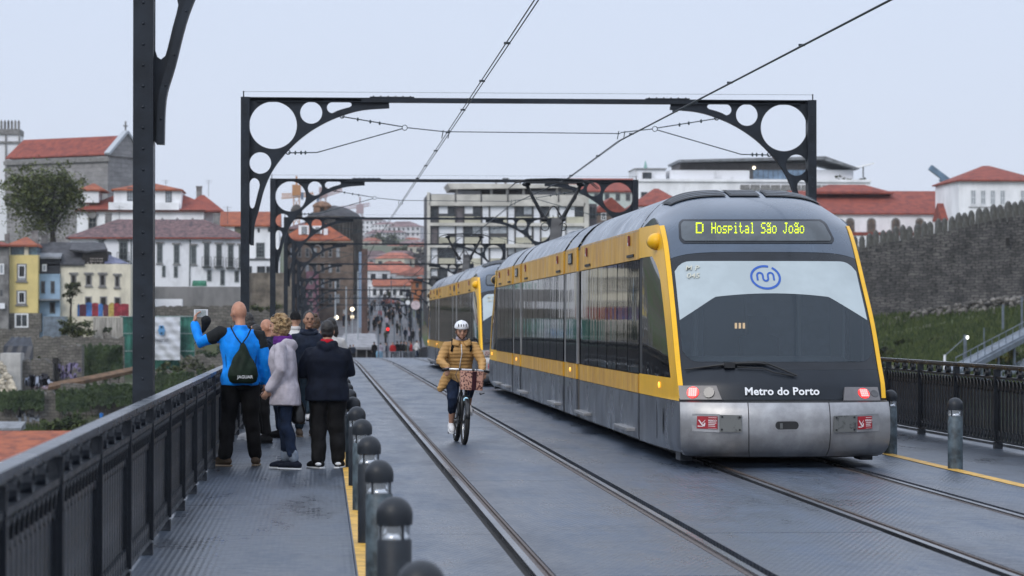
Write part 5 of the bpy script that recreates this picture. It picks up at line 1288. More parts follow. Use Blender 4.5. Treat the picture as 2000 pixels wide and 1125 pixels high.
# ---- plants of the left bank
def tree(name, label, x, y_base, D, H, crown, leaf, n, size, seed, limbs=7, cat='tree', group=None, spread=1.0):
    rr = random.Random(seed); t = thing(name, label, cat, at(x, y_base, D), 0, group)
    cx, cz, rx, rz_ = crown
    mb = MB(); tips = []
    mb.tube([(0, 0, -2), (0, 0, 0), (rr.uniform(-.2, .2), 0, cz*0.35), (cx*0.4, 0.1, cz*0.62)], [H*0.045, H*0.035, H*0.028, H*0.018], 8)
    for i in range(limbs):
        a = 2*PI*i/limbs+rr.uniform(-.4, .4); rad = rx*rr.uniform(0.45, 0.85)*spread; z = cz+rz_*rr.uniform(-0.35, 0.7)
        tip = Vector((cx+rad*math.cos(a), rad*0.8*math.sin(a), z)); base = Vector((cx*0.2, 0, cz*rr.uniform(0.3, 0.55)))
        mid = base.lerp(tip, 0.5)+Vector((rr.uniform(-.3, .3), rr.uniform(-.3, .3), 0.4)); mb.tube([base, mid, tip], [H*0.016, H*0.010, H*0.003], 6); tips.append(tip)
        for q in range(3):
            tp = mid.lerp(tip, rr.uniform(0.2, 1))+Vector((rr.uniform(-1, 1), rr.uniform(-1, 1), rr.uniform(0, 1)))*rx*0.25; mb.tube([mid.lerp(tip, rr.uniform(0, .6)), tp], [H*0.006, H*0.002], 5); tips.append(tp)
    mb.build('trunk', BARK, t, smooth=True)
    mb = MB()
    foliage(mb, (cx, 0, cz), (rx*0.9, rx*0.75, rz_*0.9), int(n*0.55), size, rnd=rr)
    for tp in tips: foliage(mb, tp, (rx*0.30, rx*0.30, rz_*0.22), int(n*0.45/len(tips)), size, rnd=rr)
    mb.build('crown', leaf, t)
    return t
k330 = 325/F
tree('broad_tree', 'large spreading tree with thin autumn foliage in front of the church', 104, 478, 325, 10.5, (-1.2, 5.0, 5.7, 5.6), LEAF_O, 16000, 0.17, 3, 14)
tree('palm_like_tree', 'small dark tree in front of the left end of the cream ruin', 138, 606, 277, 3.0, (0, 1.9, 1.05, 1.2), LEAF_D, 1400, 0.11, 5, 5)
def bush(name, label, x0, x1, y0, y1, D, leaf, n, size, seed, cat='bush', group=None, dy=1.0):
    a, b = at(x0, y1, D), at(x1, y0, D); rr = random.Random(seed)
    t = thing(name, label, cat, ((a.x+b.x)/2, D, a.z), 0, group); mb = MB(); w_, h_ = (b.x-a.x)/2, b.z-a.z
    nb = 4
    for i in range(nb): foliage(mb, (w_*(-0.7+1.4*(i+.5)/nb), rr.uniform(-.2, .2), h_*rr.uniform(.35, .52)), (w_*0.42, dy, h_*0.5), n//nb, size, rnd=rr)
    mb.build('foliage', leaf, t)
    mb = MB()
    for i in range(5): mb.tube([(w_*0.2*(i-2), 0, -0.6), (w_*0.35*(i-2), rr.uniform(-.3, .3), h_*0.6)], [0.06, 0.015], 5)
    mb.build('stem', BARK, t)
    return t
bush('wide_bush', 'wide dark bush on the terrace beside the sheet fence', 108, 188, 617, 660, 270, BUSH, 2400, 0.13, 1)
bush('small_bush', 'small green bush against the pale board fence', 196, 220, 634, 652, 270.5, IVY, 500, 0.10, 2)
def ivy(label, x0, x1, y0, y1, D, n, seed, size=0.12, thick=0.32):
    a, b = at(x0, y1, D), at(x1, y0, D); rr = random.Random(seed); t = thing('ivy', label, 'ivy', ((a.x+b.x)/2, D, a.z)); w_, h_ = (b.x-a.x)/2, b.z-a.z; mb = MB()
    for i in range(n):
        u = rr.uniform(-1, 1); v = rr.random(); lim = 0.86+0.14*noise.noise(Vector((u*7+seed, 0, 0))); lo = 0.14+0.26*noise.noise(Vector((u*5+seed, 4, 0)))
        if not lo < v < lim: continue
        bul = thick*(0.5+0.5*noise.noise(Vector((u*w_*0.8, v*h_*0.8, seed)))); p = Vector((u*w_, -bul-rr.uniform(0, .25), v*h_)); s_ = size*rr.uniform(.6, 1.3)
        q = Vector((rr.uniform(-1, 1), rr.uniform(-.5, .5), rr.uniform(-1, .4))).normalized(); r = q.cross(Vector((rr.uniform(-.4, .4), -1, rr.uniform(-.2, .6)))).normalized(); mb.face([p-q*s_, p-r*s_*.6, p+q*s_, p+r*s_*.6])
    mb.build('foliage', IVY, t)
    mb = MB()
    for i in range(6): x = w_*(-.8+.32*i); mb.tube([(x, -.1, -.3), (x+rr.uniform(-.4, .4), -.15, h_*.4), (x+rr.uniform(-.6, .6), -.1, h_*.75)], [.05, .03, .012], 5)
    mb.build('stem', BARK, t); return t
ivy('thick dark green ivy mass hanging between the graffiti walls and the scaffold', 148, 240, 664, 748, 256, 9000, 3, 0.15, 1.2)
ivy('ivy spilling over the right half of the lower terrace wall', 110, 175, 752, 812, 237.5, 3600, 4)
ivy('ivy cascading from the top of the lower wall left of the gantry post', 168, 268, 742, 800, 240.6, 5200, 5)
ivy('ivy covering the left part of the lower terrace wall', 0, 86, 756, 806, 237.6, 3600, 6)
ivy('dark ivy behind the near railing right of the gantry post', 300, 420, 715, 800, 245.5, 4500, 8)
bush('scrub', 'dead brown scrub under the banner', 300, 372, 700, 742, 262, BUSH, 1800, 0.14, 7)
bush('scrub', 'dark scrub beside the sleeve of the man in blue', 350, 440, 690, 760, 256, LEAF_D, 2500, 0.14, 8)
bush('scrub', 'low green scrub above the orange roof', 75, 190, 808, 842, 226, GRS, 2600, 0.13, 9)
bush('scrub', 'dark green scrub hanging on the wall behind the man in blue', 380, 480, 655, 730, 268, IVY, 3500, 0.14, 11)
bush('scrub', 'thin scrub on the wall top below the beige retaining wall', 440, 560, 592, 622, 289, BUSH, 2200, 0.13, 12)
wall('terrace_wall', 'broken stone terrace wall right of the banner', 'wall', 352, 470, 690, 740, 265, RUBBLE, 1.0, jag=0.5)
bush('shrub', 'shrub in front of the blue house railings', 60, 84, 690, 712, 250, BUSH, 700, 0.11, 19)
mb = MB(); rr = random.Random(2)
for i in range(9000):
    x = rr.uniform(0, 300); y = rr.uniform(762, 850); D = 214+30*rr.random()
    X = at(x, 700, D).x; z = ter(X, D); s_ = rr.uniform(0.06, 0.16); a = rr.uniform(0, PI)
    mb.face([(X-s_*math.cos(a), D-s_*math.sin(a), z-0.05), (X+s_*math.cos(a), D+s_*math.sin(a), z-0.05), (X+rr.uniform(-.1, .1), D, z+rr.uniform(.25, .6))])
tag(mb.build('weeds', GRS), 'weeds and grass on the lower terraces', 'grass', None, 'stuff')
# path of bare earth
EARTH = mat('bare_red_earth', (0.13, 0.075, 0.04), rough=0.95, var=0.4, vscale=1.5)
mb = MB(); A = [at(x, y, D) for x, y, D in ((95, 757, 244.4), (160, 745, 246), (210, 735, 248), (262, 724, 251))]
mb.grid([[p+Vector((0, -0.6, -0.1)) for p in A], [p+Vector((0, 1.0, 0.25)) for p in A]]); tag(mb.build('path', EARTH, solid=0.3), 'bare reddish earth path climbing the terrace', None, None, 'structure')
h = House('low_house', 'orange tiled roof of a low house just below the near railing at the left edge', 'house', -60, 112, 905, 960, 190, 9, WHT, down=8)
h.roof('shed', 851, ROOF_O, 0.4, x0=-64, x1=116, eave_y=912); h.win(20, 920, 40, 950, WFR, PANE); h.win(70, 920, 90, 950, WFR, PANE)
h = House('shed', 'small grey shed with two openings behind the orange roof', 'shed', -10, 36, 836, 852, 206, 3, GREYW, down=4); h.roof('shed', 826, ROOF_L, 0.2, eave_y=836); h.win(2, 838, 10, 846, TRIM, HOLE, (0, 0), False, fw=.06); h.win(18, 838, 27, 846, TRIM, HOLE, (0, 0), False, fw=.06)
BBAR = mat('blue_plastic', (0.01, 0.14, 0.45), rough=0.5)
mb = MB(); mb.lathe([(0.14, 0), (0.16, 0.3), (0.15, 0.42), (0.0, 0.42)], at(198, 817, 228), 12); tag(mb.build('barrel', BBAR, smooth=R(40)), 'small blue plastic barrel on the terrace', 'barrel')

ANT = mat('roof_antenna', (0.12, 0.12, 0.12), rough=0.5, metal=0.5)
for nm_, xs_ in (('manor_house', (300, 385)), ('long_white_house', (205, 420)), ('yellow_house', (60,)), ('ruined_house', (80,))):
    o_ = bpy.data.objects[nm_]; r_ = [c for c in o_.children if c.name.startswith('roof')][0]; zt = max(v.co.z for v in r_.data.vertices); ym_ = sum(v.co.y for v in r_.data.vertices)/len(r_.data.vertices)
    for x_ in xs_:
        lx_ = (at(x_, 500, o_.location.y).x-o_.location.x)
        mb = MB(); mb.bx(lx_-.35, lx_+.35, ym_-.3, ym_+.3, zt-1.6, zt+.55); mb.bx(lx_-.42, lx_+.42, ym_-.37, ym_+.37, zt+.55, zt+.68); mb.build('chimney', GREYW, o_)
        mb = MB(); mb.tube([(lx_+1.2, ym_, zt-.6), (lx_+1.2, ym_, zt+1.5)], .03, 5); mb.bar((lx_+.7, ym_, zt+1.35), (lx_+1.7, ym_, zt+1.35), .03, .03); mb.bar((lx_+.85, ym_, zt+1.1), (lx_+1.55, ym_, zt+1.1), .03, .03); mb.build('aerial', ANT, o_)
HAZE = 0.00010
# ---- straight ahead: old houses, street, far hill
h = House('gabled_house', 'white house with an orange roof between the posts of the second and third gantries', 'house', 433, 545, 440, 530, 335, 10, WHT, down=6)
h.roof('gable_x', 412, ROOF_O, 0.4, x0=428, x1=548, eave_y=440)
h.win(458, 443, 472, 461, DFR, mat('dull_green_pane', (0.10, 0.10, 0.055), rough=0.4), (0, 0), False); h.win(500, 474, 517, 503, GFR, PANE, (2, 3), True); h.win(503, 446, 507, 454, DFR, HOLE, (0, 0), False, fw=.05); h.win(523, 444, 531, 453, DFR, PANE, (0, 0), False, fw=.08)
h.slab('ledge', DFR, 484, 546, 505, 508, -0.4, 0.0); h.slab('lower_band', WHT_D, 484, 546, 508, 533, -0.25, -0.003)
for x0, x1 in ((484, 492), (502, 518), (520, 528), (531, 540)): f = h.win(x0, 520, x1, 533, DFR, PANE, (0, 0), False, fw=.08); f.location.y = -0.25
h = House('dormered_house', 'dark walled house with an orange roof, two white dormers and a white chimney', 'house', 560, 690, 470, 620, 345, 9, BROWNW, down=6)
h.roof('hip', 428, ROOF_O, 0.4, x0=548, x1=684, eave_y=468); h.slab('eaves_band', BEIGEW, 562, 690, 470.2, 474, -0.35, -0.004)
for x0, x1, y0, y1 in ((583, 603, 440, 458), (610, 629, 441, 456)):
    d = h.slab('dormer', WHT, x0, x1, y0, y1, 0.6, 3.5); h.win(x0+6, y0+3, x1-4, y1-1, DFR, PANE_B, (0, 0), False, fw=.08).location.y = 0.6
h.slab('chimney', WHT, 632, 640, 446, 468, 0.7, 1.6)
for i in range(7):
    for j in range(4): h.win(566+i*15, 484+j*30, 574+i*15, 503+j*30, TRIM, PANE if (i+j) % 3 else PANE_B, (0, 1), False, fw=.1)
mb = MB(); mb.tube([(h.lx(618)+0.7*math.cos(a*PI/8), -0.08, h.lz(488)+0.6*math.sin(a*PI/8)) for a in range(16)], 0.14, 5, closed=True); mb.build('oval_window', TRIM, h.t)
h = House('pink_house', 'narrow dull pink house front low behind the far gantries', 'house', 598, 622, 530, 620, 340, 5, mat('dull_pink_render', (0.20, 0.10, 0.13), rough=0.9, var=0.3, vscale=0.8), down=6)
for j in range(3): h.win(604, 540+j*25, 611, 556+j*25, TRIM, PANE, (0, 1), False, fw=.1)
h = House('beige_house', 'tall beige house front in front of the round tower, with small balconies', 'house', 652, 690, 482, 640, 350, 6, BEIGEW, down=6)
for i in range(2):
    for j in range(5): h.win(658+i*15, 492+j*28, 667+i*15, 512+j*28, TRIM, PANE, (0, 1), False, fw=.1, balcony=(j % 2 == 1))
# round stone tower with cupola
TOW = mat('dark_ribbed_cladding', (0.075, 0.068, 0.062), rough=0.9, var=0.5, vscale=0.9, detail=8)
c = at(652, 620, 374); k = 374/F; R_ = 54*k
t = thing('round_building', 'round dark ribbed building with a domed brick cupola, behind the orange roofed house', 'building', (c.x, 374+R_*0.6, c.z))
z1 = (620-430)*k
mb = MB(); mb.lathe([(R_, -5), (R_, z1), (R_*1.03, z1), (R_*1.03, z1+0.5), (R_*0.95, z1+0.5)], n=48); mb.build('wall', TOW, t)
for i in range(26):
    a = -PI+PI*i/25; mb = MB(); mb.box((R_*1.01*math.cos(a), R_*1.01*math.sin(a), z1*0.5), (0.28, 0.30, z1), rz=a); mb.build('rib', TOW, t)
mb = MB(); mb.lathe([(R_*1.0, z1+0.5), (R_*0.85, z1+1.0), (R_*0.5, z1+1.7), (0.1, z1+2.1)], n=40); mb.build('roof', ROOF_S, t)
CUP = mat('cupola_brick', (0.22, 0.13, 0.085), rough=0.9, var=0.4, vscale=1.5)
cx_ = (629-652)*k; z2 = (620-424)*k
mb = MB(); mb.lathe([(1.2, z1), (1.2, z2+1.4), (1.32, z2+1.42), (1.32, z2+1.6), (0.9, z2+2.0), (0.05, z2+2.25)], (cx_, -R_*0.3, 0), 12); cp = mb.build('cupola', CUP, t)
mb = MB(); mb.bx(cx_-0.28, cx_+0.28, -R_*0.3-1.25, -R_*0.3-1.1, z2+0.2, z2+1.3); mb.build('opening', HOLE, cp)
mb = MB(); mb.lathe([(0.8, z1+0.3), (0.8, z1+1.5), (0.5, z1+2.0), (0.05, z1+2.2)], (cx_-3.5, -R_*0.2, 0), 10); mb.build('small_turret', TOW, t)
h = House('tall_building', 'plain brown building flank behind the dark ribbed round building', 'building', 560, 640, 446, 560, 392, 10, BROWNW, down=6)
h.roof('hip', 432, ROOF_P, 0.3)
for i in range(5): h.win(566+i*14, 452, 573+i*14, 464, TRIM, PANE, (0, 0), False, fw=.1)
h = House('rusty_pylon', 'narrow rusty clad pylon with a pale blue strip beside the round building', 'pylon', 706, 718, 486, 690, 318, 1.0, mat('rusty_cladding', (0.10, 0.06, 0.05), rough=0.8, var=0.4, vscale=1.0), down=4)
h.slab('blue_strip', mat('pale_blue_strip', (0.22, 0.30, 0.42), rough=0.5), 701, 706, 492, 640, 0.1, 0.7)
# cranes
def crane(name, label, x, yb, yt, jx0, jx1, jy0, jy1, D, col, cw=None):
    a = at(x, yb, D); k = D/F; t = thing(name, label, 'crane', a, 0, 'tower cranes over the old town')
    m = mat('crane_paint_%s' % label.split()[0], col, rough=0.7)
    H = (yb-yt)*k; mb = MB(); w_ = 0.8
    for sx in (-w_, w_):
        for sy in (-w_, w_): mb.bar((sx, sy, 0), (sx, sy, H), 0.28, 0.28)
    n = int(H/2.2)
    for i in range(n): z = H*i/n; mb.bar((-w_, -w_, z), (w_, -w_, z+H/n), 0.16, 0.16); mb.bar((w_, w_, z), (-w_, w_, z+H/n), 0.16, 0.16)
    mb.build('mast', m, t)
    p0 = Vector(((jx0-x)*k, 0, (yb-jy0)*k)); p1 = Vector(((jx1-x)*k, 0, (yb-jy1)*k))
    mb = MB(); up = Vector((0, 0, 1.3))
    for o in (Vector((0, -.6, 0)), Vector((0, .6, 0)), up): mb.bar(p0+o, p1+o*(1 if o.z == 0 else 0.6), 0.22, 0.22)
    for i in range(16):
        q = p0.lerp(p1, i/16); r = p0.lerp(p1, (i+0.5)/16); s_ = p0.lerp(p1, (i+1)/16); mb.bar(q+Vector((0, -.6, 0)), r+up*0.9, 0.12, 0.12); mb.bar(r+up*0.9, s_+Vector((0, -.6, 0)), 0.12, 0.12)
    mb.build('jib', m, t)
    mb = MB(); mb.bx(-1.2, 1.2, -1.2, 1.2, H-1.5, H+1.5); mb.bar((0, 0, H), (0, 0, H+4), 0.5, 0.5); mb.build('cab', m, t)
    if cw: mb = MB(); q = Vector(((cw[0]-x)*k, 0, (yb-cw[1])*k)); mb.box(q, (5*k, 2, 14*k)); mb.build('counterweight', mat('crane_counterweight', (0.12, 0.17, 0.25), rough=0.8), t)
    return t
crane('tower_crane', 'orange tower crane seen through the big ring of the third gantry', 579, 470, 372, 550, 612, 388, 383, 760, (0.42, 0.20, 0.08), (590, 383))
crane('tower_crane', 'pale pink tower crane right of the orange one', 631, 470, 376, 618, 668, 390, 374, 800, (0.36, 0.26, 0.26), (621, 388))
crane('tower_crane', 'faint long jib crane low above the round building', 703, 480, 408, 650, 722, 413, 402, 900, (0.36, 0.28, 0.30))
# far hill town: one house, then its copies, each coloured at random
def town_house(name, wall_m, roof_m, w_, d_, h_, fl, nw):
    t = thing(name, 'x', 'house', (0, 0, 0), 0, 'small houses on the far hill')
    mb = MB(); mb.bx(-w_/2, w_/2, 0, d_, -4, h_); mb.build('wall', wall_m, t)
    mb = MB(); V = [Vector(p) for p in ((-w_/2-.3, -.3, h_), (w_/2+.3, -.3, h_), (w_/2+.3, d_+.3, h_), (-w_/2-.3, d_+.3, h_), (-w_/2*0.5, d_/2, h_+d_*0.22), (w_/2*0.5, d_/2, h_+d_*0.22))]
    for f in ((0, 1, 5, 4), (1, 2, 5), (2, 3, 4, 5), (3, 0, 4), (3, 2, 1, 0)): mb.face([V[i] for i in f])
    mb.build('roof', roof_m, t)
    for j in range(fl):
        for i in range(nw):
            x = -w_/2+w_*(i+0.5)/nw; z = h_*(j+0.35)/fl; mb = MB(); mb.bx(x-0.6, x+0.6, -0.06, 0.02, z, z+1.5); mb.build('window', PANE, t)
    return t
WR = mat('town_white', (0.58, 0.58, 0.60), rough=0.9, var=0.2, vscale=0.3, rnd=0.35); WG = mat('town_grey', (0.33, 0.33, 0.34), rough=0.9, var=0.25, vscale=0.3, rnd=0.35); WO = mat('town_ochre', (0.46, 0.43, 0.36), rough=0.9, var=0.2, vscale=0.3, rnd=0.3)
RO = mat('town_orange_roof', (0.25, 0.085, 0.055), rough=0.9, var=0.3, vscale=0.4, rnd=0.4); RP = mat('town_purple_roof', (0.17, 0.11, 0.11), rough=0.9, var=0.3, vscale=0.4, rnd=0.4)
protos = [town_house('town_house', WR, RO, 11, 9, 7, 2, 4), town_house('town_house', WG, RP, 14, 10, 9, 3, 5), town_house('town_house', WO, RO, 9, 8, 10, 3, 3), town_house('town_block', WR, RP, 20, 9, 15, 5, 7)]
ADJ = [['white', 'orange roofed'], ['grey', 'purple roofed'], ['ochre', 'orange roofed'], ['tall white', 'dark roofed']]
rr = random.Random(21); used = [0]*4; num = 0
for row_, (D, yb, n) in enumerate(((590, 590, 7), (700, 574, 9), (860, 553, 10), (1040, 533, 12), (1240, 513, 14), (1450, 493, 16), (1650, 478, 13))):
    for i in range(n):
        x = 712+(i+rr.uniform(0.2, 0.8))*(130.0/n); pi_ = rr.choice((0, 0, 1, 2, 1, 0, 3 if row_ > 2 else 1)); p = at(x, yb+rr.uniform(-6, 6), D+rr.uniform(-20, 20))
        lab = '%s %s house, %s from left in the %s row up the far hill' % (ADJ[pi_][0], ADJ[pi_][1], words[i].replace('nearest', 'first'), ['first', 'second', 'third', 'fourth', 'fifth', 'sixth', 'top'][row_])
        if not used[pi_]: o = protos[pi_]; o.location = p; o['label'] = lab; used[pi_] = 1
        else: o = dup(protos[pi_], p, 0, lab)
        o.rotation_euler = (0, 0, rr.uniform(-0.5, 0.5)); s_ = rr.uniform(0.65, 0.95); o.scale = (s_, s_, s_)
for i, o in enumerate(protos):
    if not used[i]:
        for c in list(o.children): bpy.data.objects.remove(c)
        bpy.data.objects.remove(o)
def crown_mass(name, label, x, y, D, rx, rz_, leaf, n, size, seed, grp='tree clumps on the far hill'):
    t = thing(name, label, 'tree', at(x, y, D), 0, grp); mb = MB(); foliage(mb, (0, 0, rz_*0.8), (rx, rx*0.7, rz_), n, size, rnd=random.Random(seed)); mb.build('crown', leaf, t)
    mb = MB(); mb.tube([(0, 0, -3), (0, 0, rz_)], [0.5, 0.2], 6); mb.build('trunk', BARK, t); return t
crown_mass('hill_tree', 'dark tree mass left on the far hill below the lit skyline', 752, 505, 1250, 9, 8, LEAF_D, 1500, 0.8, 1)
crown_mass('hill_tree', 'dark tree mass on the far hill skyline right of the gold glow', 775, 476, 1600, 10, 6, LEAF_D, 1200, 0.9, 2)
crown_mass('hill_tree', 'bare grey tree mass beside the left edge of the concrete flats', 815, 548, 700, 5.5, 5.5, mat('bare_twigs', (0.10, 0.095, 0.095), rough=0.95, var=0.3), 2500, 0.35, 3)
crown_mass('hill_tree', 'second dark tree mass half way up the far hill', 790, 520, 1100, 7, 5, LEAF_D, 900, 0.7, 4)
h = House('gold_glow_building', 'far building with golden light put into its front as glow, on the hill skyline', 'building', 722, 768, 458, 470, 1700, 12, mat('painted_gold_light_front', (0.75, 0.55, 0.25), rough=0.6, emit=(1.0, 0.72, 0.35), estr=0.55), down=8)  # golden light is put into the front wall as its own glow
for i in range(4): h.win(726+i*11, 460, 731+i*11, 466, DFR, PANE_B, (0, 0), False, fw=.3)
h = House('tower_block', 'pale far tower block on the skyline left of the concrete flats', 'building', 768, 792, 454, 474, 1750, 12, WR, down=8)
h = House('tower_block', 'pale far tower block nearest the concrete flats', 'building', 796, 822, 458, 478, 1720, 12, WG, down=8)
# street buildings ahead
h = House('long_white_shop', 'long white low building with a red roof strip at the end of the street', 'building', 722, 806, 556, 588, 430, 10, WHT, down=4)
h.roof('gable_x', 545, ROOF_O, 0.4, eave_y=557, x0=728, x1=812)
for i in range(6): h.win(728+i*13, 564, 735+i*13, 577, DFR, PANE, (0, 1), False, fw=.12)
h = House('red_roofed_stall', 'low stall with a red roof among the people in the street', 'building', 743, 778, 590, 606, 395, 5, mat('dull_red_wall', (0.20, 0.06, 0.06), rough=0.8, var=0.4, vscale=1), down=3); h.roof('hip', 583, ROOF_R, 0.3)
h = House('orange_house', 'small orange walled house right of the street', 'house', 806, 836, 548, 572, 410, 8, mat('orange_render', (0.42, 0.16, 0.07), rough=0.9, var=0.2), down=4); h.roof('hip', 540, ROOF_O, 0.3)
h.win(812, 552, 818, 562, DFR, PANE, (0, 0), False, fw=.1); h.win(824, 552, 830, 562, DFR, PANE, (0, 0), False, fw=.1)
h = House('street_house', 'grey house front with lit shop windows left of the street', 'house', 640, 704, 575, 650, 352, 5, GREYW, down=5)
SHOP = mat('lit_shop_window', (0.4, 0.33, 0.2), rough=0.3, emit=(1.0, 0.75, 0.4), estr=0.55)
for i in range(4): h.win(646+i*14, 592, 654+i*14, 606, TRIM, PANE, (0, 1), False, fw=.1); h.win(645+i*14, 620, 655+i*14, 642, DFR, SHOP if i in (1, 2) else PANE, (0, 0), False, fw=.1)
# paved ramp wall and tunnel mouth
t = thing('underpass', 'grey paved slab wall over the black mouth of the tram underpass', 'underpass', at(655, 704, 292)); k = 292/F
mb = MB(); mb.grid([[(0, 0, 26*k), (83*k, 0, 26*k)], [(18*k, 7, 52*k), (80*k, 7, 52*k)]]); mb.bx(-1*k, 83*k, 0.0, 0.5, 21*k, 25.8*k); mb.build('slab_wall', mat('paving_grey', (0.27, 0.27, 0.285), rough=0.85, var=0.2, vscale=1.5), t)
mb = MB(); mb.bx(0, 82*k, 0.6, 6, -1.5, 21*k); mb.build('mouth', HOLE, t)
for i in range(5): mb = MB(); mb.bx((i*20)*k, (i*20+2)*k, 0.2, 0.55, -1.5, 21*k); mb.build('pillar', CONCW, t)
mb = MB(); a = at(640, 652, 305); b = at(840, 610, 400)
PAVE = mat('street_paving', (0.115, 0.115, 0.125), rough=0.6, var=0.3, vscale=0.4, detail=8)
mb.grid([[Vector((x, y, lerp_tab(T_MID, y)+0.18)) for x in (-3, 0, 4, 8, 12)] for y in (300, 310, 318, 330, 345, 380, 420, 470, 520)]); tag(mb.build('street', PAVE), 'grey paved street climbing into the city beyond the bridge', None, None, 'structure')
# fence at the end
FEN = mat('grey_barrier_paint', (0.13, 0.15, 0.18), rough=0.5)
t = thing('crowd_barrier', 'grey barrier across the far end of the bridge deck', 'barrier', at(742, 704, 236)); k = 236/F
mb = MB(); mb.bar((0, 0, 17*k), (76*k, 0, 17*k), 0.06, 0.06); mb.bar((0, 0, 3*k), (76*k, 0, 3*k), 0.05, 0.05); mb.build('rail', FEN, t)
for i in range(26): mb = MB(); mb.bar((i*3*k, 0, -0.3), (i*3*k, 0, 17*k), 0.035, 0.035); mb.build('bar', FEN, t)
# street lamps and signs
def post(name, label, cat, x, yb, yt, D, r=0.06, head=None, hm=None, group=None, m=None):
    a = at(x, yb, D); t = thing(name, label, cat, a, 0, group); z = at(x, yt, D).z-a.z
    mb = MB(); mb.tube([(0, 0, -1), (0, 0, z)], [r*1.2, r], 8); mb.build('pole', m or FEN, t)
    if head:
        mb = MB()
        if head == 'globe': mb.ell((0, 0, z), (0.22, 0.22, 0.22), nu=12, nv=8)
        elif head == 'disc': mb.lathe([(0.40, 0.03), (0.40, -0.03), (0.0, -0.035)], (0, -0.1, z), 24, 'y')
        elif head == 'small_disc': mb.lathe([(0.20, 0.03), (0.20, -0.03), (0.0, -0.035)], (0, -0.1, z), 20, 'y')
        elif head == 'box': mb.box((0, -0.1, z-0.3), (0.3, 0.25, 0.8))
        mb.build('lamp_globe' if head == 'globe' else 'sign_disc' if 'disc' in head else 'signal_head', hm, t, smooth=R(40))
    return t
GLOW = mat('glowing_lamp_globe', (0.9, 0.85, 0.7), rough=0.3, emit=(1.0, 0.86, 0.62), estr=2.6)
PALEP = mat('pale_pole', (0.34, 0.37, 0.40), rough=0.5)
SIGW = mat('sign_pinkish_white', (0.55, 0.45, 0.47), rough=0.5, var=0.3, vscale=4)
LG = 'glowing street lamps beyond the bridge'
post('street_lamp', 'glowing globe lamp, lowest one, beside the hair of the woman in white', 'street lamp', 657, 690, 620, 285, 0.05, 'globe', GLOW, LG, PALEP)
post('street_lamp', 'brightest globe lamp, higher and right of the other', 'street lamp', 688, 680, 604, 300, 0.05, 'globe', GLOW, LG, PALEP)
post('street_lamp', 'faint small globe lamp right under the brightest one', 'street lamp', 688, 690, 619, 310, 0.05, 'globe', mat('dim_lamp_globe', (0.8, 0.7, 0.5), rough=0.3, emit=(1, .8, .5), estr=0.9), LG)
for i, (x, yt, D) in enumerate(((655, 548, 280), (676, 560, 288), (699, 530, 296))):
    post('flag_pole', ['tall pale pole left of the glowing lamps', 'tall pale pole between the two glowing lamps', 'tall pale pole right of the glowing lamps'][i], 'pole', x, 700, yt, D, 0.07, None, None, None, PALEP)
post('round_sign', 'large pinkish round sign on a post left of the rear tram', 'sign', 811.5, 702, 596, 238, 0.05, 'disc', SIGW)
post('round_sign', 'small white round sign beside the larger pinkish one', 'sign', 796.5, 702, 591, 242, 0.04, 'small_disc', WFR)
for i, (x, yt) in enumerate(((739, 640), (770, 620), (784, 622))): post('sign_post', ['thin dark post at the left end of the barrier', 'thin dark post in the middle of the barrier', 'thin dark post near the right end of the barrier'][i], 'post', x, 702, yt, 238+i, 0.06)
t = post('signal', 'railway signal showing a red light above the barrier', 'signal', 757.5, 702, 636, 240, 0.05, 'box', T_RUB)
mb = MB(); c = at(757.5, 643, 239.6)-t.location; mb.lathe([(0.13, 0), (0.12, -0.05), (0, -0.07)], c, 14, 'y'); mb.build('red_light', T_RED, t)
# ---- concrete flats
BET = mat('flats_concrete', (0.55, 0.53, 0.48), rough=0.9, var=0.22, vscale=0.35, detail=9); BAL = mat('flats_beige_panel', (0.47, 0.45, 0.35), rough=0.9, var=0.2, vscale=0.5, detail=8)
MUL = mat('flats_dark_frame', (0.06, 0.058, 0.06), rough=0.6); ALU = mat('flats_grey_curtain', (0.13, 0.115, 0.12), rough=0.6, var=0.3, vscale=2)
h = House('block_of_flats', 'long concrete block of flats with white shutters and a flat penthouse roof', 'building', 835, 1149, 380, 600, 335, 12, MUL, down=6)
h.slab('edge_column', BET, 834, 840, 377, 600, -0.5, 0.0); h.slab('edge_column', BET, 1140, 1149.5, 380, 600, -0.5, 0.0)
h.slab('parapet', BET, 840, 1140, 381, 397, -0.4, 0.2); h.slab('parapet_band', BET, 838, 1142, 396.6, 403, -0.5, 0.2)
for x in (840, 889, 939, 991, 1040, 1090): h.slab('downpipe', MUL, x-1.2, x+1.2, 379, 395, -0.5, -0.41)
h.slab('penthouse', mat('penthouse_dark_wall', (0.07, 0.055, 0.048), rough=0.8, var=0.3), 942, 1040, 366, 380, 3, 10); h.slab('penthouse_wall', WHT, 895, 942, 371, 380, 3.2, 10); h.slab('penthouse_wall', WHT, 1040, 1100, 371, 380, 3.2, 10); h.slab('penthouse_wall', BET, 1100, 1135, 366, 380, 3, 10)
for x in (893, 961, 992, 1024, 1090): h.slab('roof_post', BET, x-2.5, x+2.5, 364, 380, 1.4, 1.8)
mb = MB(); mb.prism([(h.lx(880), h.lz(370)), (h.lx(1132), h.lz(366)), (h.lx(1132), h.lz(360)), (h.lx(874), h.lz(358.5))], 0.3, 11); mb.build('roof_slab', BET, h.t)
for x, w_, yy in ((993, 6, 344), (974, 4, 349), (1022, 4, 347)): h.slab('roof_vent', DFR, x-w_, x+w_, yy, yy+3, 5, 6); h.slab('roof_vent', ALU, x-w_*0.35, x+w_*0.35, yy+3, 359, 5.2, 5.8)
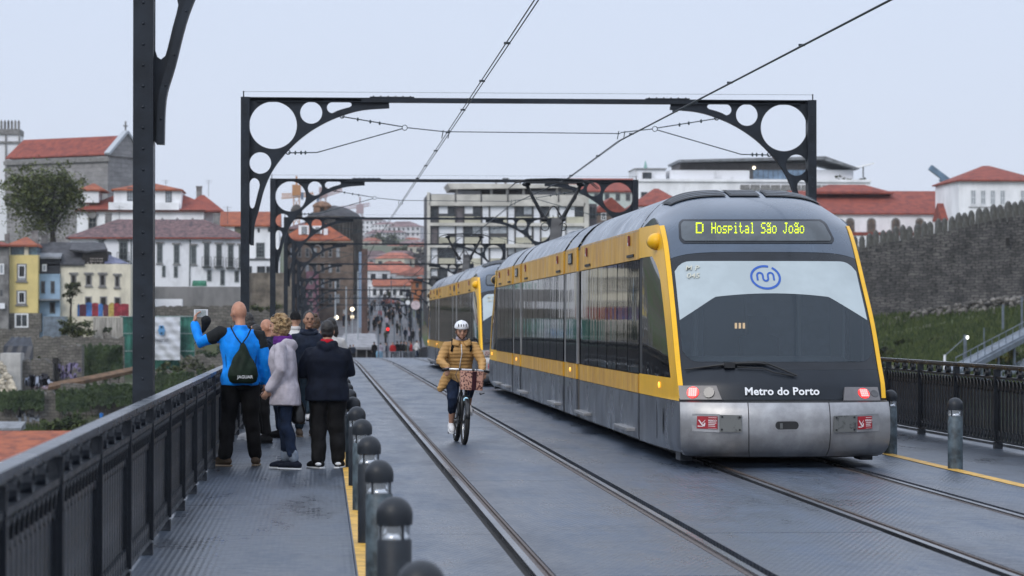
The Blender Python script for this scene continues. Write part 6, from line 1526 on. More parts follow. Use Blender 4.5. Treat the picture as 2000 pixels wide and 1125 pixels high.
cells = [(842, 854, 0), (857, 874, 1), (874, 888, 0), (891, 904, 2), (907, 923, 1), (923, 938, 0), (942, 954, 1), (957, 989, 1), (992, 1004, 1), (1007, 1023, 0), (1023, 1038, 3), (1042, 1054, 1), (1057, 1073, 0), (1073, 1088, 1), (1092, 1104, 1), (1106, 1122, 1), (1122, 1139, 0)]
rr = random.Random(4)
for fl, (y0, y1, yb2, ysl) in enumerate(((404, 424, 436, 442), (443, 464, 477, 484), (484, 505, 518, 524), (526, 547, 560, 567), (568, 588, 600, 606))):
    for i, (a, b, kd) in enumerate(cells):
        if fl: kd = rr.choice((1, 1, 1, 1, 0, 1, 3)) if i not in (0, 3) else rr.choice((1, 2))
        yy = y1 if (b-a) > 13 or kd != 1 else yb2
        hh = y0 if kd != 1 or rr.random() > .25 else y0
        if kd in (1, 3): h.slab('shutter', SHUT if kd == 1 else PANE_B, a, b, hh, yy if kd == 1 and rr.random() > .2 else y1-rr.uniform(4, 9), -0.06, 0.02)
        elif kd == 2: h.slab('curtain', ALU, a, b, y0, yb2, -0.05, 0.02)
        else: h.slab('window', PANE, a, b, y0+1, y1, -0.04, 0.02)
    for a, b in ((857, 888), (907, 938), (957, 989), (1007, 1038), (1057, 1088), (1106, 1139)): h.slab('balcony_panel', BAL, a, b, y1, yb2, -0.45, -0.07)
    h.slab('floor_slab', BET, 840, 1140, yb2, ysl, -0.55, 0.1)
for x in (855.5, 889.5, 905.5, 940, 955.5, 990.5, 1005.5, 1040, 1055.5, 1090, 1105): h.slab('mullion', MUL, x-1.0, x+1.0, 403, 606, -0.2, 0.05)
hh = House('stair_tower', 'dark grey end wall of the flats with dark windows, left of the red gabled house', 'building', 1149.6, 1166, 398, 600, 337, 8, ALU, down=4)  # end wall in a darker colour than the concrete front
for j in range(4): hh.win(1151, 404+j*38, 1164, 428+j*38, DFR, PANE, (1, 1), False, fw=.1)
# ---- right: red roofs, white institution, church like hall, villa
h = House('pale_green_house', 'pale green house with a red roof behind the fourth gantry corner', 'house', 1108, 1240, 373, 420, 372, 10, mat('pale_green_render', (0.52, 0.60, 0.56), rough=0.9, var=0.12), down=5)
h.roof('gable_x', 346, ROOF_R, 0.3)
for x in (1160, 1181, 1202, 1222): h.win(x, 378, x+9, 392, GFR, PANE, (1, 0), False, fw=.12)
h = House('small_gabled_house', 'small house with a bright red gabled roof right of the flats', 'house', 1166, 1222, 412, 450, 355, 8, BROWNW, down=5); h.roof('gable_y', 386, ROOF_R, 0.2)
h.win(1174, 416, 1184, 430, WFR, PANE, (1, 1), False, fw=.1); h.win(1198, 416, 1208, 430, WFR, PANE, (1, 1), False, fw=.1)
h = House('red_roofed_house', 'house with a big hipped red roof just above the roof of the near tram', 'house', 1243, 1340, 401, 450, 360, 11, WHT, down=5); h.roof('hip', 366, ROOF_R, 0.3)
h.win(1262, 405, 1274, 425, DFR, PANE); h.win(1300, 405, 1312, 425, DFR, PANE)
h = House('white_institution', 'long modern white building with a dark overhanging roof and a glazed strip', 'building', 1240, 1700, 352, 420, 425, 16, WHT, down=6)
h.slab('upper_block', WHT_D, 1242, 1302, 331, 352, 1.0, 10); h.slab('coping', WHT, 1240, 1701, 351, 356, -0.3, 0.5); h.slab('coping', TRIM, 1241, 1303, 330, 332, 0.7, 10)
h.win(1256, 338, 1274, 352, DFR, PANE, (0, 0), False).location.y = 1.0
h.win(1252, 376, 1264, 392, DFR, PANE, (1, 0), False)
mb = MB(); mb.tube([(h.lx(1265), 3, h.lz(331)), (h.lx(1265), 3, h.lz(314))], [0.35, 0.05], 8); mb.build('spire', mat('verdigris', (0.22, 0.40, 0.36), rough=0.7), h.t)
h.slab('penthouse_white', WHT_D, 1310, 1466, 333, 352, 1.4, 12); h.slab('penthouse_brown', mat('timber_cladding', (0.075, 0.068, 0.066), rough=0.8, var=0.3, vscale=2, stretch=(4, 1, 1)), 1330, 1582, 319, 352, 1.8, 12)
for i in range(11): h.slab('glass_panel', mat('reflective_strip_glass', (0.16, 0.24, 0.34), rough=0.08, var=0.4, vscale=0.6), 1474+i*9.8, 1483+i*9.8, 332, 351, 1.72, 1.79)
h.slab('lit_post', MUL, 1466, 1473, 327, 352, 1.6, 1.78)
mb = MB(); mb.lathe([(0.25, 0), (0.22, -0.1), (0, -0.12)], (h.lx(1475), 1.5, h.lz(328)), 12, 'y'); mb.build('lit_lamp', GLOW, h.t)
mb = MB(); mb.prism([(h.lx(1327), h.lz(318.5)), (h.lx(1610), h.lz(312)), (h.lx(1612), h.lz(306)), (h.lx(1326), h.lz(314))], 0.2, 14); mb.build('roof_slab', ROOF_L, h.t)
mb = MB(); mb.prism([(h.lx(1610), h.lz(313)), (h.lx(1678), h.lz(331)), (h.lx(1680), h.lz(329)), (h.lx(1613), h.lz(306))], 0.3, 14); mb.build('roof_slab', ROOF_L, h.t)
h.slab('right_wing', WHT_D, 1582, 1672, 331, 352, 2.2, 12)
mb = MB(); mb.prism([(h.lx(1668), h.lz(330)), (h.lx(1711), h.lz(320)), (h.lx(1710), h.lz(317)), (h.lx(1672), h.lz(325))], 1, 8); mb.build('canopy', WHT, h.t); h.slab('canopy_post', DFR, 1690, 1692, 324, 346, 2, 2.2)
for i in range(9): h.slab('railing_panel', TRIM, 1444+i*20, 1462+i*20, 362, 372, -0.6, -0.5)
for i in range(5): mb = MB(); foliage(mb, (h.lx(1640+i*13), 0.6, h.lz(348+i)), (0.8, 0.6, 0.5), 130, 0.14, rnd=rr); mb.build('roof_planting', LEAF_D, h.t)
h = House('arcaded_hall', 'long white hall with arched windows under a wide red roof, right of the tram', 'building', 1560, 1873, 416, 475, 348, 14, WHT, down=5)
h.roof('gable_x', 371, ROOF_R, 0.4, x0=1556, x1=1873, eave_y=417)
hr = h.slab('raised_roof_block', ROOF_R, 1592, 1737, 372, 378, 4, 9); h.roof('hip', 359, ROOF_R, 0.2, x0=1590, x1=1757, eave_y=374, depth=6, y_off=4)
BRK = mat('arch_window_brick', (0.17, 0.13, 0.10), rough=0.85, col2=(0.07, 0.06, 0.05), vscale=3)
for cx_ in (1612, 1660, 1701.5, 1749, 1796, 1843):
    a, b = h.lx(cx_-8.7), h.lx(cx_+8.7); z0, z1 = h.lz(462), h.lz(434); r_ = (b-a)/2; xm = (a+b)/2
    poly = [(a, z0), (b, z0)]+[(xm+r_*math.cos(PI*i/12), z1+r_*0.95*math.sin(PI*i/12)) for i in range(13)]
    mb = MB(); mb.prism(poly, -0.10, 0.02); f = mb.build('arched_window', TRIM, h.t)
    poly = [(xm+(x-xm)*0.76, z0+(z-z0)*0.90+0.05) for x, z in poly]; mb = MB(); mb.prism(poly, -0.13, 0.0); mb.build('pane', BRK, f)
    mb = MB(); mb.bx(xm-0.03, xm+0.03, -0.16, -0.12, z0, z1+r_*0.7); [mb.bx(a+r_*0.3, b-r_*0.3, -0.16, -0.12, z0+q, z0+q+0.05) for q in (0.5, 1.0, 1.5)]; mb.build('glazing_bar', DFR, f)
h.slab('lean_to_roof', ROOF_R, 1640, 1800, 454.5, 461, -2.5, -0.2); h.slab('lean_to_wall', WHT, 1642, 1798, 461, 482, -2.4, -0.3)
h = House('hipped_annex', 'small red roofed annex in the corner of hall and villa', 'house', 1842, 1872, 428, 470, 340, 5, WHT, down=4); h.roof('gable_x', 396, ROOF_R, 0.2)
h = House('white_villa', 'white villa with a red hipped roof and four windows, top right of the photo', 'house', 1873, 2030, 352, 450, 334, 13, WHT, down=5)
h.roof('hip', 321, ROOF_R, 0.5, x0=1868, x1=2034)
for x in (1895, 1914, 1933, 1952, 1992, 2012): h.win(x, 371, x+12, 401, WFR, PANE_B, (1, 1), False, fw=.14)
h.slab('sill_band', TRIM, 1892, 1968, 404, 405.5, -0.1, 0.0)
CRB = mat('crane_faded_blue', (0.11, 0.18, 0.26), rough=0.6, var=0.3, vscale=0.5)
t = thing('crane_boom', 'faded blue boom of a mobile crane rising behind the white villa', 'crane', at(1868, 376, 640)); k = 640/F
b0_, b1_ = Vector((-2*k, 0, 12*k)), Vector((-53*k, 0, 50*k)); mb = MB(); mb.bar(b0_, b1_, 1.3, 1.3); mb.bar(b0_+Vector((0, 0, -.3)), b0_.lerp(b1_, 0.55)+Vector((0, 0, -.4)), 1.8, 1.7); mb.build('boom', CRB, t)
mb = MB(); mb.bx(-8*k, 6*k, -1, 1, -30*k, 8*k); mb.bx(-6*k, 4*k, -0.8, 0.8, 22*k, 24*k); [mb.bx(x*k-.1, x*k+.1, -0.1, 0.1, 8*k, 23*k) for x in (-5, 3)]; mb.build('base', CRB, t)
# ---- rampart
W0 = [(1640, 498), (1675, 488), (1720, 476), (1760, 470), (1800, 462), (1850, 452), (1900, 440), (1950, 428), (2010, 418), (2060, 408)]
def wy(x): return lerp_tab(W0, x)
def wD(x): return 268-(x-1640)*0.062
t = thing('rampart', 'dark medieval rampart wall with pointed merlons climbing to the right', 'wall', at(1640, 600, 268)); o0 = t.location.copy()
mb = MB(); top = []; rows = []
for th in (0.0, 1.6):
    rows_ = []
    for x in range(1640, 2061, 10):
        a = at(x, wy(x), wD(x))-o0; rows_.append((a.x, a.y+th, a.z))
    rows.append(rows_)
f0, f1 = rows
bot0 = [(x, y-0.5, -10) for x, y, z in f0]; bot1 = [(x, y+0.4, -10) for x, y, z in f1]
mid = [(x+0.0, y-0.02, z*0.5-5+noise.noise(Vector((x*.5, 0, 0)))*0.2) for x, y, z in f0]
mb.grid([bot0, mid, f0, f1, bot1]); mb.build('wall', CITYW, t)
MER = mat('lichened_merlon_stone', (0.115, 0.115, 0.105), rough=0.95, var=0.5, vscale=1.2, detail=8, bump=0.5, bscale=4)
mp_ = None; x = 1646.0; rr = random.Random(9)
while x < 2050:
    D = wD(x); a = at(x, wy(x)+3, D)-o0; k = D/F; hh = rr.uniform(26, 31)*k; ww = 5.0*k
    if mp_ is None:
        mb = MB(); H1 = 31*k; ww = 4.7*k; rings = []
        for z, s_ in ((-0.3, 1.0), (H1*0.70, 0.98), (H1*0.88, 0.74), (H1*0.97, 0.38), (H1, 0.1)): rings.append([mb.bm.verts.new((sx*ww*s_, 0.8+sy*0.55*max(s_, 0.5), z)) for sx, sy in ((-1, -1), (1, -1), (1, 1), (-1, 1))])
        mb.skin(rings); mp_ = mb.build('merlon', MER, t, bevel=0.05); o = mp_
    else: o = inst(mp_, t)
    o.location = a; o.scale = (rr.uniform(.86, 1.08), 1, rr.uniform(.88, 1.07)); o.rotation_euler = (0, rr.uniform(-.06, .06), 0)
    x += 13.6*rr.uniform(0.95, 1.06)
h = None
mb = MB(); c = at(1968, 472, wD(1968)-0.7); mb.box(c, (0.35, 0.2, 0.7)); tag(mb.build('wall_slit', HOLE), 'dark slit opening in the rampart below the merlons', 'opening')
# rubble at its foot, grass slope, steps, lamps
mb = MB(); rr = random.Random(31)
for i in range(420):
    x = rr.uniform(1690, 2020); y = lerp_tab([(1690, 668), (1740, 640), (1800, 622), (1900, 604), (2020, 590)], x)+rr.uniform(-16, 14); D = wD(x)-rr.uniform(1.5, 5); c = at(x, y, D); s_ = rr.uniform(0.12, 0.34)
    mb.ell(c, (s_, s_, s_*0.75), Matrix.Rotation(rr.uniform(0, 3), 3, 'Z'), 6, 4)
tag(mb.build('rubble_footing', mat('footing_stone', (0.16, 0.15, 0.135), rough=0.95, var=0.6, vscale=0.8)), 'pale loose stones along the foot of the rampart', 'rubble', None, 'stuff')
mb = MB(); rr = random.Random(12)
for i in range(26000):
    D = rr.uniform(175, 262); X = rr.uniform(11, 70) if rr.random() < .1 else rr.uniform(0.19, 0.28)*D
    z = ter(X, D); s_ = rr.uniform(0.08, 0.2); a = rr.uniform(0, PI); tp = rr.uniform(.2, .65)
    mb.face([(X-s_*math.cos(a), D-s_*math.sin(a), z-0.1), (X+s_*math.cos(a), D+s_*math.sin(a), z-0.1), (X+rr.uniform(-.2, .2), D+rr.uniform(-.1, .1), z+tp)])
tag(mb.build('slope_grass', GRS), 'rough grass on the slope under the rampart', 'grass', None, 'stuff')
for i, (x0, x1, y0, y1, D, lf, lab) in enumerate(((1744, 1800, 650, 690, 226, GRS, 'low green bush at the left of the grass slope'), (1800, 1880, 645, 690, 222, BUSH, 'olive green scrub in the middle of the slope'), (1925, 1990, 676, 716, 186, YLW, 'yellow green bush beside the funicular ramp'), (1930, 1955, 630, 652, 232, IVY, 'dark round bush on the low stone wall'), (1880, 1932, 645, 672, 228, YLW, 'yellowish scrub left of the lamp posts'), (1960, 2010, 596, 620, 246, GRS, 'tall pale grass tuft against the rampart foot'), (1700, 1748, 672, 705, 215, LEAF_D, 'dark shrub next to the right side of the tram'))):
    bush('slope_bush', lab, x0, x1, y0, y1, D, lf, 1300, 0.14, 40+i, 'bush', 'bushes on the right hand slope')
wall('low_wall', 'low pale stone wall crossing the grass at the right edge', 'wall', 1905, 2030, 632, 642, 233, RUBBLE, 0.6, jag=0.2)
RMP = mat('ramp_grey_steel', (0.11, 0.135, 0.165), rough=0.5, var=0.3, vscale=1.5)
p0, p1 = at(1862, 728, 176), at(2050, 628, 190)
t = thing('funicular_ramp', 'grey steel ramp of the funicular with a tube railing, at the right edge', 'ramp', p0); d = p1-p0
mb = MB(); mb.bar((0, 0, 0), d, 1.4, 0.35); mb.bar((0, -0.75, -0.1), d+Vector((0, -0.75, -0.1)), 0.12, 0.5); mb.build('beam', RMP, t)
mb = MB(); mb.bar((1.2, 0.6, -1.5), d+Vector((1.2, 0.6, -1.5)), 1.2, 0.25); mb.build('lower_track', RMP, t)
mb = MB()
for zz in (0.55, 1.0): mb.tube([Vector((0, -0.7, zz)), d+Vector((0, -0.7, zz))], 0.03, 6)
mb.build('railing', RMP, t)
for i in range(15): q = d*(i/14); mb = MB(); mb.tube([q+Vector((0, -0.7, 0.1)), q+Vector((0, -0.7, 1.05))], 0.03, 6); mb.build('post', RMP, t)
for i in range(6): q = d*(i/6+0.15); mb = MB(); mb.tube([q+Vector((1.0, 0.5, -0.1)), q+Vector((1.0, 0.5, -2.6))], 0.09, 6); mb.build('support', RMP, t)
LP = mat('lit_floodlight', (0.9, 0.9, 0.85), rough=0.3, emit=(1, 0.97, 0.9), estr=3.0)
t = post('lamp_post', 'grey lamp post with a small white light on the grass slope', 'lamp post', 1885, 706, 654, 185, 0.11, None, None, 'posts on the slope', RMP)
mb = MB(); mb.ell(at(1889.5, 659, 184.8)-t.location, (0.09, 0.09, 0.12), nu=10, nv=6); mb.build('light', LP, t)
post('slope_post', 'taller grey post right of the lamp post, with a crosspiece', 'post', 1959, 670, 595, 215, 0.10, None, None, 'posts on the slope', RMP)
post('slope_post', 'thin grey post between the lamp post and the taller post', 'post', 1922, 690, 640, 200, 0.05, None, None, 'posts on the slope', RMP)
post('slope_post', 'grey post at the right edge above the ramp', 'post', 1996, 648, 580, 205, 0.08, None, None, 'posts on the slope', RMP)
post('slope_post', 'short white topped post just over the right railing', 'post', 1845, 702, 693, 180, 0.08, None, None, 'posts on the slope', WHT_D)
mb = MB(); mb.tube([at(1844, 696, 180), at(1884, 660, 186)], 0.03, 5); tag(mb.build('guy_rail', RMP), 'thin sloping handrail left of the lamp post', 'handrail')

for i, (x, yb, yt, D) in enumerate(((722, 640, 560, 335), (764, 636, 548, 345), (790, 632, 556, 350), (826, 634, 540, 340), (742, 640, 575, 330), (806, 640, 572, 328))):
    post('street_pole', '%s of six thin dark street poles rising among the crowd' % ['first', 'second', 'third', 'fourth', 'fifth', 'sixth'][i], 'pole', x, yb, yt, D, 0.07, None, None, 'thin poles in the street')
for i, (x, y, D) in enumerate(((726, 590, 372), (748, 580, 390), (700, 600, 360), (833, 588, 380))):
    tree('street_tree', ['bare street tree at the left of the street', 'bare street tree in front of the red stall', 'bare street tree beside the rusty pylon', 'bare street tree half hidden by the rear tram'][i], x, y+38, D, 3.2, (0, 2.4, 1.2, 1.2), MATS['bare_twigs'], 500, 0.09, 60+i, 6, 'tree', 'bare street trees')
# the air: thin even haze over the river and the far hill
mb = MB(); mb.bx(-900, 900, -30, 6000, -51, 95)
hz = mb.build('haze', None); hm = bpy.data.materials.new('haze_air'); hm.use_nodes = True; hm.node_tree.nodes.clear()
ho = hm.node_tree.nodes.new('ShaderNodeOutputMaterial'); hv = hm.node_tree.nodes.new('ShaderNodeVolumePrincipled'); hv.inputs['Color'].default_value = (0.86, 0.90, 0.97, 1); hv.inputs['Density'].default_value = HAZE; hv.inputs['Anisotropy'].default_value = 0.0
hm.node_tree.links.new(hv.outputs[0], ho.inputs['Volume']); hz.data.materials.append(hm); tag(hz, 'thin pale haze over the river and the far hill', None, None, 'stuff')
# ================================================================== people
SKIN = mat('skin', (0.44, 0.245, 0.165), rough=0.55, var=0.15, vscale=12); SKIN_R = mat('ruddy_skin', (0.42, 0.20, 0.125), rough=0.5, var=0.2, vscale=10); SKIN_D = mat('tanned_skin', (0.33, 0.175, 0.11), rough=0.55, var=0.18, vscale=10)
def cloth(name, c, var=0.3, rough=0.8, **k): return mat(name, c, rough=rough, var=var, spec=k.pop('spec', 0.15), vscale=k.pop('vscale', 7), bump=0.2, bscale=90, **k)
C_BLUE = cloth('bright_blue_softshell', (0.006, 0.245, 0.82), 0.2, 0.6); C_CHAR = cloth('charcoal_panel', (0.016, 0.018, 0.020)); C_BLACK = cloth('black_trousers', (0.010, 0.010, 0.011), 0.4)
C_LILAC = cloth('pale_lilac_jacket', (0.40, 0.37, 0.41), 0.22, 0.65); C_NAVY = cloth('navy_jacket', (0.010, 0.016, 0.032), 0.35, 0.7); C_NAVY2 = cloth('deep_navy_fleece', (0.007, 0.010, 0.020), 0.3); C_DENIM = cloth('dark_denim', (0.010, 0.018, 0.040), 0.4); C_JEANS = cloth('blue_grey_jeans', (0.022, 0.040, 0.058), 0.4)
C_CUFF = cloth('pale_denim_cuff', (0.20, 0.24, 0.30)); C_WHITE = cloth('off_white_jacket', (0.55, 0.54, 0.53), 0.12); C_CAMEL = cloth('camel_down_coat', (0.47, 0.275, 0.105), 0.18, 0.55); C_PURP = cloth('purple_scarf', (0.10, 0.022, 0.18)); C_RED = cloth('red_collar', (0.45, 0.012, 0.025)); C_GAIT = cloth('grey_lilac_neck_gaiter', (0.36, 0.33, 0.38)); C_RJ = cloth('red_jacket', (0.35, 0.02, 0.02)); C_GRN = cloth('olive_coat', (0.04, 0.042, 0.025)); C_LB = cloth('light_blue_bag_cloth', (0.22, 0.42, 0.58))
HAIR_D = mat('dark_hair', (0.012, 0.009, 0.008), rough=0.5, var=0.4, vscale=30, bump=0.5, bscale=60); HAIR_B = mat('blond_curls', (0.40, 0.27, 0.13), rough=0.55, col2=(0.20, 0.12, 0.055), vscale=18, bump=0.8, bscale=60); HAIR_BR = mat('brown_hair', (0.09, 0.05, 0.028), rough=0.55, var=0.5, vscale=25, bump=0.5, bscale=60)
SH_BR = cloth('brown_suede_shoe', (0.085, 0.060, 0.042)); SH_NV = cloth('navy_trainer', (0.010, 0.013, 0.024)); SH_BK = cloth('black_trainer', (0.012, 0.012, 0.013)); SH_W = cloth('white_trainer', (0.66, 0.66, 0.67), 0.1); SOLE_W = mat('white_sole', (0.66, 0.68, 0.70), rough=0.6); SOLE_T = mat('tan_sole', (0.22, 0.17, 0.12), rough=0.7); SOLE_B = mat('blue_heel', (0.03, 0.22, 0.36), rough=0.5)
EYE_M = mat('dark_eye', (0.012, 0.010, 0.010), rough=0.2)
JD = dict(pelvis=(0, 0, .95), waist=(0, .01, 1.08), chest=(0, 0, 1.28), neck=(0, -.015, 1.475), head=(0, .02, 1.625), shoulder_l=(-.185, -.01, 1.395), shoulder_r=(.185, -.01, 1.395), elbow_l=(-.245, -.03, 1.13), elbow_r=(.245, -.03, 1.13),
          wrist_l=(-.25, .05, .88), wrist_r=(.25, .05, .88), hip_l=(-.09, 0, .91), hip_r=(.09, 0, .91), knee_l=(-.105, .015, .50), knee_r=(.105, .015, .50), ankle_l=(-.11, -.02, .09), ankle_r=(.11, -.02, .09), toe_l=(-.13, .13, .03), toe_r=(.13, .13, .03))
def fold(a=0.006, f=9.0, sq=0.5):
    return lambda co: a*noise.noise(Vector((co.x*f, co.y*f, co.z*f*sq)))+a*0.6*noise.noise(Vector((co.x*f*2.3+5, co.y*f*2.3, co.z*f*1.4)))
def hand(mb, wrist, d, nrm, side, curl=0.5, s=1.0):
    """palm, four unequal fingers with bent knuckles, thumb from the side of the palm"""
    d = d.normalized(); nrm = (nrm-d*nrm.dot(d)).normalized(); ac = d.cross(nrm)*side
    M = Matrix((ac, nrm, d)).transposed()
    mb.ell(wrist+d*0.045*s, (0.040*s, 0.019*s, 0.055*s), M, 10, 6); mb.limb([wrist-d*0.03, wrist+d*0.02], [0.029*s, 0.030*s], 8)
    for i, (o, ln) in enumerate(((0.030, .070), (0.010, .080), (-0.010, .075), (-0.029, .058))):
        p = wrist+d*0.088*s+ac*o*s; dd = d.copy(); pts = [p-d*0.02]
        for q, fr in enumerate((0.45, 0.32, 0.23)):
            ang = curl*(0.6+0.5*q); dd = (dd*math.cos(ang)+nrm*math.sin(ang)).normalized(); nn = nrm
            pts.append(pts[-1]+dd*ln*fr*s*1.25)
        mb.limb(pts, [0.0098*s, 0.0094*s, 0.0088*s, 0.0078*s], 6)
    p = wrist+d*0.025*s+ac*0.032*s; t1 = (ac*0.75+d*0.65+nrm*0.25).normalized(); t2 = (d*0.9+nrm*0.5+ac*0.1).normalized()
    mb.limb([p-t1*0.01, p+t1*0.032*s, p+t1*0.032*s+t2*0.032*s], [0.013*s, 0.011*s, 0.009*s], 6)
def person(label, loc, rz=0.0, H=1.75, J=None, top=None, hem=0.80, top_r=1.0, sleeve=1.0, legs=None, leg_r=1.0, leg_end=0.07, shoe=None, sole=None, skin=None, hair=None, hair_kind='short', hyaw=0.0, hpitch=0.0, hroll=0.0, fat=1.0,
           vox=0.011, cvox=0.014, eyes=False, curl=(0.5, 0.5), palm=None, hood=False, collar=None, fold_a=0.009, topdisp=None, shoe_s=1.0, group=None, feet=True, handdir=None, flare=0.0):
    s = H/1.75; P = {k: Vector(v) for k, v in JD.items()}
    for k, v in (J or {}).items(): P[k] = Vector(v)
    skin = skin or SKIN
    t = thing('person', label, 'person', loc, rz, group)
    HM = Matrix.Rotation(hyaw, 3, 'Z') @ Matrix.Rotation(hpitch, 3, 'X') @ Matrix.Rotation(hroll, 3, 'Y')
    def along(f):                       # spine: 0 pelvis, 1 waist, 2 chest, 3 neck
        K = [P['pelvis'], P['waist'], P['chest'], P['neck']]
        i = max(0, min(2, int(math.floor(f)))); return K[i]+(K[i+1]-K[i])*(f-i)
    def torso(mb, g, th, lo, hi=3.0):
        prof = [(-1.0, .17, .115), (-0.6, .17, .12), (0, .165, .118), (0.5, .152, .11), (1.0, .146, .105), (1.5, .158, .112), (2.0, .172, .118), (2.35, .162, .105), (2.62, .122, .088), (2.82, .082, .066), (3.0, .062, .06)]
        secs = []
        for f, rx, ry in prof:
            if f > hi: continue
            c = along(f); 
            if f < 0: c = P['pelvis']+Vector((0, 0, f*0.22))
            if c.z < lo: continue
            k = max(0, min(1, (1.1-c.z)/0.35)); fl = 1+flare*k
            secs.append((c, (rx*fat*g+th)*fl, (ry*(1+(fat-1)*1.3)*g+th)*fl))
        if secs[0][0].z > lo+0.01: c = secs[0]; q = P['pelvis'].copy(); q.z = lo; secs.insert(0, (q, c[1]*(1+flare*.2), c[2]*(1+flare*.2)))
        mb.loft(secs, 20, 2.3)
    # body, one continuous surface
    mb = MB(); torso(mb, 0.82, 0, 0.84)
    hc = P['head']; nb = P['neck']
    mb.limb([nb-Vector((0, 0, .06)), nb+Vector((0, .0, .02)), hc+HM @ Vector((0, -.02, -.05))], [.062, .055, .054], 12)
    mb.ell(hc+Vector((0, 0, .012)), (.076, .096, .112), HM, 18, 12); mb.ell(hc+HM @ Vector((0, .026, -.055)), (.057, .064, .062), HM, 14, 8)
    mb.limb([hc+HM @ Vector((0, .092, .018)), hc+HM @ Vector((0, .107, -.018))], [.010, .015], 6); mb.ell(hc+HM @ Vector((0, .082, .030)), (.052, .018, .012), HM, 10, 5)
    mb.ell(hc+HM @ Vector((0, .084, -.058)), (.024, .012, .010), HM, 10, 5); mb.ell(hc+HM @ Vector((0, .078, -.092)), (.026, .018, .018), HM, 10, 5)
    for q in (-1, 1): mb.ell(hc+HM @ Vector((q*.077, -.008, -.008)), (.012, .022, .034), HM, 8, 6); mb.ell(hc+HM @ Vector((q*.046, .062, -.022)), (.022, .022, .022), HM, 8, 5)
    for q, sd in (('l', -1), ('r', 1)):
        sh, el, wr = P['shoulder_'+q], P['elbow_'+q], P['wrist_'+q]
        mb.limb([P['neck'].lerp(sh, 0.55)-Vector((0, 0, .03)), sh, el, wr], [.05, .052, .042, .028], 10)
        d = (wr-el) if not handdir or q not in handdir else Vector(handdir[q]); pn = Vector(palm[q]) if palm and q in palm else Vector((-sd, 0.25, 0)); 
        hand(mb, wr, d, pn, 1 if pn.cross(d).dot(Vector((0, 1, 0))) > 0 else -1, curl[0 if q == 'l' else 1])
        hp, kn, an, to = P['hip_'+q], P['knee_'+q], P['ankle_'+q], P['toe_'+q]
        mb.limb([hp, hp.lerp(kn, .5), kn, kn.lerp(an, .35), an], [.080, .068, .050, .050, .034], 10)
        mb.limb([an-Vector((0, 0, .03)), an.lerp(to, .5)-Vector((0, 0, .0)), to], [.034, .032, .024], 8)
    for v in mb.bm.verts: v.co *= s
    body = remesh(mb.build('body', skin, t), vox*s, 2)
    # clothes
    if legs:
        mb = MB(); hp = P['pelvis']
        mb.loft([(hp+Vector((0, 0, -.13)), .150*fat, .118*fat), (hp+Vector((0, 0, -.05)), .178*fat, .128*fat), (hp+Vector((0, 0, .04)), .172*fat, .125*fat), (hp+Vector((0, 0, .11)), .155*fat, .112*fat)], 18, 2.3)
        for q in 'lr':
            h_, kn, an = P['hip_'+q], P['knee_'+q], P['ankle_'+q]; en = kn.lerp(an, 1-leg_end/0.4) if leg_end < 0.4 else kn.lerp(an, .4)
            mb.limb([h_+Vector((0, 0, -.02)), h_.lerp(kn, .5), kn, kn.lerp(en, .5), en], [.098*leg_r*min(1.15, fat), .088*leg_r, .073*leg_r, .068*leg_r, .064*leg_r], 12)
        for v in mb.bm.verts: v.co *= s
        remesh(mb.build('trousers', legs, t), cvox*s, 3, fold(fold_a*1.5, 7, .8))
    if top:
        mb = MB(); torso(mb, 1.0*top_r, 0.022, hem, 2.9)
        for q in 'lr':
            sh, el, wr = P['shoulder_'+q], P['elbow_'+q], P['wrist_'+q]; en = el.lerp(wr, .96)
            mb.limb([P['neck'].lerp(sh, .45)-Vector((0, 0, .03)), sh-Vector((0, 0, .012)), sh.lerp(el, .5), el, el.lerp(en, .5), en], [.058, .072*sleeve, .07*sleeve, .064*sleeve, .058*sleeve, .048*sleeve], 12)
        nk = P['neck']
        mb.loft([(nk+Vector((0, 0, -.06)), .088, .082), (nk+Vector((0, .0, .0)), .072, .072), (nk+Vector((0, .005, .035)), .068, .070)], 16)
        if hood:
            mb.limb([nk+Vector((-.09, -.045, -.0)), nk+Vector((-.05, -.095, -.03)), nk+Vector((0, -.115, -.06)), nk+Vector((.05, -.095, -.03)), nk+Vector((.09, -.045, -.0))], [.045, .055, .062, .055, .045], 10)
        for v in mb.bm.verts: v.co *= s
        remesh(mb.build('jacket', top, t), cvox*s, 3, topdisp or fold(fold_a, 9))
    if collar:
        mb = MB(); nk = P['neck']
        mb.loft([(nk+Vector((0, 0, .0)), .078, .080), (nk+Vector((0, .0, .03)), .080, .082), (nk+Vector((0, .005, .058)), .072, .074)], 16)
        for v in mb.bm.verts: v.co *= s
        remesh(mb.build('collar', collar, t), cvox*s*0.8, 2, fold(0.005, 20))
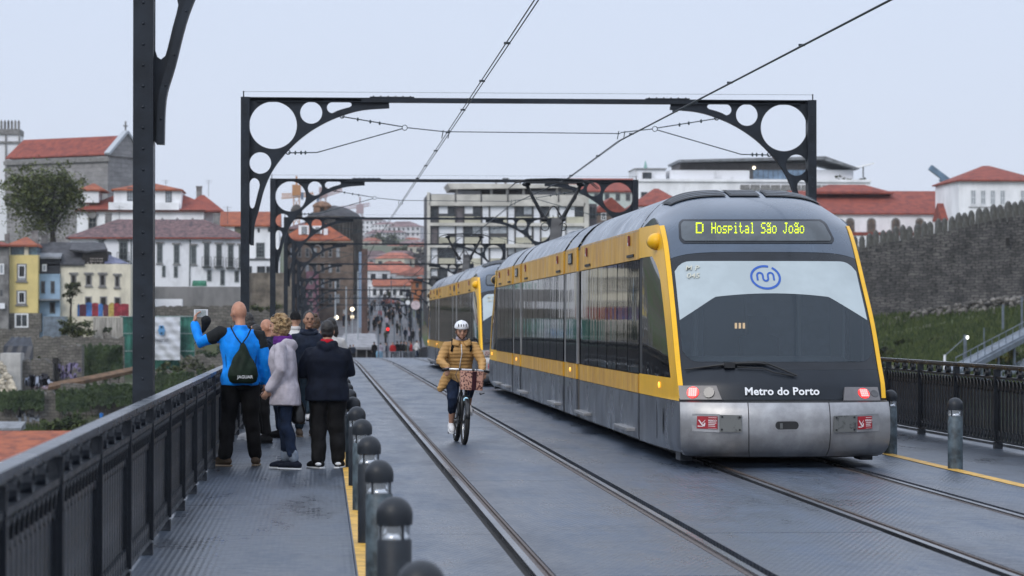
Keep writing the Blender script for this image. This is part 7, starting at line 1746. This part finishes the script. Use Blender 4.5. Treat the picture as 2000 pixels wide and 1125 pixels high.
    if shoe and feet:
        for q in 'lr':
            an, to = P['ankle_'+q], P['toe_'+q]; d = Vector((to.x-an.x, to.y-an.y, 0)); d = d.normalized() if d.length > .01 else Vector((0, 1, 0)); tilt = (to.z+.05-an.z)
            D3 = Vector((d.x, d.y, max(-1.2, min(.3, (to.z-an.z+.06)/.15)))).normalized(); sid = D3.cross(Vector((0, 0, 1))).normalized(); up = sid.cross(D3)
            o = an-up*0.055-D3*0.065
            mb = MB(); mb.limb([o+up*.02+D3*.02, o+up*.03+D3*.10, o+up*.012+D3*.20, o+up*.004+D3*.245], [.046, .050, .044, .034], 12); mb.limb([o+up*.03+D3*.055, an+up*.02], [.046, .042], 10)
            for v in mb.bm.verts:
                if (v.co-o).dot(up) < -0.022: v.co += up*(-0.022-(v.co-o).dot(up))
                v.co = (o+(v.co-o)*shoe_s-up*.034*(1-shoe_s))*s
            sh = remesh(mb.build('shoe', shoe, t), 0.010*s, 2)
            mb = MB(); pr = [(-.035, -.032), (-.042, 0), (-.035, .032), (.05, .043), (.15, .048), (.22, .040), (.262, .012), (.262, -.012), (.22, -.040), (.15, -.046), (.05, -.040)]
            A = [mb.bm.verts.new((o+(D3*(x+.02)+sid*y)*shoe_s-up*.034)*s) for x, y in pr]; B = [mb.bm.verts.new((o+(D3*(x+.02)+sid*y*1.04)*shoe_s-up*.016)*s) for x, y in pr]; mb.skin([A, B]); mb.build('sole', sole or SH_BK, sh, bevel=0.004)
    # hair
    if hair:
        hb = MB(); c = hc+Vector((0, 0, .012))
        if hair_kind == 'short':
            hb.ell(c+HM @ Vector((0, -.016, .016)), (.082, .094, .108), HM, 18, 10, -0.30, 1.0); hb.ell(c+HM @ Vector((0, -.035, -.04)), (.076, .068, .06), HM, 14, 8)
        elif hair_kind == 'curly':
            r_ = random.Random(5)
            hb.ell(c+HM @ Vector((0, -.022, .02)), (.092, .10, .115), HM, 16, 10, -.6, 1.0); hb.ell(c+HM @ Vector((0, -.05, -.05)), (.085, .07, .08), HM, 14, 8)
            for i in range(150):
                a = r_.uniform(0, 2*PI); z = r_.uniform(-.75, 1); rr_ = math.sqrt(1-z*z); v = Vector((rr_*math.cos(a)*.098, rr_*math.sin(a)*.108-.022, z*.122+.02))
                if v.y > .035 and v.z < .05: continue
                u = Vector((r_.uniform(-1, 1), r_.uniform(-1, 1), r_.uniform(-1, 1))).normalized()*.016
                hb.limb([c+HM @ v-u, c+HM @ (v*1.06), c+HM @ v+u], r_.uniform(.010, .017), 5)
        elif hair_kind in ('long', 'bun'):
            hb.ell(c+HM @ Vector((0, -.018, .018)), (.086, .096, .112), HM, 16, 10, -.3, 1.0); hb.ell(c+HM @ Vector((0, -.045, -.04)), (.08, .07, .075), HM, 14, 8)
            if hair_kind == 'bun': hb.ell(c+HM @ Vector((0, -.05, .125)), (.05, .05, .042), HM, 12, 8)
            else: hb.limb([c+HM @ Vector((0, -.05, -.03)), c+HM @ Vector((0, -.075, -.12)), c+HM @ Vector((0, -.06, -.20))], [.085, .075, .05], 12)
        elif hair_kind == 'beanie':
            hb.ell(c+HM @ Vector((0, -.008, .02)), (.088, .106, .122), HM, 18, 10, -.12, 1.0); hb.limb([c+HM @ Vector((.086*math.cos(a*PI/6), .104*math.sin(a*PI/6)-.008, .012)) for a in range(13)], .014, 6)
        for v in hb.bm.verts: v.co *= s
        o = hb.build('hat' if hair_kind == 'beanie' else 'hair', hair, t); remesh(o, (0.006 if hair_kind == 'curly' else .008)*s, 1 if hair_kind == 'curly' else 2, None if hair_kind == 'beanie' else (lambda co: 0.003*noise.noise(co*60)))
    if eyes:
        for q in (-1, 1):
            mb = MB(); mb.ell((hc+HM @ Vector((q*.031, .086, .012)))*s, (.013, .008, .0065), HM, 8, 6); mb.build('eye', EYE_M, t, smooth=True)
            mb = MB(); mb.bar((hc+HM @ Vector((q*.014, .098, .030)))*s, (hc+HM @ Vector((q*.050, .086, .032)))*s, .010, .008); mb.build('eyebrow', hair or HAIR_D, t)
        mb = MB(); mb.bar((hc+HM @ Vector((-.024, .093, -.058)))*s, (hc+HM @ Vector((.024, .093, -.058)))*s, .006, .004); mb.build('mouth', mat('lips', (0.22, 0.07, 0.06), rough=0.5), t)
    t['_P'] = 0; del t['_P']
    return t, P, s
def tube_on(name, m, parent, pts, r, n=6, **k):
    mb = MB(); mb.tube(pts, r, n); return mb.build(name, m, parent, smooth=True, **k)
# man in blue with a raised phone
bl = Vector((-0.925, 31.35, 0))
tb, P, s = person('bald man in a bright blue jacket raising a white phone at the railing', bl, 0.10, 1.875,
    dict(shoulder_l=(-.20, .0, 1.42), elbow_l=(-.42, .10, 1.315), wrist_l=(-.475, .24, 1.515), elbow_r=(.27, -.03, 1.14), wrist_r=(.265, .03, .885), ankle_l=(-.165, -.03, .09), knee_l=(-.13, .02, .5), ankle_r=(.165, .05, .09), knee_r=(.12, .03, .5), toe_l=(-.26, .07, .03), toe_r=(.19, .18, .03), head=(-.015, .03, 1.635)),
    top=C_BLUE, hem=.86, top_r=1.06, sleeve=1.0, legs=C_BLACK, leg_r=1.16, leg_end=.03, shoe=SH_BR, sole=SOLE_T, skin=SKIN_R, hyaw=.55, fat=1.08, fold_a=.011, handdir={'l': (0.10, 0.10, 1)}, palm={'l': (1, -.1, -.1), 'r': (-1, .2, 0)}, curl=(.55, .5))
def bent(pts): return [Vector(p)*s for p in pts]
for q in ('l', 'r'):
    sh, el = P['shoulder_'+q], P['elbow_'+q]; mb = MB(); mb.limb([P['neck'].lerp(sh, .75)-Vector((0, 0, .025)), sh, sh.lerp(el, .5)], [.068, .083, .075], 12)
    for v in mb.bm.verts: v.co *= s
    remesh(mb.build('shoulder_panel', C_CHAR, tb), .013, 3, fold(.006, 9))
BAGM = cloth('dark_green_bag_cloth', (0.010, 0.020, 0.012), 0.4, 0.6)
bg_ = thing('drawstring_bag', 'dark green drawstring bag on the back of the man in blue', 'bag', bl, 0.10)
mb = MB(); secs = []
for z, w_, dp in ((.885, .105, .045), (.905, .145, .065), (.97, .165, .085), (1.05, .148, .08), (1.14, .105, .06), (1.22, .065, .045), (1.29, .03, .028), (1.31, .018, .018)): secs.append((Vector((.015, -.175-.03*(1.2-z), z))*s, w_*s, dp*s))
mb.loft(secs, 22, 2.4); remesh(mb.build('sack', BAGM, bg_), .011, 2, lambda co: .007*math.sin(co.x*55+noise.noise(co*6)*3)*max(0, min(1, (co.z-1.05)/.2))+.007*noise.noise(co*8))
for q in (-1, 1): tube_on('cord', C_CHAR, bg_, bent([(.0, -.19, 1.30), (q*.06, -.175, 1.38), (q*.105, -.12, 1.47), (q*.10, -.03, 1.495), (q*.10, .05, 1.46)]), .008)
text_mesh('bag_lettering', 'JAGUAR', .048, SOLE_W, bg_, Vector((.03, -.285, .955))*s, (PI/2+R(4), 0, .05), .001, .001)
w_l = P['wrist_l']*s
ph = thing('phone', 'white phone held up sideways by the man in blue, its screen showing the view', 'phone', bl+Matrix.Rotation(.10, 3, 'Z') @ (w_l+Vector((.075, .02, .125))), 0.30)
mb = MB(); mb.box((0, 0, 0), (.165, .012, .088)); mb.build('case', mat('white_phone_case', (.62, .63, .64), rough=.4), ph, bevel=.004)
mb = MB(); mb.box((-.005, -.007, 0), (.122, .003, .070)); mb.build('screen', mat('phone_screen', (.10, .12, .11), rough=.2, col2=(.30, .33, .35), vscale=22, emit=(.35, .4, .42), estr=.25), ph)
mb = MB(); mb.limb([Vector((.06, -.03, -.085)), Vector((.055, -.03, -.115)), Vector((.035, -.02, -.19))], [.062, .052, .028], 12); mb.tube([(.03, -.02, -.2), (-.05, 0, -.33), (-.09, 0, -.36)], [.02, .008, .004], 6)
tag(remesh(mb.build('pouch', C_CHAR, None, loc=ph.location.copy()), .009, 2), 'small black phone pouch dangling under the raised phone', 'pouch')
for q in (-1, 1): tube_on('jacket_seam', C_CHAR, tb, bent([(q*.150, -.075, .93), (q*.158, -.088, 1.10), (q*.168, -.085, 1.28)]), .0035, 5)
# woman in pale lilac jacket
wl_ = Vector((-0.405, 30.65, 0))
tw, P, s = person('woman with blond curly hair and pale lilac hooded jacket, looking left', wl_, PI/2-.12, 1.70,
    dict(pelvis=(0, .0, .95), chest=(0, .035, 1.28), neck=(0, .03, 1.475), head=(0, .075, 1.635), shoulder_l=(-.185, .03, 1.41), elbow_l=(-.25, .02, 1.14), wrist_l=(-.21, .16, .92), elbow_r=(.25, 0, 1.12), wrist_r=(.24, .1, .9), hip_l=(-.09, 0, .91), knee_l=(-.08, -.03, .5), ankle_l=(-.08, -.12, .09), toe_l=(-.09, -.01, .035), knee_r=(.08, .02, .5), ankle_r=(.08, .0, .09), toe_r=(.08, .11, .035)),
    top=C_LILAC, hem=.735, top_r=1.10, sleeve=1.06, legs=C_DENIM, leg_r=.92, leg_end=.085, shoe=SH_NV, sole=SOLE_W, hair=HAIR_B, hair_kind='curly', hyaw=.0, eyes=True, hood=True, shoe_s=.93, fat=1.06, fold_a=.013, collar=None, flare=.10)
mb = MB(); nk = P['neck']
for z, r_ in ((-.005, .092), (.03, .090), (.06, .082)): mb.tube([(nk+Vector((r_*math.cos(a*PI/8), r_*1.05*math.sin(a*PI/8), z+.02*math.sin(a*PI/8+1)-.025*max(0, math.sin(a*PI/8)))))*s for a in range(16)], .022*s, 8, closed=True)
remesh(mb.build('scarf', C_PURP, tw), .009, 2, fold(.004, 22))
for q in 'lr':
    an, kn = P['ankle_'+q], P['knee_'+q]; c0 = an.lerp(kn, .10); c1 = an.lerp(kn, .235); mb = MB(); mb.limb([c0*s, c1*s], [.060*s, .062*s], 14); o = mb.build('jeans_cuff', C_CUFF, tw, smooth=True)
mb = MB(); hc = P['head']
for q in (-1, 1): mb.ell((hc+Vector((q*.035, .055, .125)))*s, (.032, .014, .020), None, 10, 6)
mb.bar((hc+Vector((-.08, .02, .10)))*s, (hc+Vector((-.09, -.06, .07)))*s, .008, .006); mb.bar((hc+Vector((.08, .02, .10)))*s, (hc+Vector((.09, -.06, .07)))*s, .008, .006); mb.build('sunglasses', EYE_M, tw, smooth=True)
tube_on('jacket_zip', C_CHAR, tw, [(Vector((0, .155+.0*z, 0))+Vector((0, 0, z)))*s for z in (.80, 1.0, 1.2, 1.38)], .006)
hbg = thing('handbag', 'shiny black handbag hanging behind the woman in the lilac jacket', 'handbag', wl_+Vector((.145, .12, 0)), .3)
mb = MB(); mb.loft([(Vector((0, 0, .50)), .05, .06), (Vector((0, 0, .53)), .075, .075), (Vector((0, 0, .64)), .075, .07), (Vector((0, 0, .74)), .05, .045), (Vector((0, 0, .78)), .03, .03)], 18, 2.6)
remesh(mb.build('bag_body', mat('black_leather', (.010, .009, .009), rough=.28, var=.3, vscale=14, bump=.2, bscale=60), hbg), .010, 2, fold(.006, 14))
tube_on('strap', C_BLACK, hbg, [(0, .04, .74), (-.02, .05, 1.0), (-.10, -.0, 1.38), (-.10, -.05, 1.39), (0, -.05, .95), (0, -.04, .74)], .010)
# man in dark navy, back to the camera
dk = Vector((0.065, 30.8, 0))
td, P, s = person('stocky man seen from behind, deep navy fleece, red collar, baggy black trousers', dk, -.05, 1.66,
    dict(elbow_l=(-.315, .03, 1.12), wrist_l=(-.17, .25, 1.12), elbow_r=(.265, .05, 1.13), wrist_r=(.16, .25, 1.17), shoulder_l=(-.205, 0, 1.375), shoulder_r=(.205, 0, 1.375), ankle_l=(-.10, -.02, .09), ankle_r=(.13, .05, .09), toe_l=(-.20, .09, .03), toe_r=(.16, .18, .03), head=(.0, .035, 1.625)),
    top=C_NAVY2, hem=.80, top_r=1.15, sleeve=1.12, legs=C_BLACK, leg_r=1.35, leg_end=.02, shoe=SH_BK, sole=SOLE_W, skin=SKIN_D, hair=HAIR_D, hair_kind='short', hood=True, fat=1.26, collar=C_RED, fold_a=.011, curl=(.9, .9))
mb = MB(); 
for q in 'lr':
    an = P['ankle_'+q]; mb.ell((an+Vector((0, -.075, -.035)))*s, (.036, .020, .020), None, 10, 6)
mb.build('white_heel', SOLE_W, td, smooth=True)
# man facing the camera
nv = Vector((-0.18, 39.4, 0))
tn, P, s = person('man facing the camera in a navy hooded jacket and blue grey jeans', nv, PI+.05, 1.80,
    dict(wrist_l=(-.22, .12, .90), wrist_r=(.22, .12, .90), ankle_r=(.14, .02, .09), ankle_l=(-.06, -.10, .09)), top=C_NAVY, hem=.83, top_r=1.08, legs=C_JEANS, leg_r=1.05, leg_end=.05, shoe=SH_BR, sole=SOLE_T, skin=SKIN_D, hair=HAIR_D, hair_kind='short', eyes=True, hood=True, fat=1.12, hyaw=.08)
mb = MB(); nk = P['neck']; mb.tube([(nk+Vector((.105*math.cos(a*PI/8), .095*math.sin(a*PI/8)+.01, -.02-.025*math.sin(a*PI/8))))*s for a in range(16)], .036*s, 8, closed=True); remesh(mb.build('hood', C_NAVY, tn), .012, 2, fold(.006, 14))
# people leaning on the railing behind the man in blue
person('dark haired person behind the man in blue, hair and white shoe showing', (at(482, 640, 38.3).x+.11, 38.3, 0), PI/2+.4, 1.82, dict(head=(0, .12, 1.575), neck=(0, .06, 1.45), chest=(0, .03, 1.26)), top=C_NAVY, hem=.8, legs=C_DENIM, shoe=SH_W, sole=SOLE_W, hair=HAIR_D, hair_kind='long', vox=.014, cvox=.018, hyaw=-1.2)
t5, P, s = person('balding man in a navy jacket leaning left on the railing with a phone', (at(521, 640, 39.0).x+.21, 39.0, 0), PI/2-.35, 1.74,
    dict(pelvis=(0, -.05, .93), waist=(0, .0, 1.06), chest=(0, .09, 1.24), neck=(0, .17, 1.42), head=(0, .22, 1.575), shoulder_l=(-.19, .14, 1.36), shoulder_r=(.19, .14, 1.36), elbow_l=(-.24, .25, 1.13), wrist_l=(-.14, .42, 1.22), elbow_r=(.24, .3, 1.15), wrist_r=(.1, .46, 1.2)), top=C_NAVY, hem=.8, top_r=1.12, legs=C_DENIM, shoe=SH_BK, skin=SKIN_R, fat=1.15, hyaw=.2, hpitch=-.35, vox=.014, cvox=.018)
wr = Matrix.Rotation(PI/2-.35, 3, 'Z') @ (P['wrist_l']*s)
mb = MB(); mb.box((0, 0, 0), (.075, .15, .012), mtx=Matrix.Rotation(.5, 3, 'Y')); tag(mb.build('phone', mat('phone_black', (.02, .02, .025), rough=.2), loc=t5.location+wr+Vector((-.09, 0, .04)), bevel=.003), 'dark phone in the hands of the man leaning on the railing', 'phone')
person('person in a navy hooded jacket beside the railing, face hidden behind dark hair', (at(496, 640, 37.2).x+.14, 37.2, 0), PI/2+.2, 1.66, dict(head=(0, .14, 1.57), neck=(0, .10, 1.43), chest=(0, .06, 1.25), elbow_l=(-.25, .1, 1.13), wrist_l=(-.15, .3, 1.15)), top=C_NAVY, hem=.78, top_r=1.15, legs=C_BLACK, shoe=SH_BK, hair=HAIR_D, hair_kind='short', hood=True, vox=.014, cvox=.018)
# group walking away behind the man facing the camera
person('person in a black knitted hat and off white jacket, walking away', (at(577, 640, 44.2).x, 44.2, 0), .15, 1.80, None, top=C_WHITE, hem=.8, top_r=1.1, legs=C_DENIM, shoe=SH_BK, hair=C_BLACK, hair_kind='beanie', fat=1.1, collar=C_WHITE, vox=.014, cvox=.018)
person('woman with her brown hair in a bun and an off white top, walking away', (at(616, 640, 45.5).x, 45.5, 0), -.1, 1.74, None, top=C_WHITE, hem=.85, legs=C_JEANS, shoe=SH_W, hair=HAIR_BR, hair_kind='bun', vox=.014, cvox=.018)
person('dark haired woman in a white jacket, turning her face left', (at(645, 640, 42.5).x, 42.5, 0), .25, 1.70, dict(elbow_r=(.27, .02, 1.15)), top=C_WHITE, hem=.8, top_r=1.08, legs=C_LB, shoe=SH_W, hair=HAIR_D, hair_kind='long', hyaw=.9, vox=.014, cvox=.018)
# ---- the cyclist and her bicycle
def leopard():
    m = bpy.data.materials.new('leopard_print'); m.use_nodes = True; n = m.node_tree.nodes; l = m.node_tree.links.new; b = n['Principled BSDF']; b.inputs['Roughness'].default_value = .7
    t = n.new('ShaderNodeTexCoord'); v = n.new('ShaderNodeTexVoronoi'); v.inputs['Scale'].default_value = 36; v.feature = 'F1'
    nz = n.new('ShaderNodeTexNoise'); nz.inputs['Scale'].default_value = 20; va = n.new('ShaderNodeVectorMath'); va.operation = 'MULTIPLY_ADD'; va.inputs[1].default_value = (.03, .03, .03)
    l(t.outputs['Object'], nz.inputs['Vector']); l(nz.outputs['Color'], va.inputs[0]); l(t.outputs['Object'], va.inputs[2]); l(va.outputs[0], v.inputs['Vector'])
    r = n.new('ShaderNodeValToRGB'); e = r.color_ramp.elements; r.color_ramp.interpolation = 'CONSTANT'
    e[0].position = 0; e[0].color = (.33, .13, .095, 1); e[1].position = .22; e[1].color = (.045, .010, .014, 1); q = e.new(.44); q.color = (.50, .27, .20, 1)
    l(v.outputs['Distance'], r.inputs[0]); l(r.outputs[0], b.inputs['Base Color']); return m
BK = mat('bicycle_black', (.012, .013, .015), rough=.3, var=.2); TYR = mat('tyre_rubber', (.014, .014, .014), rough=.75, var=.3, vscale=20); ALM = mat('bicycle_alloy', (.55, .56, .58), rough=.25, metal=.9); SILV = mat('silver_handlebar', (.62, .64, .67), rough=.3, metal=.5)
ROLL = -.055; BYAW = PI+.055
bike = thing('bicycle', 'black city bicycle ridden toward the camera with a leopard print bag on the handlebar', 'bicycle', (1.885, 37.2, 0), BYAW)
bike.rotation_euler = (0, ROLL, BYAW)
for nm, y in (('front', .53), ('rear', -.50)):
    w_ = bpy.data.objects.new('wheel', None); COL.objects.link(w_); w_.parent = bike
    mb = MB(); mb.tube([(0, y+.275*math.cos(a*2*PI/36), .30+.275*math.sin(a*2*PI/36)) for a in range(36)], .033, 10, closed=True); mb.build('tyre', TYR, w_, smooth=True)
    mb = MB(); mb.tube([(0, y+.245*math.cos(a*2*PI/36), .30+.245*math.sin(a*2*PI/36)) for a in range(36)], .012, 6, closed=True); mb.build('rim', ALM, w_, smooth=True)
    mb = MB()
    for i in range(20): a = i*2*PI/20; mb.tube([(.025*(1 if i % 2 else -1), y, .30), (0, y+.24*math.cos(a), .30+.24*math.sin(a))], .0018, 4)
    tag(mb.build('spokes', ALM, w_), kind='stuff')
    mb = MB(); mb.lathe([(.0, -.05), (.022, -.05), (.022, .05), (0, .05)], (0, y, .30), 12, 'x'); mb.build('hub', BK, w_)
    mb = MB()
    for q in range(2): pass
    pts = [(0, y+.312*math.cos(a), .30+.312*math.sin(a)) for a in [R(10+i*14) for i in range(11)]]; mb.tube(pts, .030, 6, sq=.35); mb.build('mudguard', BK, bike, smooth=True)
mb = MB(); mb.tube([(0, .36, .80), (0, .41, .62)], .020, 8); mb.tube([(0, .40, .66), (0, .1, .33), (0, -.06, .29)], .024, 8); mb.tube([(0, -.06, .29), (0, -.24, .80)], .017, 8)
for q in (-.055, .055): mb.tube([(q*.3, -.06, .29), (q, -.50, .30)], .011, 6); mb.tube([(q*.3, -.2, .68), (q, -.50, .30)], .009, 6)
mb.build('frame', BK, bike, smooth=True)
mb = MB()
for q in (-.048, .048): mb.tube([(q, .405, .64), (q, .43, .56), (q, .53, .30)], .013, 8)
mb.tube([(-.05, .405, .64), (.05, .405, .64)], .02, 8); mb.build('fork', BK, bike, smooth=True)
mb = MB(); mb.tube([(0, .36, .80), (0, .33, .98)], .016, 8); mb.tube([(-.30, .25, .985), (-.2, .31, 1.0), (0, .345, 1.0), (.2, .31, 1.0), (.30, .25, .985)], .015, 8); hb_ = mb.build('handlebar', SILV, bike, smooth=True)
for q in (-1, 1): tube_on('grip', BK, hb_, [(q*.23, .295, 1.0), (q*.315, .24, .985)], .020, 8)
for x in (-.09, .09, .0): mb = MB(); mb.tube([(x-.018, .337, 1.0), (x+.018, .337, 1.0)], .020, 8); mb.build('clamp', BK, hb_)
tube_on('cable', BK, bike, [(.12, .36, 1.0), (.16, .46, .93), (.08, .46, .75), (.04, .44, .6)], .005); tube_on('cable', BK, bike, [(-.15, .36, 1.0), (-.12, .48, 1.02), (-.06, .47, .8), (-.04, .44, .6)], .005)
mb = MB(); mb.ell((0, -.28, .86), (.09, .14, .045)); mb.build('saddle', BK, bike, smooth=True)
mb = MB(); mb.lathe([(0, -.03), (.075, -.03), (.075, -.02), (0, -.02)], (.06, -.06, .29), 20, 'x'); mb.bar((.07, -.06, .29), (.085, -.02, .13), .02, .015); mb.bar((-.07, -.06, .29), (-.085, -.10, .45), .02, .015); mb.bx(.07, .17, -.06, .02, .118, .142); mb.bx(-.17, -.07, -.14, -.06, .438, .462); mb.build('crank', BK, bike)
mb = MB(); mb.lathe([(.03, -.03), (.034, .02), (.03, .03), (0, .032)], (0, .45, .60), 14, 'y'); mb.build('headlight', mat('cool_bicycle_lamp', (.4, .6, .7), rough=.2, emit=(.4, .75, 1.0), estr=.6), bike)
mb = MB(); mb.loft([(Vector((-.06, .47, .735)), .150, .085), (Vector((-.06, .47, .80)), .155, .09), (Vector((-.06, .46, .99)), .160, .09)], 24, 6); bagb = mb.build('handlebar_bag', leopard(), bike, bevel=.0)
mb = MB(); mb.bx(-.115, -.055, .548, .565, .735, .985); mb.build('bag_strap', cloth('maroon_strap', (.035, .010, .016)), bagb)
mb = MB(); mb.tube([(-.18, .50, .70), (-.19, .42, .68), (-.25, .40, .70)], .008, 6); mb.build('bag_hook', BK, bagb)
def quilt(co): 
    return .009*abs(math.sin(co.z*PI/.048+1.3*noise.noise(co*4)))-.004+.006*noise.noise(co*12)
cyl = Vector((1.885, 37.35, 0))
tcy, P, s = person('cyclist in a camel down coat and white helmet, riding toward the camera', cyl, BYAW, 1.70,
    dict(pelvis=(.0, -.10, .93), waist=(0, -.07, 1.06), chest=(-.01, .0, 1.25), neck=(-.02, .05, 1.43), head=(-.02, .10, 1.565), shoulder_l=(-.205, .04, 1.37), shoulder_r=(.185, .04, 1.37), elbow_l=(-.30, .15, 1.14), elbow_r=(.285, .15, 1.14), wrist_l=(-.285, .33, 1.01), wrist_r=(.20, .33, 1.06),
         hip_l=(-.09, -.08, .90), hip_r=(.09, -.08, .90), knee_l=(-.12, .30, .80), ankle_l=(-.115, .13, .51), toe_l=(-.12, .26, .42), knee_r=(.12, .22, .60), ankle_r=(.125, .06, .255), toe_r=(.125, .20, .165)),
    top=C_CAMEL, hem=.84, top_r=1.04, sleeve=.98, legs=C_DENIM, leg_r=.98, leg_end=.22, shoe=SH_W, sole=SOLE_W, hair=HAIR_D, hair_kind='short', eyes=True, fat=1.05, topdisp=quilt, collar=C_GAIT, hpitch=-.25, curl=(1.0, 1.0), handdir={'l': (-.1, .7, -.35), 'r': (.1, .7, -.35)}, palm={'l': (0, -.3, -1), 'r': (0, -.3, -1)}, flare=.12)
mb = MB()
for sd, x1, z1 in ((1, .27, .72), (-1, -.25, .74)):
    mb.limb([Vector((sd*.15, -.02, .95)), Vector((sd*.22, .0, .82)), Vector((x1, .02, z1+.04))], [.08, .075, .05], 12); 
mb.limb([Vector((-.1, -.13, .9)), Vector((.1, -.13, .9))], .12, 12)
for v in mb.bm.verts: v.co *= s
remesh(mb.build('coat_skirt', C_CAMEL, tcy), .013, 3, quilt)
mb = MB()
for sd in (-1, 1): mb.grid([[(P['neck']+Vector((sd*.02, .085, -.01)))*s, (P['neck']+Vector((sd*.10, .05, .015)))*s, (P['neck']+Vector((sd*.11, -.03, .03)))*s], [(P['neck']+Vector((sd*.05, .135, -.075)))*s, (P['neck']+Vector((sd*.13, .10, -.06)))*s, (P['neck']+Vector((sd*.15, -.03, -.03)))*s]])
mb.build('coat_collar', C_CAMEL, tcy, smooth=True, solid=.02)
tube_on('zip', SOLE_W, tcy, [(P['chest']+Vector((.0, .155, .13)))*s, (P['chest']+Vector((-.008, .165, .0)))*s, (P['waist']+Vector((.0, .165, .06)))*s, (P['waist']+Vector((.012, .160, -.06)))*s], .006)
for sd in (-1, 1): tube_on('backpack_strap', C_BLACK, tcy, [(P['neck']+Vector((sd*.11, -.10, -.06)))*s, (P['neck']+Vector((sd*.125, .0, .012)))*s, (P['neck']+Vector((sd*.13, .085, -.065)))*s, (P['chest']+Vector((sd*.135, .135, .03)))*s], .017)
HEL = mat('white_helmet', (.72, .73, .75), rough=.3, coat=.4)
hc = P['head']; HM = Matrix.Rotation(-.18, 3, 'X')
mb = MB(); mb.ell((hc+HM @ Vector((0, -.01, .055)))*s, (.100, .122, .095), HM, 24, 12, -.12, 1.0)
for i in range(5):
    x = -.062+.031*i; mb.limb([(hc+HM @ Vector((x*1.05, .10*math.sqrt(max(.1, 1-(x/.1)**2)), .078)))*s, (hc+HM @ Vector((x*.8, .03, .150-abs(x)*.35)))*s, (hc+HM @ Vector((x*.7, -.07, .135-abs(x)*.3)))*s], .015, 8)
hl = remesh(mb.build('helmet', HEL, tcy), .007, 2)
for i in range(4):
    x = -.048+.032*i; mb = MB(); mb.ell((hc+HM @ Vector((x*1.12, .094*math.sqrt(1-(x/.105)**2)+.0, .098)))*s, (.0075, .024, .024), HM, 8, 6); mb.build('vent', EYE_M, hl, smooth=True)
for sd in (-1, 1): tube_on('chin_strap', C_BLACK, hl, [(hc+HM @ Vector((sd*.088, .02, .03)))*s, (hc+Vector((sd*.070, .05, -.06)))*s, (hc+Vector((0, .07, -.118)))*s], .005)
# ---- people at the far end and in the street: a few figures, copied
def far_person(label, px, yb, D, hpx, topm, legm, rz, kind='short', hairm=None, grp='people beyond the far end of the bridge', J=None):
    a = at(px, yb, D); H = hpx*D/F
    t, _, _ = person(label, a, rz, H, J, top=topm, hem=.8, legs=legm, shoe=SH_BK, hair=hairm or HAIR_D, hair_kind=kind, vox=.028, cvox=.03, group=grp, feet=False)
    return t
walk = dict(knee_l=(-.09, .16, .52), ankle_l=(-.1, .12, .1), toe_l=(-.1, .26, .06), knee_r=(.09, .0, .5), ankle_r=(.1, -.25, .12), toe_r=(.1, -.12, .04), elbow_l=(-.24, -.14, 1.15), wrist_l=(-.24, -.1, .92), elbow_r=(.24, .05, 1.14), wrist_r=(.24, .22, .95))
fw = far_person('person in white top and jeans walking beside the rear tram, far away', 814, 702, 232, 38, C_WHITE, C_DENIM, -1.2, J=walk)
fr = far_person('person in a red jacket standing behind the barrier', 767, 704, 238, 36, C_RJ, C_BLACK, PI)
fb = far_person('person in black at the left end of the barrier', 731, 704, 240, 37, C_BLACK, C_BLACK, .4)
fo = far_person('person in an olive coat behind the barrier, right of the red jacket', 794, 706, 243, 38, C_GRN, C_BLACK, 2.6)
fn = far_person('person in navy just left of the red jacket', 756, 706, 241, 37, C_NAVY, C_BLACK, 1.0)
fl = far_person('person carrying a pale blue bag at the barrier', 743, 704, 242, 35, C_GAIT, C_DENIM, .2)
mb = MB(); a = at(741, 697, 241); mb.loft([(Vector((0, 0, 0)), .27, .15), (Vector((0, 0, .5)), .30, .17), (Vector((0, 0, .62)), .2, .1)], 14, 4); tag(mb.build('bag', C_LB, loc=a-Vector((0, 0, .1))), 'pale blue bag in front of the barrier', 'bag')
base = [fb, fr, fo, fn, fw, fl]; cols = ['black', 'red', 'olive', 'navy', 'white', 'grey lilac']
rr = random.Random(17); cnt = 0
spots = []
for i in range(36):
    spots.append((rr.uniform(662, 834), rr.uniform(318, 415), rr.choice((0, 0, 0, 3, 3, 2, 5, 0, 3, 4, 1))))
for i in range(44): spots.append((rr.uniform(706, 822), rr.uniform(318, 372), rr.choice((0, 0, 0, 3, 3, 2, 0, 5))))
spots += [(712, 322, 0), (714, 321, 0), (716, 324, 3), (789, 238.5, 0), (803, 239, 1), (783, 239, 0), (776, 239.5, 0), (690, 285, 3), (684, 286, 0)]
spots.sort(key=lambda q: q[0])
ORD = ['leftmost', 'second', 'third', 'fourth', 'fifth', 'sixth', 'seventh', 'eighth', 'ninth', 'tenth', 'eleventh', 'twelfth', 'thirteenth', 'fourteenth', 'fifteenth', 'sixteenth', 'seventeenth', 'eighteenth', 'nineteenth', 'twentieth', 'twenty first', 'twenty second']+['twenty third', 'twenty fourth', 'twenty fifth', 'twenty sixth', 'twenty seventh', 'twenty eighth', 'twenty ninth', 'thirtieth']+['thirty %s' % q for q in ('first', 'second', 'third', 'fourth', 'fifth', 'sixth', 'seventh', 'eighth', 'ninth')]+['fortieth']+['forty %s' % q for q in ('first', 'second', 'third', 'fourth', 'fifth', 'sixth', 'seventh', 'eighth', 'ninth')]
cc = {}
for x, D, k_ in spots:
    X = at(x, 640, D).x; z = lerp_tab(T_MID, D)+.18 if D > 298 else camber(D)
    i = cc.get(k_, 0); cc[k_] = i+1
    dup(base[k_], (X, D, z), rr.uniform(0, 2*PI), '%s from the left of the pedestrians in %s in the street crowd' % (ORD[i], cols[k_]), 'pedestrians in the street beyond the bridge')
